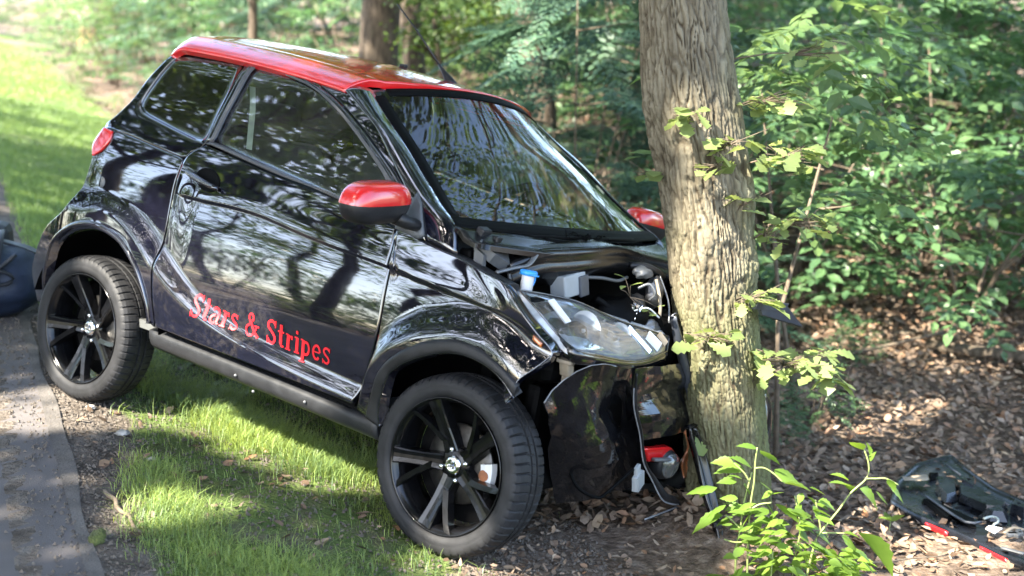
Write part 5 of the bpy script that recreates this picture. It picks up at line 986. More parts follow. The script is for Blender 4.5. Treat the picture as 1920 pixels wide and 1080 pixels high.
def stems_mesh(hgt, rad_, n, seed):
    r = random.Random(seed); mb = MB()
    for i in range(n):
        a = r.uniform(0, 6.28); e = Vector((math.cos(a) * rad_ * .6, math.sin(a) * rad_ * .6, hgt * r.uniform(.6, .95)))
        mb.tube([(0, 0, -.05), e * .35 + Vector((r.gauss(0, .04), r.gauss(0, .04), .1)), e], [.016, .011, .004], 6)
        for k in range(4):
            t = r.uniform(.3, .95); b = e * t; a2 = r.uniform(0, 6.28)
            mb.tube([b, b + Vector((math.cos(a2), math.sin(a2), .15)) * rad_ * .45], [.006, .002], 4)
    me = mb.mesh('stems'); me.materials.append(MATS['twig_brown']); return me
def shrub(x, y, hgt, rad_, n, seed, label, group, kinds, tiers=0, name='leafy_shrub', zlow=.10, st=6):
    """A bush whose twigs are separate parts sharing a few twig shapes."""
    root = empty(name, (x, y, hz(x, y))); tag(root, label, 'shrub', group)
    link('stems', stems_mesh(hgt, rad_, st, seed), None, root)
    r = random.Random(seed + 1)
    for M in shrub_layout(hgt, rad_, n, seed, tiers, zlow):
        o = bpy.data.objects.new(kinds[0].name.split('.')[0], r.choice(kinds)); COL.objects.link(o); o.parent = root; o.matrix_local = M
    return root
def joined(kinds, hgt, rad_, n, seed, tiers=0):
    r = random.Random(seed + 1); src = [arr(k) for k in kinds]; Vs = []; tri = []; off = 0
    for M in shrub_layout(hgt, rad_, n, seed, tiers):
        v, f = r.choice(src); R = np.array(M.to_3x3()); t = np.array(M.translation)
        Vs.append(v @ R.T + t)
        for q in f:
            tri.append((q[0] + off, q[1] + off, q[2] + off))
            if len(q) == 4: tri.append((q[0] + off, q[2] + off, q[3] + off))
        off += len(v)
    return npmesh('foliage', np.vstack(Vs), np.array(tri), False)
BUSH = []
for i in range(4):
    k = SPR if i < 2 else SPL
    me = joined(k, 1.9, 1.0, 150, 60 + i, 6 if i % 2 else 0); me.materials.append(k[0].materials[0]); BUSH.append((me, stems_mesh(1.9, 1.0, 6, 60 + i)))
for i in range(2):
    me = joined(FIR, 2.6, 1.0, 130, 70 + i, 8); me.materials.append(MATS['leaf_fir']); BUSH.append((me, stems_mesh(2.6, .3, 3, 70 + i)))
def bush(k, x, y, s, rz, label, group, name='leafy_shrub', cat='shrub', sz=1.0):
    r = empty(name, (x, y, hz(x, y) - .03), rz); r.scale = (s, s, s * sz); tag(r, label, cat, group)
    link('stems', BUSH[k][1], None, r); link('foliage', BUSH[k][0], None, r)
    return r
# nearest bushes to the right of the oak, twig by twig
NEAR = [(3.00, 8.05, 1.15, 1.0, 130, 'beech sapling whose low sunlit tier of leaves hangs over the bare leaf litter'),
        (4.1, 8.6, 1.6, 1.05, 130, 'broad beech bush at the picture edge behind the broken panel'),
        (1.95, 8.6, 1.45, .85, 110, 'loose green bush just behind the oak trunk'),
        (3.15, 9.5, 1.9, 1.1, 120, 'taller beech bush rising behind the sunlit sapling')]
for i, (x, y, h_, r_, n, lab) in enumerate(NEAR):
    shrub(x, y, h_, r_, n, 100 + i, lab, 'beech bushes in the wood', SPR, 5 if i in (0, 1, 3) else 0)
shrub(1.22, 5.5, 1.95, .40, 46, 121, 'slender pale-leaved sapling close behind the oak on its right', 'beech bushes in the wood', SPL, 0, 'leafy_sapling', .48, 1)
shrub(1.5, 6.3, 2.1, .45, 40, 122, 'second slender pale sapling, right of the one close behind the oak', 'beech bushes in the wood', SPL, 0, 'leafy_sapling', .50, 1)
# fir saplings between the car roof and the oak
shrub(.55, 9.6, 2.3, 1.0, 110, 130, 'blue-green fir sapling with flat branches left of the oak trunk', 'fir saplings', FIR, 8, 'fir_sapling')
shrub(1.15, 11.2, 2.6, 1.1, 110, 131, 'taller fir sapling partly hidden behind the oak trunk', 'fir saplings', FIR, 8, 'fir_sapling')
shrub(1.05, 8.2, .75, .6, 40, 133, 'small fir seedling above the far door mirror', 'fir saplings', FIR, 4, 'fir_sapling')
# mid and far undergrowth
G_MID = 'bushes deeper in the wood'
rr = random.Random(21)
spots = [(4.6, 9.9, 1.0), (1.8, 10.2, 1.0), (3.3, 10.4, 1.1), (2.3, 11.6, 1.1), (5.0, 11.8, 1.2), (3.9, 12.8, 1.2), (1.4, 13.2, 1.1), (2.7, 14.5, 1.3), (5.6, 14.6, 1.3), (4.4, 16.2, 1.4), (.2, 15.6, 1.0), (-.9, 17.2, 1.1), (1.0, 17.5, 1.3), (3.0, 18.5, 1.4), (6.6, 17.5, 1.5), (-2.2, 18.6, 1.1), (-3.6, 20.2, 1.1), (-1.2, 21.0, 1.2), (.8, 21.5, 1.4), (4.6, 21.5, 1.5), (-5.0, 22.4, 1.1), (-6.6, 24.5, 1.1), (-3.2, 24, 1.3), (-8.4, 27.0, 1.1), (-5.6, 27.5, 1.3), (2.6, 25, 1.6), (7.6, 23, 1.7), (-.6, 26, 1.5), (-10.6, 31.5, 1.1), (-8, 32, 1.4)]
for x, y, s in spots:
    fir = rr.random() < (.30 if x < 2 else .08)
    k = rr.choice((4, 5)) if fir else rr.choice((0, 1, 0, 1, 2, 3))
    bush(k, x, y, s * rr.uniform(.9, 1.1), rr.uniform(0, 6), 'dim fir sapling deep in the wood' if fir else 'dim leafy bush deep in the wood', 'firs deeper in the wood' if fir else G_MID, 'fir_sapling' if fir else 'leafy_shrub')
rr = random.Random(33)
for i in range(46):
    y = rr.uniform(29, 52); x = rr.uniform(-.30, .36) * y
    if x * BWV[0] + y * BWV[1] < 3.2: continue
    bush(rr.choice((0, 1, 2, 3, 2, 3, 5)), x, y, rr.uniform(1.4, 2.2), rr.uniform(0, 6), 'blurred bush in the far background of the wood', 'far bushes of the wood')
# sunlit scrub where the verge meets the wood, upper left
for (x, y, s) in ((-13.2, 37.5, .8), (-15.6, 41.5, .9), (-18.0, 43.0, .9), (-11.2, 36.0, .7), (-16.5, 47, 1.3), (-13.5, 44, 1.3), (-20, 49, 1.3), (-10.5, 40, 1.2), (-22.5, 52, 1.4), (-9.6, 29.2, .45)):
    bush(rr.choice((2, 3)), x, y, s, rr.uniform(0, 6), 'pale sunlit bush where the grass verge meets the wood', 'sunlit bushes beyond the verge')
rr = random.Random(77)
for (x, y, s) in ((-9.2, 2.0, .9), (-12.5, 5.2, 1.3), (-11.5, -1.5, 1.1), (-15, .0, 1.5), (-14, 9.5, 1.5), (-17.5, 4.0, 1.9), (-10.2, 9.8, 1.0), (-13.6, -5.5, 1.5), (-19, 7.5, 2.0), (-8.8, -8.5, 1.2), (-18, -6, 2.0), (-11, 14.5, 1.2), (-22, 1.5, 2.4), (-22, 12, 2.4), (-24, -4, 2.4)):
    bush(rr.choice((0, 1, 2, 3)), x, y, s, rr.uniform(0, 6), 'bush under the trees on the other side of the road', 'bushes across the road', sz=rr.uniform(.8, 1.4))
for i in range(34):
    a = -7 + i * .62 + rr.uniform(-.2, .2); b = rr.uniform(-7.4, -5.0)
    bush(rr.choice((0, 1, 2)), FW[0] * a + BWV[0] * b, FW[1] * a + BWV[1] * b, rr.uniform(.30, .5), rr.uniform(0, 6), 'low bramble along the far edge of the road', 'brambles across the road', 'bramble', 'shrub')
# trunks in the wood
rr = random.Random(5)
put_tree(1, -1.42, 14.6, 1.0, .3, 'background_tree', 'stout brown trunk of the pair behind the car roof')
put_tree(0, -1.10, 15.4, .8, 1.2, 'background_tree', 'darker slim trunk right beside the stout one behind the roof')
put_tree(2, -3.75, 18.5, .6, 2.2, 'background_tree', 'thin straight stem above the rear of the red roof')
put_tree(2, -.75, 13.4, .35, .7, 'background_tree', 'very thin stem behind the car aerial')
for (x, y, k) in ((4.8, 13.5, 0), (8, 12, 1), (2.2, 19, 1), (6.2, 18.5, 2), (-1.5, 23, 0), (-6.0, 28, 1), (3.5, 27, 0), (10, 17, 2), (11, 9, 0), (9, 24, 1), (-3, 33, 1), (.8, 31, 2), (6, 33, 0), (-9.5, 38, 0), (-4, 42, 0), (2, 44, 1), (9, 40, 2), (14, 30, 0), (7.5, 6.5, 0), (13, 22, 1), (5.6, 9.6, 2), (0.2, 12.4, 2), (3.0, 22.5, 1), (-2.6, 27.5, 1)):
    put_tree((k + 3) if not (3 < x < 12 and 8 < y < 26) else (1, 2, 6)[k], x, y, rr.uniform(.9, 1.2), rr.uniform(0, 6), 'background_tree', 'shaded tree deep in the wood', 'trees of the wood')
# ground plants at the feet of the bushes
for (x, y, s, lab) in ((1.55, 6.1, .18, 'low green seedling right of the oak foot'), (1.30, 5.75, .12, 'small seedling close behind the oak trunk'), (2.05, 7.3, .16, 'seedling in front of the loose green bush'), (2.9, 5.9, .12, 'tiny seedling at the right edge of the leaf litter')):
    bush(rr.choice((0, 1)), x, y, s, rr.uniform(0, 6), lab, 'seedlings on the wood floor', 'seedling', 'seedling')
# small brambly growth along the foot of the verge far left
for i, (x, y) in enumerate(((-6.4, 20.5), (-7.6, 22.6), (-5.6, 19.6), (-8.6, 24.8))):
    bush(2, x, y, .22, i, 'low weeds between the lawn and the leaf litter behind the car', 'weeds along the verge', 'weed_clump', 'weeds')
# stump, post, log, sticks
st = MB(); st.tube([(0, 0, -.05), (0, 0, .25), (.01, 0, .62)], [.42, .34, .31], 20); root = empty('tree_stump', (-14.0, 42.4, hz(-14.0, 42.4))); tag(root, 'reddish brown cut stump among sunlit leaves at the end of the verge', 'stump'); st.build('stump_wood', 'cut_wood', root)
st = MB(); st.tube([(0, 0, -.1), (.02, 0, 1.0), (-.08, 0, 2.4)], [.06, .055, .05], 10); root = empty('sapling_stem', (-13.9, 34.0, hz(-13.9, 34.0))); tag(root, 'thin leaning stem at the upper left corner of the picture', 'tree'); st.build('trunk', 'bark_dark', root)
def stick(name, p, q, r0, r1, m, label, cat='branch', sag=.0, group=None):
    p, q = Vector(p), Vector(q); o = empty(name, p); mb = MB()
    n = 9; d = q - p
    mb.tube([d * (i / (n - 1)) + Vector((math.sin(i * 2.1 + p.x * 7) * r0 * .8, math.cos(i * 1.7 + p.y) * r0 * .8, math.sin(i / (n - 1) * 3.14) * sag)) * (0 < i < n - 1) for i in range(n)], list(np.linspace(r0, r1, n)), 10)
    mb.build('wood', m, o); tag(o, label, cat, group); return o
stick('fallen_log', (2.55, 7.45, hz(2.55, 7.45) + .05), (4.2, 6.15, hz(4.2, 6.15) + .07), .035, .055, 'bark_dark', 'fallen mossy log lying at the right edge under the bushes', 'log')
stick('fallen_branch', (1.75, 7.2, hz(1.75, 7.2) + .03), (2.75, 7.75, hz(2.75, 7.75) + .05), .014, .008, 'twig_brown', 'pale thin branch lying on the litter left of the log')
stick('fallen_branch', (1.18, 4.05, hz(1.18, 4.05) + .03), (1.62, 4.35, hz(1.62, 4.35) + .03), .004, .002, 'twig_brown', 'thin pale stick on the leaves between the green plant and the broken panel')
stick('fallen_branch', (-1.28, 3.72, hz(-1.28, 3.72) + .015), (-1.08, 3.42, hz(-1.08, 3.42) + .015), .008, .005, 'twig_brown', 'short dark stick on the bare verge beside the pale kerb')
# moss clod and pebbles on the verge
def blob(name, p, s, m, seed, label, cat, group=None):
    bm = bmesh.new(); bmesh.ops.create_icosphere(bm, subdivisions=3, radius=1)
    for v in bm.verts:
        d = 1 + .35 * mnoise.noise(v.co * 1.6 + Vector((seed, 0, 0))) + .28 * mnoise.noise(v.co * 5 + Vector((seed, 3, 0)))
        v.co = Vector((v.co.x * s[0], v.co.y * s[1], v.co.z * s[2])) * d
    me = bpy.data.meshes.new(name); bm.to_mesh(me); bm.free()
    me.polygons.foreach_set('use_smooth', np.ones(len(me.polygons), bool))
    o = link(name, me, m); o.location = p; tag(o, label, cat, group); return o
blob('moss_clod', (-1.19, 3.36, hz(-1.19, 3.36) + .008), (.026, .040, .018), 'moss', 3, 'small clump of moss on the kerb at the lower left', 'moss')
for i, (x, y, s, lab) in enumerate(((-1.42, 4.36, .018, 'whitish pebble in front of the rear wheel'), (-1.62, 4.62, .015, 'pale pebble left of the rear tyre'), (-1.25, 4.12, .012, 'little pebble on the bare soil of the verge'), (-.42, 3.32, .011, 'grey pebble in front of the front wheel'))):
    blob('pebble', (x, y, hz(x, y) + s * .5), (s * 1.3, s, s * .6), 'stone_pale', i + 5, lab, 'pebble', 'pebbles on the verge')

# ================================================================== the crashed car
car = empty('crashed_car')
car.matrix_world = CAR_M
tag(car, 'small glossy black car with red roof and red letters, front crushed against the oak', 'car')

def A(k): return np.array(D[k], dtype=float)

ZT = np.array([0, .2, .35, .5, .62, .8, .95, 1.05, 1.2, 1.4, 1.5])
RT = np.array([.630, .655, .678, .706, .7195, .7175, .7025, .678, .632, .558, .52])
_zz = np.linspace(0, 1.5, 301)
_rr = np.interp(_zz, ZT, RT)
_ker = np.hanning(31); _ker /= _ker.sum()
_rr = np.convolve(np.pad(_rr, 15, mode='edge'), _ker, mode='valid')
def soft(P, n=160, w=33):
    """Even out hand-measured wiggles in a height curve."""
    x = np.linspace(P[0, 0], P[-1, 0], n); z = np.interp(x, P[:, 0], P[:, 1])
    k = np.hanning(w); k /= k.sum(); pad = w // 2
    zp = np.r_[2 * z[0] - z[1:pad + 1][::-1], z, 2 * z[-1] - z[-pad - 1:-1][::-1]]
    return np.stack([x, np.convolve(zp, k, mode='valid')], 1)
LU, LL, FF, CR, CF = A('ledge_u'), A('ledge_l'), A('fflare'), A('crease'), A('crease_f')
LU, LL, FF = soft(LU), soft(LL), soft(FF, 160, 21)
CRS = soft(np.vstack([CR[2:], CF]))

def S(x, z, feat=True, which=None):
    """Half width of the body at forward x, height z: tumblehome, tapered ends, swept ledge, arch flare, waist crease."""
    x = np.asarray(x, dtype=float); z = np.asarray(z, dtype=float)
    r = np.interp(z, _zz, _rr)
    r = r - np.maximum(0, x - 1.95) ** 2 * .7 - np.maximum(0, -x) ** 2 * .35
    r = r - .014 * smoothstep((z - 1.355) / .05)
    if feat:
        zu = np.interp(x, LU[:, 0], LU[:, 1]); zl = np.interp(x, LL[:, 0], LL[:, 1])
        rear = .030 * smoothstep((zu + .02 - z) / (np.maximum(zu - zl, .03) + .03))
        zf = np.interp(x, FF[:, 0], FF[:, 1])
        front = .034 * smoothstep((zf + .01 - z) / .11)
        w = smoothstep((x - 1.425) / .03) if which is None else np.full_like(x, which)
        r = r + rear * (1 - w) + front * w
        zc = np.interp(x, CRS[:, 0], CRS[:, 1])
        fade = smoothstep((x - .44) / .12) * smoothstep((2.08 - x) / .14)
        d = zc - z
        dd = np.clip(d, 0, None)
        r = r + fade * (.007 * np.exp(-(np.minimum(d, 0) / .05) ** 2) * (d <= 0) +
                        (d > 0) * (.007 - .019 * smoothstep(dd / .012)) * np.exp(-dd / .12))
    return r

def side3(P2, sgn=1, dr=0.0, feat=True, which=None):
    """(x, z) points laid on the body side, in car axes; sgn=+1 is the side in view."""
    P2 = np.asarray(P2)
    r = S(P2[..., 0], P2[..., 1], feat, which) + dr
    return np.stack([P2[..., 0], -sgn * r, P2[..., 1]], -1)

def loc(P):                       # (forward, right, up) -> car axes
    P = np.asarray(P, dtype=float); return np.stack([P[..., 0], -P[..., 1], P[..., 2]], -1)

def normals(P):
    du = np.gradient(P, axis=0); dv = np.gradient(P, axis=1)
    n = np.cross(du, dv); l = np.linalg.norm(n, axis=-1, keepdims=True)
    return n / np.maximum(l, 1e-9)

def panel(name, P, m, parent=None, th=.014, out=(0, -1, 0), roll=.004, closed_v=False, smooth=True):
    """A skin with rolled edges and thickness."""
    P = np.asarray(P); N = normals(P)
    if (N.reshape(-1, 3) @ np.array(out, dtype=float)).sum() < 0: N = -N
    Q, M_ = P, N
    for off in (roll, th):
        Q = np.pad(Q, ((1, 1), (0, 0) if closed_v else (1, 1), (0, 0)), mode='edge')
        M_ = np.pad(M_, ((1, 1), (0, 0) if closed_v else (1, 1), (0, 0)), mode='edge')
        k = np.zeros(Q.shape[:2]); k[0] = k[-1] = 1
        if not closed_v: k[:, 0] = k[:, -1] = 1
        Q = Q - M_ * (k * off)[..., None]
    mb = MB(); mb.grid(Q, smooth, closed_v=closed_v)
    me = mb.mesh(name)
    return link(name, me, m, parent or car)

def ring(inner, outer, n):
    t = np.linspace(0, 1, n)[:, None, None]
    return outer[None] * (1 - t) + inner[None] * t

def keyed(P, keys, counts):
    """Resample a polyline piecewise between vertex indices so two curves can be paired."""
    P = np.asarray(P, dtype=float); out = []
    dense = catmull(P, 40 * (len(P) - 1) + 1)
    idx = []
    for k in keys:                      # search only near the vertex's own stretch, so closed loops stay in order
        g = np.linalg.norm(np.diff(P, axis=0), axis=1); t = np.r_[0, np.cumsum(g)] / g.sum()
        c = t[k] * (len(dense) - 1); w = len(dense) * .12
        sel = np.arange(max(0, int(c - w)), min(len(dense), int(c + w) + 1))
        idx.append(int(sel[np.argmin(((dense[sel] - P[k]) ** 2).sum(1))]))
    idx[0], idx[-1] = (0 if keys[0] == 0 else idx[0]), (len(dense) - 1 if keys[-1] == len(P) - 1 else idx[-1])
    for i in range(len(keys) - 1):
        seg = resample(dense[idx[i]:idx[i + 1] + 1], counts[i] + 1)
        out.append(seg[:-1] if i < len(keys) - 2 else seg)
    return np.vstack(out)

def shrink(P2, g):
    """Pull a door-like (m,n,2) grid in by a shut-line gap."""
    c = P2.reshape(-1, 2).mean(0)
    d = P2 - c
    ext = np.abs(d.reshape(-1, 2)).max(0)
    return c + d * (1 - g / ext)

SIDES = (1, -1)
# ---- doors
def build_side(sgn):
    out = (0, -sgn, 0)
    near = sgn == 1
    nu, nv = (120, 220) if near else (30, 30)
    # door
    P2 = coons(catmull(A('belt'), nu), lin([A('door_rear')[-1], A('door_front')[-1]], nu), catmull(A('door_rear'), nv), catmull(A('door_front'), nv))
    P2 = shrink(P2, .0035)
    door = panel('door', side3(P2, sgn, which=0), 'paint_black', car, out=out)
    # glass
    g = A('glass'); g[:, 1] -= .012 * smoothstep((g[:, 1] - 1.33) / .06)
    G2 = coons(catmull(g[2:10], 30), lin(g[[0, 12]], 30), lin(g[[2, 1, 0]], 20), catmull(g[9:13], 20))
    dg = panel('door_glass', side3(G2, sgn, -.006, False), 'glass_door', door, th=.0, out=out, roll=.0)
    # window frame: outer loop to glass loop
    FOUT = A('frame_out'); FOUT[:, 1] -= .012 * smoothstep((FOUT[:, 1] - 1.33) / .06)
    fo = keyed(FOUT, [0, 2, 3, 10, 11], [16, 5, 60, 8])
    gi = keyed(g, [0, 2, 3, 10, 12], [16, 5, 60, 8])
    fr = ring(gi, fo, 7)
    F3 = side3(fr, sgn, .002, False)
    prof = np.array([0, .004, .006, .003, .006, .004, -.006])
    F3[..., 1] -= sgn * prof[:, None]
    panel('window_frame', F3, 'paint_black', door, out=out)
    lip = ring(gi + (fo - gi) * .02, fo * .42 + gi * .58, 4)
    L3 = side3(lip, sgn, .0085, False)
    panel('window_seal', L3, 'weatherstrip', door, out=out, th=.004, roll=.002)
    # weatherstrip below the glass
    b0 = lin(g[[0, 12]], 40); b1 = catmull(A('belt'), 40)
    b1 = b1.copy(); b1[:, 1] += .004
    bs = ring(b1, b0, 6)
    B3 = side3(bs, sgn, .003, False)
    B3[..., 1] -= sgn * np.array([-.004, .004, .006, .006, .005, -.003])[:, None]
    panel('belt_strip', B3, 'weatherstrip', door, out=out, th=.006, roll=.002)
    # mirror triangle
    t = A('mirror_tri')
    T2 = coons(lin(t[[1, 2]], 5), lin(t[[0, 4, 3]], 5), lin(t[[1, 0]], 8), lin(t[[2, 3]], 8))
    panel('mirror_base', side3(T2, sgn, .010, False), 'plastic_grey' if near else 'plastic_black', door, out=out)
    # quarter panel, lower: from the wheel arch out to tail, crease and door gap
    outer = np.vstack([A('q_low_out')[::-1], A('qcrease')[1:], A('door_rear')[2:] - [.005, 0]])
    i_tail, i_cr = 8, 11
    oo = keyed(outer, [0, 4, i_tail, i_cr, len(outer) - 1], [22, 22, 26, 34])
    ii = keyed(A('rarch'), [0, 3, 5, 7, 11], [22, 22, 26, 34])
    rt = keyed(A('rtrim'), [0, 3, 5, 7, 11], [22, 22, 26, 34])
    R2 = ring(ii, oo, 44 if near else 16)
    R3 = side3(R2, sgn, 0, which=0)
    # rolled wheel-arch lip stands a little proud
    R3[-3:, :, 1] -= sgn * np.array([.002, .005, .006])[:, None]
    q = panel('quarter_panel', R3, 'paint_black', car, out=out, th=.03)
    # arch moulding
    a2 = ring(ii, rt * .34 + ii * .66, 8)
    a3 = side3(a2, sgn, .004, which=0); a3[..., 1] -= sgn * np.array([-.006, .002, .004, .005, .005, .005, .004, 0])[:, None]
    panel('arch_moulding', a3, 'paint_black', q, out=out, th=.03)
    # quarter panel, upper, round the rear side window
    w = A('qwin'); w[:, 1] = np.minimum(w[:, 1], 1.416)
    win = np.vstack([w, w[:1]])
    ow = np.vstack([[.144, 1.405], A('qrear')[1:], A('qcrease')[1:3], [.414, 1.022], [.447, 1.049], [.503, 1.092], [.522, 1.252], [.538, 1.408], [.44, 1.418], [.332, 1.421], [.231, 1.415], [.144, 1.405]])
    # pair: top-left, bottom-left, bottom-right, top-right, back
    wi = keyed(win, [0, 3, 6, 8, 11], [20, 24, 20, 22])
    wo_ = keyed(ow, [0, 4, 9, 11, 15], [20, 24, 20, 22])
    U2 = ring(wi, wo_, 10)
    U3 = side3(U2, sgn, 0, False); U3[-1, :, 1] += sgn * .004
    panel('rear_pillar', U3, 'paint_black', q, out=out)
    QG = coons(catmull(w[[0, 10, 9, 8]], 16), catmull(w[[3, 4, 5, 6]], 16), catmull(w[[0, 1, 2, 3]], 14), lin(w[[8, 7, 6]], 14))
    panel('quarter_window', side3(QG, sgn, -.003, False), 'glass_dark', q, out=out, th=0, roll=0)
    # tail lamp
    tl = A('taill')
    TL = coons(catmull(tl[[0, 1]], 8), lin([tl[4], tl[4]], 8) + np.linspace(0, .012, 8)[:, None] * [1, 0], catmull(tl[[0, 5, 4]], 12), catmull(tl[[1, 2, 3, 4]], 12))
    T3 = side3(TL, sgn, .006, False)
    panel('tail_lamp', T3, 'lens_red', q, out=out)
    # A pillar
    ap = A('apl'); ar = A('apr')
    n = 40
    l3 = side3(catmull(ap, n), sgn, 0, False)
    r3 = loc(catmull(ar, n)); r3[:, 1] *= sgn
    tt = np.linspace(0, 1, 9)[:, None, None]
    PL = l3[None] * (1 - tt) + r3[None] * tt
    PL = PL + (np.sin(np.pi * tt) * .014) * np.array([.45, -sgn * .75, .45])[None, None]
    panel('front_pillar', PL, 'paint_black', car, out=(1, -sgn, .5))
    fl0 = side3(catmull(A('frame_out')[5:], n), sgn, -.002, False); fl1 = l3 * .6 + PL[1] * .4 - np.array([.004, -sgn * .010, 0])
    panel('pillar_flange', fl0[None] * (1 - tt) + fl1[None] * tt, 'paint_black', car, out=(1, -sgn, .2), th=.006)
    # sill
    st, sb = catmull(A('sill_top'), 40), catmull(A('sill_bot'), 40)
    prof = np.array([-.040, .000, .004, .006, .005, .003, -.006, -.03])
    s2 = ring(sb, st, 8); s3 = side3(s2, sgn, .006, False); s3[..., 1] -= sgn * prof[:, None]
    sill = panel('sill', s3, 'plastic_sill', car, out=out, th=.03)
    for (x, z) in D['rivets']:
        mb = MB(); r = float(S(x, z, False)) + .018
        mb.lathe([(0, -.003), (.004, -.002), (.006, .002)], 10, 'y', (x, -sgn * r, z)); mb.build('rivet', 'plastic_grey', sill)
    # fender
    f_out = np.vstack([A('door_front')[::-1] + [.004, 0], A('fend_top'), A('fend_tip')[1:]])
    nF = len(A('door_front'))
    k_top = nF + 4
    fi = keyed(A('farch'), [0, 3, 6, 9, 11], [26, 24, 26, 12])
    fo2 = keyed(f_out, [0, nF - 1, nF + 3, nF + 7, len(f_out) - 1], [26, 24, 26, 12])
    F2 = ring(fi, fo2, 60 if near else 16)
    F3 = side3(F2, sgn, 0, which=1)
    F3[-3:, :, 1] -= sgn * np.array([.002, .005, .006])[:, None]
    # crash buckle towards the nose
    if near:
        k = smoothstep((F3[..., 0] - 1.78) / .25)
        F3[..., 1] += k * .008 * np.sin(F3[..., 2] * 41 + F3[..., 0] * 23) * smoothstep((F3[..., 2] - .66) / .1)
    fen = panel('fender', F3, 'paint_black', car, out=out, th=.03)
    ft = keyed(A('ftrim'), [0, 3, 6, 9, 11], [26, 24, 26, 12])
    a2 = ring(fi, ft * .8 + fi * .2, 8)
    a3 = side3(a2, sgn, .005, which=1); a3[..., 1] -= sgn * np.array([-.008, .001, .003, .004, .004, .004, .003, 0])[:, None]
    panel('arch_moulding', a3, 'plastic_black', fen, out=out, th=.03)
    # bevel beside the lamp
    e0 = side3(catmull(A('fend_top')[4:], 26), sgn, 0, which=1)
    e1 = loc(catmull(A('fend_bev'), 26)); e1[:, 1] *= sgn
    tt = np.linspace(0, 1, 6)[:, None, None]
    panel('fender_edge', e0[None] * (1 - tt) + e1[None] * tt + np.sin(np.pi * tt) * .004, 'paint_black', fen, out=(1, -sgn * .6, .6))
    # top ledge of the fender turning in towards the engine bay
    e0 = side3(catmull(A('fend_top')[:5], 24), sgn, 0, which=1)
    e1 = e0 + np.array([.0, sgn * .075, -.004]); e2 = e1 + np.array([0, sgn * .01, -.07])
    panel('fender_ledge', np.stack([e0, e0 * .4 + e1 * .6 + [0, 0, .004], e1, e2]), 'paint_black' if not near else 'plastic_black', fen, out=(0, 0, 1))
    return door, q, fen, sill

door, quarter, fender, sill = build_side(1)
build_side(-1)

# ---- door handle, lettering, repeater
hx0, hz0 = D['handle'][0]; hx1, hz1 = D['handle'][1]
rc = A('handle_rec'); c0 = rc.mean(0)
mb = MB()
an = np.linspace(0, 2 * np.pi, 24, endpoint=False)
rr0 = np.stack([c0[0] + .062 * np.cos(an), c0[1] + .038 * np.sin(an) - .15 * .062 * np.cos(an)], 1)
rows = [side3(c0 + (rr0 - c0) * k, 1, d) for k, d in ((1.04, .003), (.98, .0045), (.9, .003), (.6, .0025), (.0, .0025))]
mb.grid(np.stack(rows), True, closed_v=True)
cup = mb.build('handle_recess', 'plastic_dark', door)
mb = MB()
t = np.linspace(0, 1, 14)
hp = np.stack([hx0 + (hx1 - hx0) * t, hz0 + (hz1 - hz0) * t], 1)
path = side3(hp, 1, 0); path[:, 1] -= .014 + .020 * np.sin(np.pi * np.clip(t * 1.05, 0, 1)) ** .6
mb.tube(path, [.013 + .006 * math.sin(math.pi * k) for k in t], 10, squash=.62)
mb.build('handle', 'paint_black', door)
mb = MB()
path2 = path[1:-1].copy(); path2[:, 1] -= .011; path2[:, 2] += .004
mb.tube(path2, [.008] * len(path2), 8, squash=.6)
mb.build('handle_trim', 'trim_grey', door)

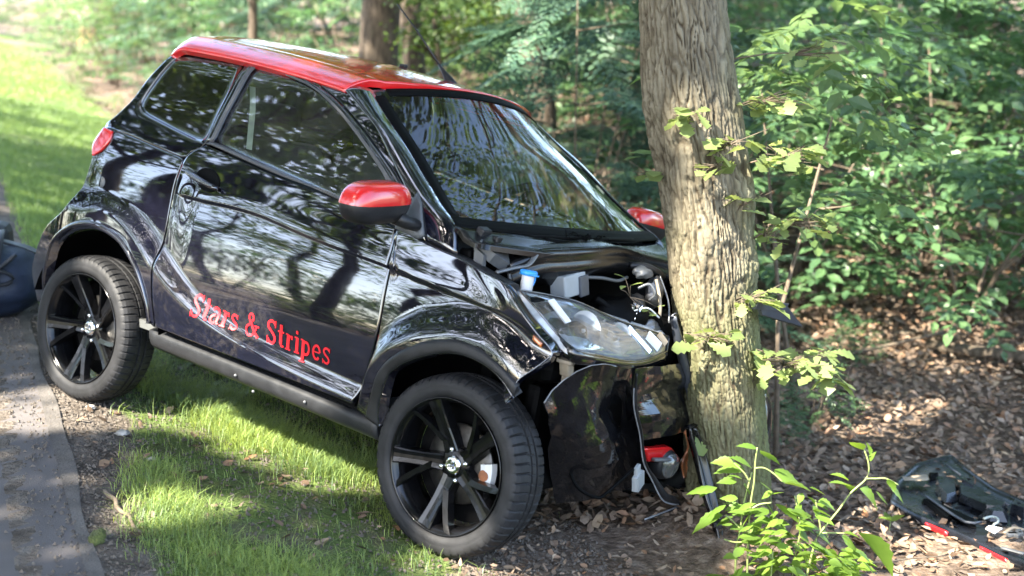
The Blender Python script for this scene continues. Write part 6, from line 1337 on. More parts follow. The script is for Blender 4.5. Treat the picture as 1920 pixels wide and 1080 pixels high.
# lettering: heavy slab-serif strokes, each letter a thin raised decal that follows the door
def stroke(pts, w0, w1=None):
    return ('s', pts, w0, w1 if w1 is not None else w0)
def arc(cx, cy, rx, ry, a0, a1, n=12):
    return [(cx + rx * math.cos(math.radians(a0 + (a1 - a0) * i / n)), cy + ry * math.sin(math.radians(a0 + (a1 - a0) * i / n))) for i in range(n + 1)]
BW, TW_ = .155, .055
GL = {
 'S': (.62, [stroke(arc(.31, .74, .21, .20, 20, 200, 12) + [(.20, .60), (.42, .42)] + arc(.31, .25, .20, .21, 20, -170, 14), .11), stroke([(.52, .99), (.52, .70)], .05), stroke([(.09, .30), (.09, 0)], .05)]),
 't': (.40, [stroke([(.18, .92), (.18, .14)], BW), stroke([(.18, .14), (.24, .05), (.36, .07)], .08), stroke([(.02, .63), (.37, .63)], .07)]),
 'a': (.56, [stroke(arc(.24, .50, .17, .15, 170, 0, 10) + [(.41, .10)], .12), stroke([(.41, .06), (.54, .05)], .08), stroke(arc(.24, .19, .16, .155, 80, 320, 14), .11)]),
 'r': (.46, [stroke([(.16, .64), (.16, .03)], BW), stroke([(.02, .63), (.16, .63)], .06), stroke([(.02, .03), (.31, .03)], .06), stroke([(.22, .42), (.27, .58), (.38, .60)], .08), stroke([(.38, .63), (.38, .47)], .09)]),
 's': (.46, [stroke(arc(.23, .50, .145, .13, 20, 200, 10) + [(.16, .38), (.31, .28)] + arc(.23, .17, .145, .135, 20, -165, 10), .095), stroke([(.39, .66), (.39, .48)], .04), stroke([(.06, .2), (.06, .0)], .04)]),
 '&': (.86, [stroke(arc(.36, .78, .13, .15, -60, 250, 16), .085), stroke([(.29, .66), (.44, .44), (.60, .18), (.78, .03)], .13), stroke([(.42, .62)] + arc(.31, .24, .22, .22, 110, 300, 14) + [(.58, .20), (.70, .46)], .085), stroke([(.58, .48), (.84, .48)], .06)]),
 'i': (.30, [stroke([(.16, .64), (.16, .03)], BW), stroke([(.02, .63), (.16, .63)], .06), stroke([(.02, .03), (.30, .03)], .06), stroke(arc(.15, .84, .035, .035, 0, 350, 8), .085)]),
 'p': (.60, [stroke([(.16, .64), (.16, -.22)], BW), stroke([(.02, .63), (.16, .63)], .06), stroke([(.02, -.23), (.31, -.23)], .06), stroke(arc(.32, .33, .18, .25, 130, -130, 16), .11)]),
 'e': (.52, [stroke([(.12, .34), (.43, .34)], .065), stroke(arc(.26, .33, .18, .27, 5, 320, 20), .105)]),
 ' ': (.30, [])}
def letter_mesh(ch, ox, s, base):
    mb = MB(); lay = 0
    for _, pts, w0, w1 in GL[ch][1]:
        P = np.array(pts); n = len(P); P = resample(P, max(2, n * 2))
        T = np.gradient(P, axis=0); T /= np.maximum(np.linalg.norm(T, axis=1, keepdims=True), 1e-9)
        Nn = np.stack([-T[:, 1], T[:, 0]], 1)
        rows = np.stack([P + Nn * w0 / 2, P, P - Nn * w0 / 2])
        x = ox + rows[..., 0] * s; 
        z = base(x) + rows[..., 1] * s * 1.0
        lay += 1
        Q = side3(np.stack([x, z], -1), 1, .0012 + .0004 * lay, which=0)
        mb.grid(Q, True)
    return mb
text = "Stars & Stripes"
tw = sum(GL[c][0] for c in text) + .04 * len(text)
x0, x1 = D['text'][0][0], D['text'][1][0]
base = lambda x: D['text'][0][1] + .001 + (np.asarray(x) - x0) * (D['text'][1][1] - D['text'][0][1]) / (x1 - x0)
sc_ = (x1 - x0) / tw
ox = x0
for c in text:
    if GL[c][1]:
        o = letter_mesh(c, ox, sc_, base).build('letter', 'letter_red', door)
    ox += (GL[c][0] + .04) * sc_
# side repeater on the fender
ix, iz = D['indicator'][0]
mb = MB(); rr = float(S(ix, iz, which=1))
P2 = np.stack(np.meshgrid(np.linspace(ix - .016, ix + .016, 6), np.linspace(iz - .007, iz + .007, 4)), -1); P2[..., 1] -= (P2[..., 0] - ix) * .55
panel('side_repeater', side3(P2, 1, .005, which=1), 'lens_amber', fender)
# small grey cap at the rear corner
fx, fz = D['fuel'][0]
mb = MB(); mb.lathe([(0, .010), (.022, .010), (.027, .006), (.030, -.004)], 24, 'y', (0, 0, 0))
o = mb.build('filler_cap', 'plastic_grey', quarter); o.rotation_euler = (0, 0, math.radians(150)); o.location = (fx + .030, -float(S(fx, fz)) + .012, fz)

# ---- roof
def roof_drop(r):
    return np.interp(np.abs(r), [0, .1, .2, .3, .4, .46, .495, .52, .54, .552, .56], [0, .0025, .009, .0195, .033, .0405, .048, .062, .080, .095, .106])
def zc_roof(x): return 1.512 + .031 * x - .070 * x * x
rs_ = np.concatenate([np.linspace(-.56, -.46, 12), np.linspace(-.44, .44, 45), np.linspace(.46, .56, 12)])
xf = 1.045 + .155 * (1 - np.abs(rs_ / .56) ** 2.2)
xr = .145 - .13 * (1 - (rs_ / .56) ** 2)
nx = 60
RP = []
for i in range(nx):
    u = i / (nx - 1)
    x = xr + (xf - xr) * u
    z = zc_roof(x) - roof_drop(rs_)
    z -= .030 * np.clip(1 - (x - xr) / .07, 0, 1) ** 2          # rolls down at the tail
    # pressed channel inside each rail
    z -= .004 * np.exp(-((np.abs(rs_) - .435) / .022) ** 2) * smoothstep((x - .25) / .15)
    rr = rs_ * (1 + .012 * smoothstep((.5 - x) / .5) + .022 * smoothstep((np.abs(rs_) - .50) / .05))
    RP.append(np.stack([x, -rr, z], -1))
RP = np.array(RP)
roof = panel('roof', RP, 'paint_red', car, out=(0, 0, 1), th=.02, roll=.006)
ant = loc(A('antenna'))
mb = MB(); d0 = Vector(ant[1] - ant[0]).normalized()
b0 = Vector(ant[0]) + Vector((0, 0, -.012))
mb.tube([b0 - d0 * .012, b0 + d0 * .018, b0 + d0 * .06, b0 + d0 * .10], [.020, .017, .009, .0055], 12)
base_a = mb.build('antenna_base', 'plastic_black', roof)
mb = MB(); mb.tube([b0 + d0 * .10, Vector(ant[1]) * .5 + Vector(ant[2]) * .5, ant[2]], [.0042, .0034, .0028], 6)
mb.build('antenna_rod', 'plastic_black', base_a)
nb = loc(A('nub'))[0]
mb = MB(); mb.box((nb[0], nb[1], zc_roof(nb[0]) + .006), (.03, .02, .016), bev=.004); mb.build('roof_nub', 'plastic_black', roof)

# ---- windscreen
ar = catmull(A('apr')[:6], 40)
ss = np.linspace(-1, 1, 61)
v = np.linspace(0, 1, 40)
WS = np.zeros((40, 61, 3))
for i in range(40):
    x, r, z = ar[i]
    q = 1 - ss ** 2
    bx = (.115) * (1 - v[i]) + .10 * v[i]; bz = .058 * (1 - v[i]) - .004 * v[i]
    WS[i] = np.stack([x + bx * q, -r * ss, z + bz * q], -1)
WSn = normals(WS)
if WSn[20, 30, 0] < 0: WSn = -WSn
ws = panel('windscreen', WS - WSn * .004, 'glass_windscreen', car, out=(1, 0, .6), th=0, roll=0)
def band(sel, w, name):
    return panel(name, sel, 'plastic_dark', ws, out=(1, 0, .6), th=.003, roll=.001)
W2 = WS - WSn * .001
band(W2[-4:, :], 0, 'screen_border'); band(W2[:3, 3:-3], 0, 'screen_border')
band(W2[2:-3, :3], 0, 'screen_border'); band(W2[2:-3, -3:], 0, 'screen_border')
# tailgate and rear bumper, closing the shell at the back
qo = np.vstack([A('q_low_out')[::-1][:-1], A('qrear')[::-1]])
qo = catmull(qo, 50)
cols = []
for s_ in np.linspace(-1, 1, 31):
    r = S(qo[:, 0], qo[:, 1], False); bul = (1 - abs(s_) ** 3.5)
    cols.append(np.stack([qo[:, 0] - .13 * bul, -r * s_, qo[:, 1] + 0 * r], -1))
TG = np.stack(cols, 1)
tg = panel('tailgate', TG, 'paint_black', car, out=(-1, 0, 0))
RWn = TG[34:46, 6:-6] + np.array([-.006, 0, 0])
panel('rear_window', RWn, 'glass_dark', tg, out=(-1, 0, 0), th=.003)

# ---- wheels
def wheel_arrays():
    n = 420
    prof = [(.213, -.135), (.222, -.148), (.240, -.156), (.262, -.157), (.274, -.150), (.2805, -.140), (.284, -.120), (.2852, -.100), (.2785, -.099), (.2785, -.091), (.2855, -.090), (.2858, -.078), (.2858, -.072), (.279, -.071), (.279, -.063), (.2857, -.062), (.2852, -.046), (.283, -.030), (.2795, -.017), (.272, -.006), (.260, .0005), (.248, .0018), (.243, .0010), (.240, .0018), (.228, -.001), (.219, -.006), (.2145, -.013), (.211, -.018)]
    P = []
    for k in range(n):
        a = 2 * math.pi * k / n; row = []
        notch = (k % 7) == 0; notch2 = (k % 7) == 3
        for i, (r, h) in enumerate(prof):
            rr = r
            if notch and i in (17, 18, 19): rr -= .0060
            if notch and i in (16,): rr -= .005
            if notch2 and i in (3, 4, 5, 6): rr -= .0055
            if (k % 7) == 5 and i in (11, 12, 15): rr -= .003
            row.append((rr * math.cos(a), h, rr * math.sin(a)))
        P.append(row)
    return np.array(P)
def wheel_proto():
    y = lambda d: -d          # outward is -y in car axes for the side in view
    w_mb = MB()
    TP = wheel_arrays(); TP[..., 1] *= -1
    t_mb = MB(); t_mb.grid(TP, True, closed_u=True)
    mm_ = TP.shape[1] - 1
    t_mb.sm = [not (3 <= (q % mm_) <= 18) for q in range(len(t_mb.f))]
    barrel = [(.209, y(-.008)), (.2135, y(-.003)), (.2150, y(-.006)), (.2150, y(-.012)), (.208, y(-.016)), (.201, y(-.022)), (.196, y(-.035)), (.193, y(-.075)), (.196, y(-.13)), (.208, y(-.140)), (.214, y(-.15))]
    w_mb.lathe(barrel, 72, 'y')
    w_mb.lathe([(.0, y(-.055)), (.045, y(-.055)), (.056, y(-.062)), (.060, y(-.075)), (.058, y(-.12)), (0, y(-.12))], 40, 'y')
    spokes = []
    for k in range(5):
        s_mb = MB(); a = math.radians(42 + 72 * k)
        c, s = math.cos(a), math.sin(a)
        def pt(rad, tang, h): return (rad * c - tang * s, y(h), rad * s + tang * c)
        rad = [.040, .075, .115, .155, .185, .2065]
        wid = [.027, .024, .0215, .022, .024, .027]
        hh = [-.052, -.046, -.036, -.024, -.014, -.008]
        rows = []
        for r_, w_, h_ in zip(rad, wid, hh):
            rows.append([pt(r_, -w_ * 1.15, h_ - .040), pt(r_, -w_, h_ - .004), pt(r_, -w_ * .82, h_), pt(r_, -w_ * .25, h_ - .0035), pt(r_, w_ * .25, h_ - .0035), pt(r_, w_ * .82, h_), pt(r_, w_, h_ - .004), pt(r_, w_ * 1.15, h_ - .040)])
        s_mb.grid(np.array(rows), False)
        # slim fork from mid spoke to rim
        rows = []
        for r_, t_, w_, h_ in ((.080, .012, .014, -.042), (.125, .040, .0130, -.030), (.165, .070, .0130, -.018), (.186, .092, .016, -.011)):
            rows.append([pt(r_, t_ - w_, h_ - .03), pt(r_, t_ - w_ * .8, h_), pt(r_, t_ + w_ * .8, h_ - .002), pt(r_, t_ + w_, h_ - .03)])
        s_mb.grid(np.array(rows), False)
        spokes.append(s_mb.mesh('spoke'))
    cap = MB(); cap.lathe([(0, y(-.045)), (.012, y(-.0455)), (.014, y(-.043)), (.022, y(-.0435)), (.027, y(-.046)), (.030, y(-.052))], 36, 'y')
    for q in range(3):      # three raised petals of the emblem
        a = math.radians(90 + 120 * q)
        cap.prism([(0, y(-.0432), 0), (.010 * math.cos(a + .5), y(-.0430), .010 * math.sin(a + .5)), (.019 * math.cos(a), y(-.0432), .019 * math.sin(a)), (.010 * math.cos(a - .5), y(-.0430), .010 * math.sin(a - .5))], (0, y(.0016), 0))
    nut = MB(); nut.lathe([(0, y(.006)), (.006, y(.005)), (.0085, y(0)), (.0085, y(-.012))], 12, 'y')
    disc = MB(); disc.lathe([(.05, y(-.085)), (.07, y(-.085)), (.125, y(-.085)), (.128, y(-.090)), (.125, y(-.097)), (.05, y(-.097))], 60, 'y')
    dish = MB(); dish.lathe([(.02, y(-.132)), (.12, y(-.128)), (.190, y(-.124))], 40, 'y')
    cal = MB()
    pts = [(.118, -14), (.118, 14), (.150, 14), (.150, -14)]
    rows = []
    for a in np.radians(np.linspace(-17, 17, 9)):
        rows.append([(.098 * math.cos(a), y(-.083), .098 * math.sin(a)), (.098 * math.cos(a), y(-.064), .098 * math.sin(a)), (.118 * math.cos(a), y(-.060), .118 * math.sin(a)), (.140 * math.cos(a), y(-.064), .140 * math.sin(a)), (.146 * math.cos(a), y(-.083), .146 * math.sin(a))])
    cal.grid(np.array(rows), False)
    rust = MB(); rust.lathe([(0, y(-.058)), (.016, y(-.058)), (.019, y(-.063))], 14, 'y', (.112, 0, -.002))
    return dict(w=w_mb.mesh('wheel'), t=t_mb.mesh('tyre'), s=spokes, c=cap.mesh('hub_cap'), n=nut.mesh('lug_nut'), d=disc.mesh('brake_disc'), k=cal.mesh('caliper'), r=rust.mesh('piston'), b=dish.mesh('backing_plate'))
WP = wheel_proto()
for (px, sgn) in ((0, 1), (WB, 1), (0, -1), (WB, -1)):
    w = link('wheel', WP['w'], 'rim_black', car)
    w.location = (px, -sgn * .712, WR)
    w.rotation_euler = (0, 0 if sgn == 1 else 0, 0 if sgn == 1 else math.pi)
    tyre = link('tyre', WP['t'], 'tyre_rubber', w)
    link('brake_disc', WP['d'], 'brake_steel', w)
    link('backing_plate', WP['b'], 'plastic_dark', w)
    link('hub_cap', WP['c'], 'chrome', w)
    for s in WP['s']:
        link('spoke', s, 'rim_black', w)
    for k in range(4):
        a = math.radians(20 + 90 * k)
        o = link('lug_nut', WP['n'], 'chrome', w); o.location = (.049 * math.cos(a), .054, .049 * math.sin(a))
    if px > 1:
        k = link('caliper', WP['k'], 'white_plastic', w); link('piston', WP['r'], 'rust', w)
    tyre.rotation_euler = (0, .4 * px, 0)
# wheel-well liners
for px, sgn, cut in ((.06, 1, 0), (1.81, 1, 0), (.06, -1, 0), (1.81, -1, 0)):
    rows = []
    for y in (.70, .66, .55, .42, .40):
        rr = .392 if y > .41 else .05
        ang = np.radians(np.linspace((62 if sgn == 1 else 28) if px > 1 else 12, 168, 40))
        rows.append(np.stack([px + rr * np.cos(ang), np.full(40, -sgn * y), .285 + rr * np.sin(ang)], -1))
    mb = MB(); mb.grid(np.array(rows), True); mb.build('wheel_well', 'plastic_dark', car)
# underbody
mb = MB()
mb.box((.93, 0, .345), (1.06, 1.32, .06), bev=.02); mb.box((.93, 0, .29), (1.2, .5, .06), bev=.02); mb.box((-.1, 0, .34), (.5, .78, .14), bev=.03); mb.box((1.75, 0, .36), (.5, .72, .14), bev=.03)
mb.box((0.02, 0, .285), (.07, 1.1, .07), bev=.02); mb.box((WB, 0, .285), (.07, 1.1, .07), bev=.02)
mb.build('underbody', 'plastic_dark', car)

# ---- cabin
mb = MB()
mb.box((.92, 0, .37), (1.4, 1.30, .03)); mb.box((1.60, 0, .84), (.06, 1.30, .30), bev=.01); mb.box((.10, 0, .86), (.30, 1.22, .34), bev=.03)
mb.build('cabin_floor', 'interior', car)
mb = MB()
yy = np.linspace(-.66, .66, 21)
rows = []
for dx, z in ((.30, .70), (.22, .80), (.18, .90), (.22, .955), (.32, .975), (.46, .985)):
    rows.append(np.stack([1.22 + dx + .06 * (1 - (yy / .66) ** 2), yy, z + .012 * np.cos(yy * 7) * (dx < .4)], -1))
mb.grid(np.array(rows), True); dash = mb.build('dashboard', 'interior', car)
mb = MB(); mb.box((1.36, .24, .995), (.14, .34, .05), bev=.02); mb.build('instrument_hood', 'interior', dash)
st = loc(A('steer'))
ctr = Vector(st[0]); axis = Vector((-.72, 0, .69)).normalized()
u_ = Vector((0, 1, 0)); w_ = axis.cross(u_)
mb = MB()
path = [ctr + (u_ * math.cos(a) + w_ * math.sin(a)) * .175 for a in np.linspace(0, 2 * math.pi, 49)]
mb.tube(path, .0165, 10, cap=False)
wheel = mb.build('steering_wheel', 'plastic_dark', car)
mb = MB()
mb.tube([ctr - axis * .02, ctr + axis * .02], [.06, .05], 16)
for a in (0.1, math.pi - .1, -math.pi / 2):
    mb.tube([ctr + (u_ * math.cos(a) + w_ * math.sin(a)) * .04, ctr + (u_ * math.cos(a) + w_ * math.sin(a)) * .172], [.026, .015], 8, squash=.4)
mb.build('wheel_spokes', 'plastic_dark', wheel)
mb = MB(); mb.tube([ctr - axis * .02, ctr - axis * .3], .03, 10); mb.build('steering_column', 'interior', wheel)
def seat(y):
    s_mb = MB()
    s_mb.box((.80, y, .56), (.46, .46, .16), Matrix.Rotation(-.12, 3, 'Y'), bev=.05)
    o = s_mb.build('seat', 'seat_cloth', car)
    b = MB(); b.box((.54, y, .86), (.14, .44, .56), Matrix.Rotation(-.22, 3, 'Y'), bev=.05); b.build('seat_back', 'seat_cloth', o)
    h_ = MB(); h_.box((.46, y, 1.20), (.09, .24, .15), Matrix.Rotation(-.15, 3, 'Y'), bev=.04); h_.build('headrest', 'seat_cloth', o)
seat(.30); seat(-.30)
mb = MB()
bp = side3(np.array([[.55, 1.32], [.60, 1.24], [.66, 1.10]]), 1, -.05, False)
bp2 = bp.copy(); bp2[:, 0] += .03
mb.grid(np.stack([bp, bp2]), True); mb.build('seat_belt', 'pale_webbing', car)

# ---- door mirrors
def mirror(sgn):
    c = Vector((1.500, -.855 * sgn, 1.045))
    n_u, n_v = 34, 18
    def shell(z0, z1):
        rows = []
        for j in range(n_v + 1):
            v_ = z0 + (z1 - z0) * j / n_v
            zz = math.sin(v_); cr = max(0, math.cos(v_)) ** .48
            row = []
            for i in range(n_u):
                a = 2 * math.pi * i / n_u
                ca, sa = math.cos(a), math.sin(a)
                sx = abs(ca) ** .65 * (1 if ca > 0 else -1); sy = abs(sa) ** .55 * (1 if sa > 0 else -1)
                bx = .070 if sx > 0 else .050
                row.append((c.x + bx * sx * cr, c.y + .128 * sy * cr, c.z + .064 * zz + .012 * sy * sgn * cr))
            rows.append(row)
        return np.array(rows)
    m1 = MB(); m1.grid(shell(-math.pi / 2, .02), True, closed_v=True)
    body = m1.build('mirror_housing', 'plastic_black', car)
    m2 = MB(); g = shell(.0, math.pi / 2); cc = np.array(c); g = cc + (g - cc) * 1.025
    m2.grid(g, True, closed_v=True); m2.build('mirror_cap', 'paint_red', body)
    m3 = MB(); m3.tube([c + Vector((.035, sgn * .075, -.035)), c + Vector((.05, sgn * .115, -.05)), c + Vector((.055, sgn * .15, -.055))], [.036, .030, .028], 12, squash=.7); m3.build('mirror_arm', 'plastic_black', body)
    m4 = MB(); m4.box(c + Vector((-.046, 0, 0)), (.006, .15, .07), bev=.002); m4.build('mirror_glass', 'chrome', body)
mirror(1); mirror(-1)

# ---- crushed nose: engine bay, lamp, bumper skin
def L3(k): return loc(A(k))
def tubeobj(name, pts, r, m, parent, n=8, smooth_n=None, squash=None):
    P = catmull(loc(np.array(pts)), smooth_n or 6 * len(pts)) if len(pts) > 2 else loc(np.array(pts))
    mb = MB(); mb.tube(P, r if not isinstance(r, list) else list(np.interp(np.linspace(0, 1, len(P)), np.linspace(0, 1, len(r)), r)), n, squash=squash)
    return mb.build(name, m, parent)

bay = MB()
bay.box((1.72, 0, .82), (.05, 1.30, .26), bev=.01); bay.box((1.72, 0, .55), (.05, .84, .5), bev=.01)
bay.box((1.90, .10, .50), (.34, .70, .42), bev=.06)
bay.box((1.98, -.52, .70), (.24, .2, .2), bev=.05)
bay.box((1.95, -.25, .56), (.16, .36, .30), Matrix.Rotation(.3, 3, 'X'), bev=.04)
bay.box((2.0, .50, .62), (.16, .20, .26), bev=.04)
engine = bay.build('engine_bay', 'plastic_dark', car)
# cowl panel under the screen
cw = catmull(L3('cowl'), 60)
rows = [cw + [-.010, 0, .012], cw + [.012, 0, .004], cw + [.035, 0, -.014], cw + [.075, 0, -.022], cw + [.11, 0, -.020]]
cowl = panel('cowl', np.stack(rows), 'seal_rubber', car, out=(.3, 0, 1))
# moulded bonnet-seal channel that arches across the bay
lp = catmull(L3('lip'), 60)
ww = .004 * np.sin(np.linspace(0, 9, 60))[:, None] * [0, 0, 1]
rows = [lp + [-.10, 0, .012], lp + [-.06, 0, .010] + ww, lp + [-.045, 0, -.006], lp + [-.02, 0, -.004], lp + [0, 0, .014] + ww, lp + [.012, 0, .010], lp + [.020, 0, -.008], lp + [.008, 0, -.020], lp + [.010, 0, -.034], lp + [.018, 0, -.044], lp + [.010, 0, -.062], lp + [-.02, 0, -.11]]
panel('seal_channel', np.stack(rows), 'seal_rubber', car, out=(.5, 0, 1), th=.01)
tubeobj('bonnet_seal', D['lip'], .009, 'plastic_dark', cowl, smooth_n=60)
# left end: grey shelf brackets beside the pillar
mb = MB()
mb.prism([(1.775, -.655, .985), (1.83, -.64, .955), (1.85, -.585, .930), (1.80, -.54, .975), (1.745, -.60, .995)], (-.02, 0, -.03))
mb.prism([(1.765, -.665, .965), (1.80, -.66, .945), (1.805, -.655, .880), (1.77, -.66, .890)], (0, .015, 0))
mb.build('hinge_bracket', 'plastic_grey', cowl)
mb = MB(); mb.box((1.745, -.605, 1.005), (.03, .05, .035), Matrix.Rotation(.4, 3, 'Y'), bev=.006); mb.box((1.775, -.575, .992), (.035, .03, .022), bev=.005); mb.build('hinge_stop', 'plastic_black', cowl)
tubeobj('channel_edge', [(1.862, .665, .905), (1.885, .60, .925), (1.895, .555, .935), (1.89, .52, .955), (1.885, .50, .972)], .009, 'trim_grey', cowl, squash=.6)
# wipers and shredded foam at the base of the screen
tubeobj('wiper', [(1.775, .42, 1.005), (1.80, .2, 1.012), (1.79, -.1, 1.015), (1.74, -.35, 1.012)], .007, 'plastic_dark', cowl)
tubeobj('wiper', [(1.80, .33, 1.0), (1.825, .15, .995), (1.83, .02, 1.003)], .011, 'plastic_dark', cowl)
mb = MB()
for i in range(70):
    p = Vector((1.80 + random.gauss(0, .018), -(.06 + random.gauss(0, .06)), 1.004 + random.random() * .02))
    d = Vector((random.gauss(0, 1), random.gauss(0, 1), random.gauss(0, .6))) * .016
    mb.tube([p, p + d * .6 + Vector((0, 0, .004)), p + d], .0022, 4)
tag(mb.build('torn_foam', 'plastic_dark', cowl), kind='stuff')
# reservoir neck with blue cap
f_ = L3('filler')[0]
mb = MB(); mb.lathe([(.0, -.06), (.020, -.055), (.019, 0), (.018, .010)], 24, 'z', tuple(f_)); neck = mb.build('filler_neck', 'white_plastic', engine)
mb = MB(); mb.lathe([(.0, .022), (.025, .021), (.0275, .017), (.0275, .008), (.024, .006)], 28, 'z', tuple(f_)); mb.box((f_[0] + .028, f_[1] - .012, f_[2] + .011), (.03, .012, .004)); cap_ = mb.build('filler_lid', 'blue_plastic', neck)
mb = MB(); mb.tube([Vector(f_) + Vector((-.026 * math.cos(a) * 0 - .0, .026 + .014 * math.sin(a), .006 - .014 + .020 * math.cos(a))) for a in np.linspace(0.2, 3.1, 14)], .003, 6); mb.build('lid_strap', 'blue_plastic', neck)
mb = MB(); mb.box((f_[0] + .0, f_[1] + .02, f_[2] - .10), (.14, .17, .10), bev=.03); mb.build('washer_tank', 'plastic_dark', engine)
# grey relay box
gb = L3('greybox'); cgb = gb.mean(0)
mb = MB(); mb.box(tuple(cgb + [-.03, 0, 0]), (.06, .125, .073), Matrix.Rotation(.18, 3, 'X') @ Matrix.Rotation(-.15, 3, 'Y'), bev=.005); rb = mb.build('relay_box', 'grey_box', engine)
mb = MB(); mb.box(tuple(cgb + [.003, .043, .002]), (.012, .05, .068), Matrix.Rotation(.18, 3, 'X') @ Matrix.Rotation(-.15, 3, 'Y'), bev=.003); mb.build('relay_cover', 'plastic_slate', rb)
# hoses, wires, torn bits
hoses = [([(1.90, .28, .90), (1.93, .16, .905), (1.95, .08, .90), (1.94, 0, .91)], .006, 'plastic_grey'),
         ([(1.86, .45, .93), (1.88, .30, .945), (1.90, .15, .94)], .010, 'plastic_dark'),
         ([(2.0, .02, .885), (2.03, .0, .905), (2.05, -.015, .875), (2.03, -.02, .85)], .005, 'trim_grey'),
         ([(2.02, -.06, .92), (2.05, -.055, .86), (2.06, -.06, .80), (2.04, -.08, .74)], .006, 'tan_trim'),
         ([(2.00, -.12, .93), (2.05, -.12, .85), (2.08, -.10, .78)], .0035, 'trim_grey'),
         ([(1.98, .05, .82), (2.03, .02, .79), (2.06, -.03, .80), (2.07, -.06, .77)], .014, 'plastic_dark'),
         ([(1.95, .20, .84), (2.0, .13, .80), (2.04, .08, .78)], .012, 'plastic_dark'),
         ([(1.93, -.02, .95), (1.97, -.06, .955), (1.99, -.12, .94), (1.97, -.2, .92)], .012, 'plastic_black'),
         ([(2.03, .10, .81), (2.06, .04, .83), (2.08, -.02, .80)], .003, 'white_plastic'),
         ([(2.02, .14, .79), (2.06, .10, .76), (2.08, .03, .75)], .003, 'rust')]
for pts, r, m in hoses:
    tubeobj('hose', pts, r, m, engine)
def lump(name, c, s, m, seed, par=engine, k=.35):
    """An irregular cast or torn piece."""
    bm = bmesh.new(); bmesh.ops.create_icosphere(bm, subdivisions=3, radius=1)
    rr = random.Random(seed); off = Vector((rr.random() * 9, rr.random() * 9, rr.random() * 9))
    for v in bm.verts:
        d = 1 + k * mnoise.noise(v.co * 1.7 + off) + k * .5 * mnoise.noise(v.co * 4 + off)
        v.co = Vector((v.co.x * s[0], v.co.y * s[1], v.co.z * s[2])) * d + Vector((c[0], -c[1], c[2]))
    me = bpy.data.meshes.new(name); bm.to_mesh(me); bm.free()
    me.polygons.foreach_set('use_smooth', np.array([len(me.polygons) % 1 == 0] * len(me.polygons)))
    return link(name, me, m, par)
lump('engine_block', (1.97, .06, .76), (.10, .16, .09), 'plastic_dark', 3)
lump('intake', (2.00, .02, .80), (.05, .055, .06), 'plastic_black', 4)
lump('cast_bracket', (2.0, -.10, .87), (.03, .035, .06), 'cast_metal', 5)
lump('cast_bracket', (2.05, -.03, .765), (.028, .05, .030), 'cast_metal', 6)
lump('cast_bracket', (1.98, -.03, .935), (.03, .05, .020), 'plastic_grey', 7)
lump('pump', (2.02, .045, .775), (.03, .035, .04), 'plastic_dark', 8)
lump('crushed_duct', (2.03, -.16, .70), (.06, .10, .10), 'plastic_dark', 9)
# shiny crumpled foil strips
mb = MB()
for i in range(16):
    y0 = -(.10 - .008 * i); 
    c0 = Vector((2.035 + random.gauss(0, .008), -(.075 + random.gauss(0, .018)), .80 + random.gauss(0, .022)))
    mb.add([c0, c0 + Vector((random.gauss(0, .006), random.gauss(0, .014), .018)), c0 + Vector((.006, random.gauss(0, .016), .012)), c0 + Vector((.004, random.gauss(0, .01), -.012))], [(0, 1, 2), (0, 2, 3)], False)
tag(mb.build('foil_scraps', 'chrome', engine), kind='stuff')

# ---- head lamp
hd = L3('head')
top = catmull(hd[[0, 1, 2, 3, 4]], 36); botm = catmull(hd[[10, 9, 8, 7, 6, 5]], 36)
# order: left edge from 0 to 10, right from 4 to 5
lef = lin(hd[[0, 10]], 12); rig = lin(hd[[4, 5]], 12)
LP = coons(top, botm, lef, rig)
n_out = np.array([.72, -.45, .45]); n_out /= np.linalg.norm(n_out)
u = np.linspace(0, 1, 36)[None, :, None]; v_ = np.linspace(0, 1, 12)[:, None, None]
bul = np.sin(np.pi * u) ** .6 * np.sin(np.pi * v_) ** .6
LENS = LP + bul * .022 * n_out
lamp_back = LP - bul ** .5 * .034 * n_out
lamp = panel('headlamp', lamp_back, 'lamp_bezel', car, out=tuple(n_out), th=.02)
panel('lamp_lens', LENS, 'glass_lamp', lamp, out=tuple(n_out), th=.004, roll=.001)
def bowl(cu, cv, r, name, deep=.03):
    i, j = int(cv * 11), int(cu * 35)
    c = lamp_back[i, j] + n_out * .026
    ax = Vector((.86, -.32, .25)).normalized(); a_u = ax.orthogonal().normalized(); a_w = ax.cross(a_u)
    rows = []
    for k in range(9):
        t = k / 8; rows.append([Vector(c) + (a_u * math.cos(q) + a_w * math.sin(q)) * r * t + ax * deep * (t * t - 1) for q in np.linspace(0, 2 * math.pi, 28, endpoint=False)])
    mb = MB(); mb.grid(np.array(rows), True, closed_v=True)
    o = mb.build(name, 'reflector', lamp)
    mb = MB(); mb.tube([Vector(c) - ax * deep * .9, Vector(c) - ax * deep * .1], [.008, .006], 10); mb.build('bulb', 'white_plastic', o)
bowl(.32, .55, .062, 'reflector_bowl', .05)
bowl(.62, .5, .052, 'reflector_bowl', .045)
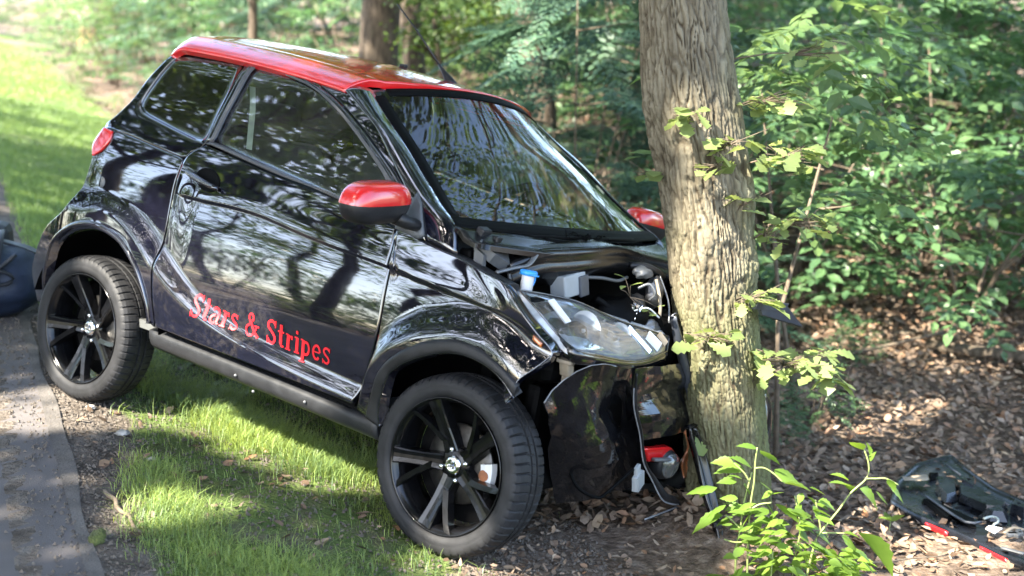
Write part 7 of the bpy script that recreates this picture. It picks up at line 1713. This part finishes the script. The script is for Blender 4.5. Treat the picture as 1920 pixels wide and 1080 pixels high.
# silver fins inside the lamp
def fin(u0, v0, u1, v1, w, m='reflector'):
    a = lamp_back[int(v0 * 11), int(u0 * 35)] + n_out * .045; b = lamp_back[int(v1 * 11), int(u1 * 35)] + n_out * .045
    d = b - a; s = np.cross(d, n_out); s /= np.linalg.norm(s)
    mb = MB(); mb.prism([a - s * w, b - s * w, b + s * w, a + s * w], tuple(n_out * .008)); mb.build('lamp_fin', m, lamp)
fin(.16, .20, .20, .55, .010, 'white_plastic'); fin(.68, .25, .80, .85, .008); fin(.80, .3, .90, .8, .018, 'white_plastic')
fin(.9, .2, .97, .7, .012, 'tan_trim')
rim = np.vstack([top, rig[1:], botm[::-1][1:], lef[::-1][1:]])
mb = MB(); mb.tube([tuple(p + n_out * .001) for p in rim], .0035, 6, cap=False); mb.build('lamp_rim', 'paint_black', lamp)
# black shelf in front of the lamp's lower edge
sh = catmull(hd[[9, 8, 7, 6, 5]], 30)
rows = [sh + [.0, 0, .004], sh + [.012, -.010, -.008], sh + [.006, -.004, -.030], sh + [-.03, .01, -.05]]
panel('lamp_shelf', np.stack(rows), 'crumpled_black', car, out=(.7, -.5, .3))

# ---- bumper skin, torn and folded
def crumple(P, amp, fr, seed):
    o = np.array([seed * 3.1, seed * 1.7, seed * .9])
    Q = P.reshape(-1, 3).copy()
    for i, p in enumerate(Q):
        q = Vector(p * fr + o)
        t = mnoise.noise(q); t = abs(t) * 1.6 - .4
        Q[i] = p + np.array([.8, -.5, .1]) * amp * t
    return Q.reshape(P.shape)
def dens(G, nr, nc):
    G = np.array(G, dtype=float)
    G = np.stack([catmull(r, nc) for r in G]); G = np.stack([catmull(G[:, j], nr) for j in range(nc)], 1); return G
def facets(P, k):
    """Break a smooth sheet into flat, sharp-edged facets."""
    C_ = P[::k, ::k]; n, m = (C_.shape[0] - 1) * k + 1, (C_.shape[1] - 1) * k + 1
    a = np.stack([lin(r, m) for r in C_]); return np.stack([lin(a[:, j], n) for j in range(m)], 1)
BA = facets(crumple(loc(dens(D['bump_a'], 46, 56)), .040, 8, 1), 5)
bump = panel('bumper', BA, 'crumpled_black', car, out=(.8, -.5, 0), th=.004, roll=.001, smooth=False)
BB = facets(crumple(loc(dens(D['bump_b'], 45, 45)), .026, 10, 2), 4)
panel('bumper_face', BB, 'crumpled_black', bump, out=(.8, -.5, 0), th=.004, roll=.001, smooth=False)
# pale torn edge along the top of the corner skin
mb = MB(); e = BA[0, :34]; mb.tube([tuple(p + [.002, -.003, .002]) for p in e], [.0008 + .0016 * (1 - i / 34) for i in range(34)], 6); mb.build('torn_edge', 'torn_edge', bump)
# strip that hangs to the ground
st_ = L3('strip'); st_[-4:, 2] += np.array([.015, .045, .065, .085]); SP = catmull(st_, 80)
wid = np.interp(np.linspace(0, 1, 80), [0, .2, .42, .55, .70, .78, .84, 1], [.010, .014, .012, .028, .030, .012, .005, .003])
T = np.gradient(SP, axis=0); T /= np.linalg.norm(T, axis=1, keepdims=True)
side_v = np.cross(T, np.array([.8, -.5, .2])); side_v /= np.linalg.norm(side_v, axis=1, keepdims=True)
side_v *= np.sign(side_v[:, 1:2] + 1e-6)
rows = np.stack([SP + side_v * wid[:, None] * k + np.array([.010, -.006, 0]) * (1 - abs(k * 2 - 1)) for k in (0, .25, .5, .75, 1)])
hang = panel('hanging_strip', rows, 'plastic_black', bump, out=(.8, -.5, 0), th=.003, roll=.001)
mb = MB(); mb.tube([tuple(p + [.003, -.004, 0]) for p in SP[4:]], list(np.interp(np.linspace(0, 1, 76), [0, .5, .7, 1], [.0022, .0026, .0032, .0036])), 6); mb.build('torn_edge', 'torn_edge', hang)
# dark cavity behind
mb = MB(); mb.box((1.98, .02, .40), (.06, 1.1, .36), bev=.02); mb.box((2.06, -.25, .46), (.06, .3, .2), Matrix.Rotation(.3, 3, 'Y'), bev=.02)
mb.build('radiator_carrier', 'plastic_dark', car)
mb = MB()
mb.box((2.13, -.605, .675), (.035, .03, .05), Matrix.Rotation(.4, 3, 'X'), bev=.005); mb.box((2.12, -.575, .645), (.03, .018, .06), bev=.004); mb.box((2.135, -.63, .695), (.05, .016, .014), bev=.003)
mb.build('lamp_bracket', 'tan_trim', lamp)
# raw lower edge of the fender tip
e = side3(catmull(A('fend_tip'), 20), 1, .001, which=1)
mb = MB(); mb.tube([tuple(p) for p in e], .0015, 6); mb.build('torn_edge', 'torn_edge', fender)
# fog lamp with red top
fg = L3('fog')
mb = MB(); P = coons(lin(fg[[0, 1, 2]], 14), lin(fg[[3, 2]], 14), lin(fg[[0, 3]], 8), lin(fg[[2, 2]], 8) + np.linspace(0, .01, 8)[:, None] * [0, 0, -1]); 
fog = panel('fog_lamp', P, 'paint_red', bump, out=(.8, -.5, .4))
c = Vector((2.15, .165, .285))
mb = MB(); mb.tube([c + Vector((-.06, 0, 0)), c + Vector((-.01, 0, 0)), c + Vector((.004, -.001, 0))], [.055, .056, .050], 24); ho = mb.build('fog_housing', 'plastic_black', fog)
mb = MB(); mb.lathe([(0, .02), (.03, .014), (.045, .002)], 24, 'y', (0, 0, 0)); o = mb.build('fog_lens', 'glass_lamp', fog); o.location = c + Vector((.012, -.006, 0)); o.rotation_euler = (0, 0, math.radians(-100))
mb = MB(); mb.tube([(2.165, .02, .325), (2.165, .11, .315), (2.15, .20, .30)], .012, 8, squash=.6); mb.build('fog_trim', 'plastic_grey', fog)
SK = np.array([[(2.14, -.26, .40), (2.15, -.34, .39)], [(2.15, -.31, .33), (2.15, -.40, .32)], [(2.14, -.30, .27), (2.14, -.37, .26)], [(2.15, -.33, .215), (2.14, -.37, .21)]])
panel('torn_grille', crumple(loc(dens(SK, 20, 14)), .012, 20, 5), 'amber_plastic', bump, out=(.8, -.5, 0), th=.003)
# ribbed connector dangling on its lead
pg = L3('plug'); cpl = Vector(pg.mean(0))
Rm_ = Matrix.Rotation(.35, 3, 'X') @ Matrix.Rotation(.2, 3, 'Z')
mb = MB(); mb.box(cpl, (.018, .062, .055), Rm_, bev=.003)
for i in range(6):
    mb.box(cpl + Rm_ @ Vector((.011, -.026 + .0104 * i, 0)), (.008, .005, .053), Rm_)
mb.box(cpl + Rm_ @ Vector((0, 0, .042)), (.014, .034, .03), Rm_, bev=.003)
mb.build('connector', 'grey_box', bump)
tubeobj('lead', [(2.165, .12, .31), (2.13, .20, .23), (2.12, .25, .215), (2.08, .32, .25), (2.04, .35, .33)], .006, 'plastic_dark', bump)
tubeobj('lead', [(1.98, .45, .30), (1.99, .40, .295), (1.99, .36, .305)], .003, 'trim_grey', bump)
# bar pushed up against the trunk, and the fallen grille frame under it
ST = L3('strut')
p = catmull(ST, 30)
w0 = np.interp(np.linspace(0, 1, 30), [0, .15, .5, .85, 1], [.012, .022, .030, .026, .010])[:, None]
dirv = np.array([.35, .75, .2])
rows = np.stack([p + dirv * w0 * k + np.array([.02, -.012, 0]) * (1 - abs(k)) for k in (-1, -.55, 0, .55, 1)])
panel('bumper_bar', rows, 'plastic_slate', bump, out=(.8, -.5, 0), th=.02)
BK = L3('brk')
p = catmull(BK, 40)
w0 = np.interp(np.linspace(0, 1, 40), [0, .1, .55, .72, 1], [.020, .034, .034, .018, .006])[:, None]
rows = np.stack([p + np.array([.2, .9, 0]) * w0 * k + np.array([.03, -.02, 0]) * o for k, o in ((-1, -.6), (-.9, .25), (-.55, .3), (-.4, -.3), (.3, -.3), (.45, .35), (.85, .35), (1, -.6))])
gf = panel('grille_frame', rows, 'seal_rubber', bump, out=(.8, -.5, 0), th=.015)
mb = MB(); q = Vector(p[27]); mb.box(q + Vector((0, .0, 0)), (.03, .11, .018), Matrix.Rotation(.5, 3, 'Z'), bev=.004); mb.build('frame_clip', 'plastic_black', gf)
# far corner of the bumper, bulging past the trunk
fcn = []
for z in np.linspace(.16, .56, 16):
    row = []
    for k in np.linspace(0, 1, 18):
        a = k * 1.55
        rr = .30 * (1 - ((z - .30) / .34) ** 4 * .5)
        row.append((2.03 + rr * math.cos(a), .54 + rr * math.sin(a) * .98, z))
    fcn.append(row)
panel('bumper_corner', crumple(np.array(fcn), .02, 7, 8), 'crumpled_black', bump, out=(1, .5, 0), th=.006)
lump('sump', (1.90, -.20, .22), (.10, .18, .08), 'plastic_dark', 21, k=.15)
# slate-grey flap seen past the trunk
GP = L3('greypiece')
pc = GP[[0, 1, 2, 3, 4]]
mb = MB(); mb.prism([tuple(k) for k in pc], (-.012, .004, -.004)); 
mb.prism([tuple(GP[0] + [0.004, -.03, -.02]), tuple(GP[1] + [.004, -.02, -.02]), tuple(GP[1] + [.004, .01, .006]), tuple(GP[0] + [.004, 0, .008])], (-.01, 0, 0))
mb.build('lamp_backing', 'plastic_slate', car)

# ================================================================== foreground plant
plant = empty('young_plant', (.86, 3.72, hz(.86, 3.72))); tag(plant, 'bright green leafy plant in front of the oak at the bottom', 'plant')
pl = Vector(plant.location)
mb = MB()
for i, s in enumerate(W['stems']):
    P = catmull(np.array(s), 5 * len(s)); n = len(P)
    thick = (.0042 if i in (0, 1, 3) else .0026)
    mb.tube([Vector(p) - pl for p in P], list(np.linspace(thick * .55, thick, n)) if i in (0, 1, 3) else [thick] * n, 6)
mb.build('stems', 'stem_green', plant)
rs = random.Random(8)
for x0, y0, z0, x1, y1, z1, w in W['leaves']:
    x1, y1, z1 = x0 + (x1 - x0) * 1.0, y0 + (y1 - y0) * 1.0, z0 + (z1 - z0) * 1.0
    place_leaf(rs.choice(PLANT_L), (x0, y0, z0), (x1, y1, z1), rs.uniform(-.5, .5), plant, .70 + w * .7)
# fine upright sprig in front of the plant's left side
for (x, y, n, h_, lab) in ((.33, 3.30, 4, .06, 'tiny seedling at the bottom edge below the torn bumper'), (1.46, 4.55, 3, .08, 'tiny seedling between the oak and the broken panel')):
    o = empty('seedling', (x, y, hz(x, y))); tag(o, lab, 'seedling', 'seedlings on the wood floor')
    mb = MB(); mb.tube([(0, 0, -.02), (.005, 0, h_)], [.002, .0015], 5); mb.build('stems', 'stem_green', o)
    for i in range(n):
        a = i * 1.7; b = Vector(o.location) + Vector((.005, 0, h_)); place_leaf(PLANT_L[i % 3], b, b + Vector((math.cos(a) * .05, math.sin(a) * .05, .03)), .2, o)

# ================================================================== broken-off bonnet panel lying underside up
bp = empty('broken_panel', tuple(W['panel'][1])); tag(bp, 'broken black bonnet panel with red edge lying on the leaves', 'car panel')
b0 = Vector(bp.location)
PN = np.array(W['panel']) - np.array(b0)
def rel(k, dz=0.0): return np.array(W['pfeat'][k]) - np.array(b0) + [0, 0, dz]
out_ = resample(np.vstack([PN, PN[:1]]), 140)[:-1]
# round the outline a little
for _ in range(2): out_ = (np.roll(out_, 1, 0) + 2 * out_ + np.roll(out_, -1, 0)) / 4
cen = out_.mean(0)
rows = []
for k, dz in ((1.02, -.030), (1.012, -.010), (1.0, .004), (.985, .006), (.965, .0), (.93, -.008), (.86, -.010), (.7, -.012), (.45, -.013), (.2, -.014), (.02, -.014)):
    q = cen + (out_ - cen) * k; q[:, 2] = out_[:, 2] * k + cen[2] * (1 - k) + dz; rows.append(q)
shell = panel('panel_shell', np.array(rows), 'bonnet_liner', bp, out=(0, 0, 1), th=.004, roll=.001, closed_v=True)
def raised(name, key, h0, h1, m, shrink_=.8):
    p = rel(key); c = p.mean(0)
    lo = p.copy(); lo[:, 2] += h0; hi = c + (p - c) * shrink_; hi[:, 2] += h1
    mb = MB(); n = len(p)
    mb.add(np.vstack([lo, hi]), [tuple(range(n, 2 * n))] + [(i, (i + 1) % n, n + (i + 1) % n, n + i) for i in range(n)], False)
    return mb.build(name, m, shell)
raised('panel_pad', 'pad1', -.03, .002, 'bonnet_liner', .72)
raised('panel_rib', 'pad2', -.03, .002, 'bonnet_liner', .86)
raised('panel_bulge', 'bulge', -.03, .008, 'bonnet_liner', .5)
for k in ('dark1', 'dark2', 'hole'):
    raised('panel_slot', k, -.03, -.010, 'plastic_dark', .9)
for k in ('br1', 'br2'):
    o = raised('panel_bracket', k, -.03, .012, 'bonnet_liner', .85)
    c = rel(k).mean(0) + [0, 0, .013]; mb = MB(); mb.lathe([(0, .001), (.007, .001), (.008, -.002)], 12, 'z', tuple(c)); mb.build('bracket_hole', 'plastic_dark', shell)
for k, r_ in (('ridge1', .005), ('ridge2', .005), ('ridge3', .006)):
    p = rel(k, -.006); mb = MB(); mb.tube([tuple(q) for q in (catmull(p, 12) if len(p) > 2 else lin(p, 6))], r_, 8); mb.build('panel_ridge', 'plastic_slate', shell)
R0, R1, R2_ = np.array(rows)[0], np.array(rows)[1], np.array(rows)[2]
for k in ('red1', 'red2'):
    p = rel(k); i0, i1 = [int(np.argmin(((out_[:, :2] - q[:2]) ** 2).sum(1))) for q in p]
    i0, i1 = min(i0, i1), max(i0, i1); sl_ = slice(i0, i1 + 1)
    o = (out_[sl_] - cen); o[:, 2] = 0; o /= np.linalg.norm(o, axis=1, keepdims=True)
    band_ = np.stack([R0[sl_] + o * .004, R0[sl_] * .5 + R1[sl_] * .5 + o * .007, R1[sl_] + o * .005, R1[sl_] * .7 + R2_[sl_] * .3 + o * .001])
    panel('red_edge', band_, 'paint_red', shell, out=tuple(o.mean(0)), th=.003, roll=.001)
mb = MB(); mb.prism([tuple(q) for q in rel('label', .0)], (0, 0, .004)); mb.build('paper_tag', 'paper_white', shell)
mb = MB(); mb.tube([tuple(q) for q in catmull(rel('wire', .006), 24)], .005, 8); mb.build('wire_loop', 'pale_webbing', shell)
p = rel('lip', -.004); mb = MB(); mb.tube([tuple(q) for q in lin(p, 6)], [.010] * 6, 8, squash=.5); mb.build('panel_lip', 'plastic_grey', shell)
p = rel('tan', .0); mb = MB(); mb.tube([tuple(q) for q in catmull(p, 12)], .008, 8, squash=.6); mb.build('foam_strip', 'tan_trim', shell)
mb = MB(); c = rel('tan').mean(0)
for i in range(5): mb.box((c[0] + rng.normal(0, .025), c[1] - .03 + rng.normal(0, .02), c[2] + .004), (.04, .022, .016), Matrix.Rotation(rng.uniform(0, 3), 3, 'Z'), bev=.004)
mb.build('broken_clips', 'plastic_grey', shell)
for k, lab in (('lf1', 'small dry tan leaf lying on the black panel, nearer its tip'), ('lf2', 'larger dry tan leaf lying on the black panel')):
    p = np.array(W['pfeat'][k]) + [0, 0, -.004]
    c = p.mean(0); d = p[1] - p[0]; s = np.array([-d[1], d[0], 0]) * .38
    mb = MB(); q = [p[0], p[0] + d * .3 + s, p[0] + d * .7 + s * .9, p[1], p[0] + d * .7 - s * .8, p[0] + d * .3 - s]
    mb.prism([tuple(v + np.array([0, 0, .006 * (i % 2)]) - c) for i, v in enumerate(q)], (0, 0, .0015))
    o = mb.build('fallen_leaf', 'tan_trim'); o.location = tuple(c); tag(o, lab, 'leaf', 'leaves on the panel')

# ================================================================== bag on the verge behind the car
bg_ = empty('travel_bag', (-2.62, 5.95, hz(-2.62, 5.95)), .35); tag(bg_, 'dark blue soft bag with black straps behind the rear wheel', 'bag')
rows = []
for j in range(25):
    v_ = -math.pi / 2 + math.pi * j / 24; row = []
    for i in range(48):
        a = 2 * math.pi * i / 48
        cr = abs(math.cos(v_)) ** .55; sx = abs(math.cos(a)) ** .7 * (1 if math.cos(a) > 0 else -1); sy = abs(math.sin(a)) ** .7 * (1 if math.sin(a) > 0 else -1)
        p = Vector((.36 * sx * cr, .23 * sy * cr, .19 + .19 * abs(math.sin(v_)) ** .8 * (1 if v_ > 0 else -1)))
        n_ = mnoise.noise(Vector((p.x * 5, p.y * 5, p.z * 9))) * .030 + mnoise.noise(Vector((p.x * 14 + 5, p.y * 12, p.z * 16))) * .012
        d = Vector((p.x, p.y, p.z - .19)).normalized(); p = p + d * n_; p.z = max(p.z, .0) + .04 * max(0, p.x / .36) * (p.z / .38) * -1
        row.append(tuple(p))
    rows.append(row)
mb = MB(); mb.grid(np.array(rows), True, closed_v=True); body = mb.build('bag_body', 'bag_cloth', bg_)
def bag_band(f, w, name, m='bag_strap', off=.010):
    P = []
    for t in np.linspace(0, 1, 24):
        p, s = f(t); p = Vector(p); s = Vector(s)
        P.append([p - s * w, p - s * w * .9 + Vector((0, 0, off * .3)), p + s * w * .9 + Vector((0, 0, off * .3)), p + s * w])
    mb = MB(); mb.grid(np.array(P), True); return mb.build(name, m, body)
def arc_over(x, tilt=0.0):
    def f(t):
        a = -.3 + (math.pi + .6) * t
        return (x + tilt * math.sin(a), -.245 * math.cos(a) * (abs(math.cos(a)) ** -.3 if abs(math.cos(a)) > .05 else 1), .19 + .215 * math.sin(a)), (1, 0, 0)
    return f
bag_band(arc_over(.10, .05), .024, 'strap'); bag_band(arc_over(-.12, -.03), .024, 'strap')
mb = MB(); mb.tube([(x, -.06 + .01 * math.sin(x * 9), .385 - .12 * (x / .36) ** 2) for x in np.linspace(-.3, .33, 16)], .006, 8); mb.build('zip', 'bag_strap', body)
mb = MB(); mb.tube(catmull(np.array([(-.05, -.235, .28), (.04, -.27, .25), (.14, -.27, .20), (.20, -.25, .22), (.16, -.26, .26), (.05, -.26, .29)]), 30).tolist(), .016, 8, squash=.5); mb.build('carry_loop', 'bag_strap', body)
mb = MB(); mb.tube(catmull(np.array([(-.2, -.20, .33), (-.02, -.255, .27), (.12, -.26, .27), (.22, -.22, .33)]), 24).tolist(), .015, 8, squash=.6); mb.build('carry_loop', 'bag_strap', body)
kb = empty('black_case', (-2.585, 6.36, hz(-2.585, 6.36)), .2); tag(kb, 'black upright case behind the blue bag at the left picture edge', 'case')
mb = MB(); mb.box((-.115, .0, .20), (.26, .20, .40), bev=.045); cb = mb.build('case_body', 'bag_strap', kb)
mb = MB(); mb.tube([(-.18, 0, .39), (-.17, 0, .43), (-.06, 0, .43), (-.05, 0, .39)], .012, 8); mb.build('case_handle', 'bag_strap', cb)

# ================================================================== leaves knocked down by the crash
def car_pt(x, r, z): return CAR_M @ Vector((x, -r, z))
tg_ = empty('leafy_twig', car_pt(2.02, .10, .86)); tag(tg_, 'torn leafy oak twig lying in the open engine bay', 'twig')
q0 = Vector(tg_.location); mb = MB()
tips = [car_pt(2.03, .13, .90), car_pt(2.02, .17, .885), car_pt(2.0, .12, .92), car_pt(2.06, .02, .82), car_pt(2.07, -.01, .835), car_pt(2.05, .03, .80)]
for t_ in tips: mb.tube([(0, 0, 0), (t_ - q0) * .5 + Vector((0, 0, .006)), t_ - q0], [.002, .0014, .0008], 4)
mb.build('twig_stem', 'twig_brown', tg_)
for i, t_ in enumerate(tips):
    a = i * 1.3; place_leaf(OAK_L[i % 2], t_, t_ + Vector((math.cos(a) * .04, math.sin(a) * .03, .015)), .3 * (i % 3 - 1), tg_)
lf_ = empty('oak_leaf', car_pt(2.21, -.21, .40)); tag(lf_, 'single green oak leaf caught on the broken grille frame', 'leaf')
p_ = Vector(lf_.location); place_leaf(OAK_L[0], p_, p_ + Vector((.03, -.02, -.065)), .9, lf_, name='leaf_blade')

# ================================================================== say which bush and tree is which, by row and order
ORD = ['leftmost', 'second from the left', 'third from the left', 'fourth from the left', 'fifth from the left', 'sixth from the left', 'seventh from the left', 'eighth from the left', 'ninth from the left', 'tenth from the left', 'eleventh from the left', 'twelfth from the left', 'thirteenth from the left', 'fourteenth from the left']
def order_labels(group, what, rows):
    """rows: (nearest, farthest, words) in metres from the road; each row is counted from the left."""
    L_ = [o for o in scene.objects if o.parent is None and o.get('group') == group]
    for d0, d1, words in rows:
        R_ = sorted([o for o in L_ if d0 <= o.location.y < d1], key=lambda o: math.atan2(o.location.x, o.location.y))
        for i, o in enumerate(R_):
            o['label'] = '%s %s, %s' % (what, words, ORD[i] if i < len(ORD) else ORD[len(ORD) - 1] + ' or beyond')
order_labels('bushes deeper in the wood', 'dim leafy bush', ((0, 11, 'just behind the beech bushes'), (11, 13.5, 'in the first row behind the beeches'), (13.5, 17, 'in the second row behind the oak'), (17, 20.3, 'in the third row of the wood'), (20.3, 24.2, 'in the fourth row of the wood'), (24.2, 60, 'in the back row of the wood')))
order_labels('firs deeper in the wood', 'dim fir sapling', ((0, 16, 'among nearer bushes'), (16, 60, 'among the farther bushes')))
order_labels('far bushes of the wood', 'blurred far bush', ((0, 33, 'beyond the back row'), (33, 37, 'in the first distant belt'), (37, 41, 'in the second distant belt'), (41, 45, 'in the third distant belt'), (45, 49, 'in the fourth distant belt'), (49, 90, 'at the very end of the wood')))
order_labels('trees of the wood', 'shaded trunk', ((0, 14, 'among the nearer bushes'), (14, 20, 'in the middle of the wood'), (20, 28.5, 'behind the middle of the wood'), (28.5, 36, 'in the far wood'), (36, 90, 'at the end of the wood')))
order_labels('sunlit bushes beyond the verge', 'pale sunlit bush', ((0, 41, 'where lawn meets the wood'), (41, 45, 'behind the stump'), (45, 90, 'at the end of the lawn')))
order_labels('weeds along the verge', 'low weeds between lawn and litter', ((0, 90, 'behind the car'),))
order_labels('trees across the road', 'tall broadleaf tree over the far road edge', ((-90, 90, 'mirrored in the paint'),))
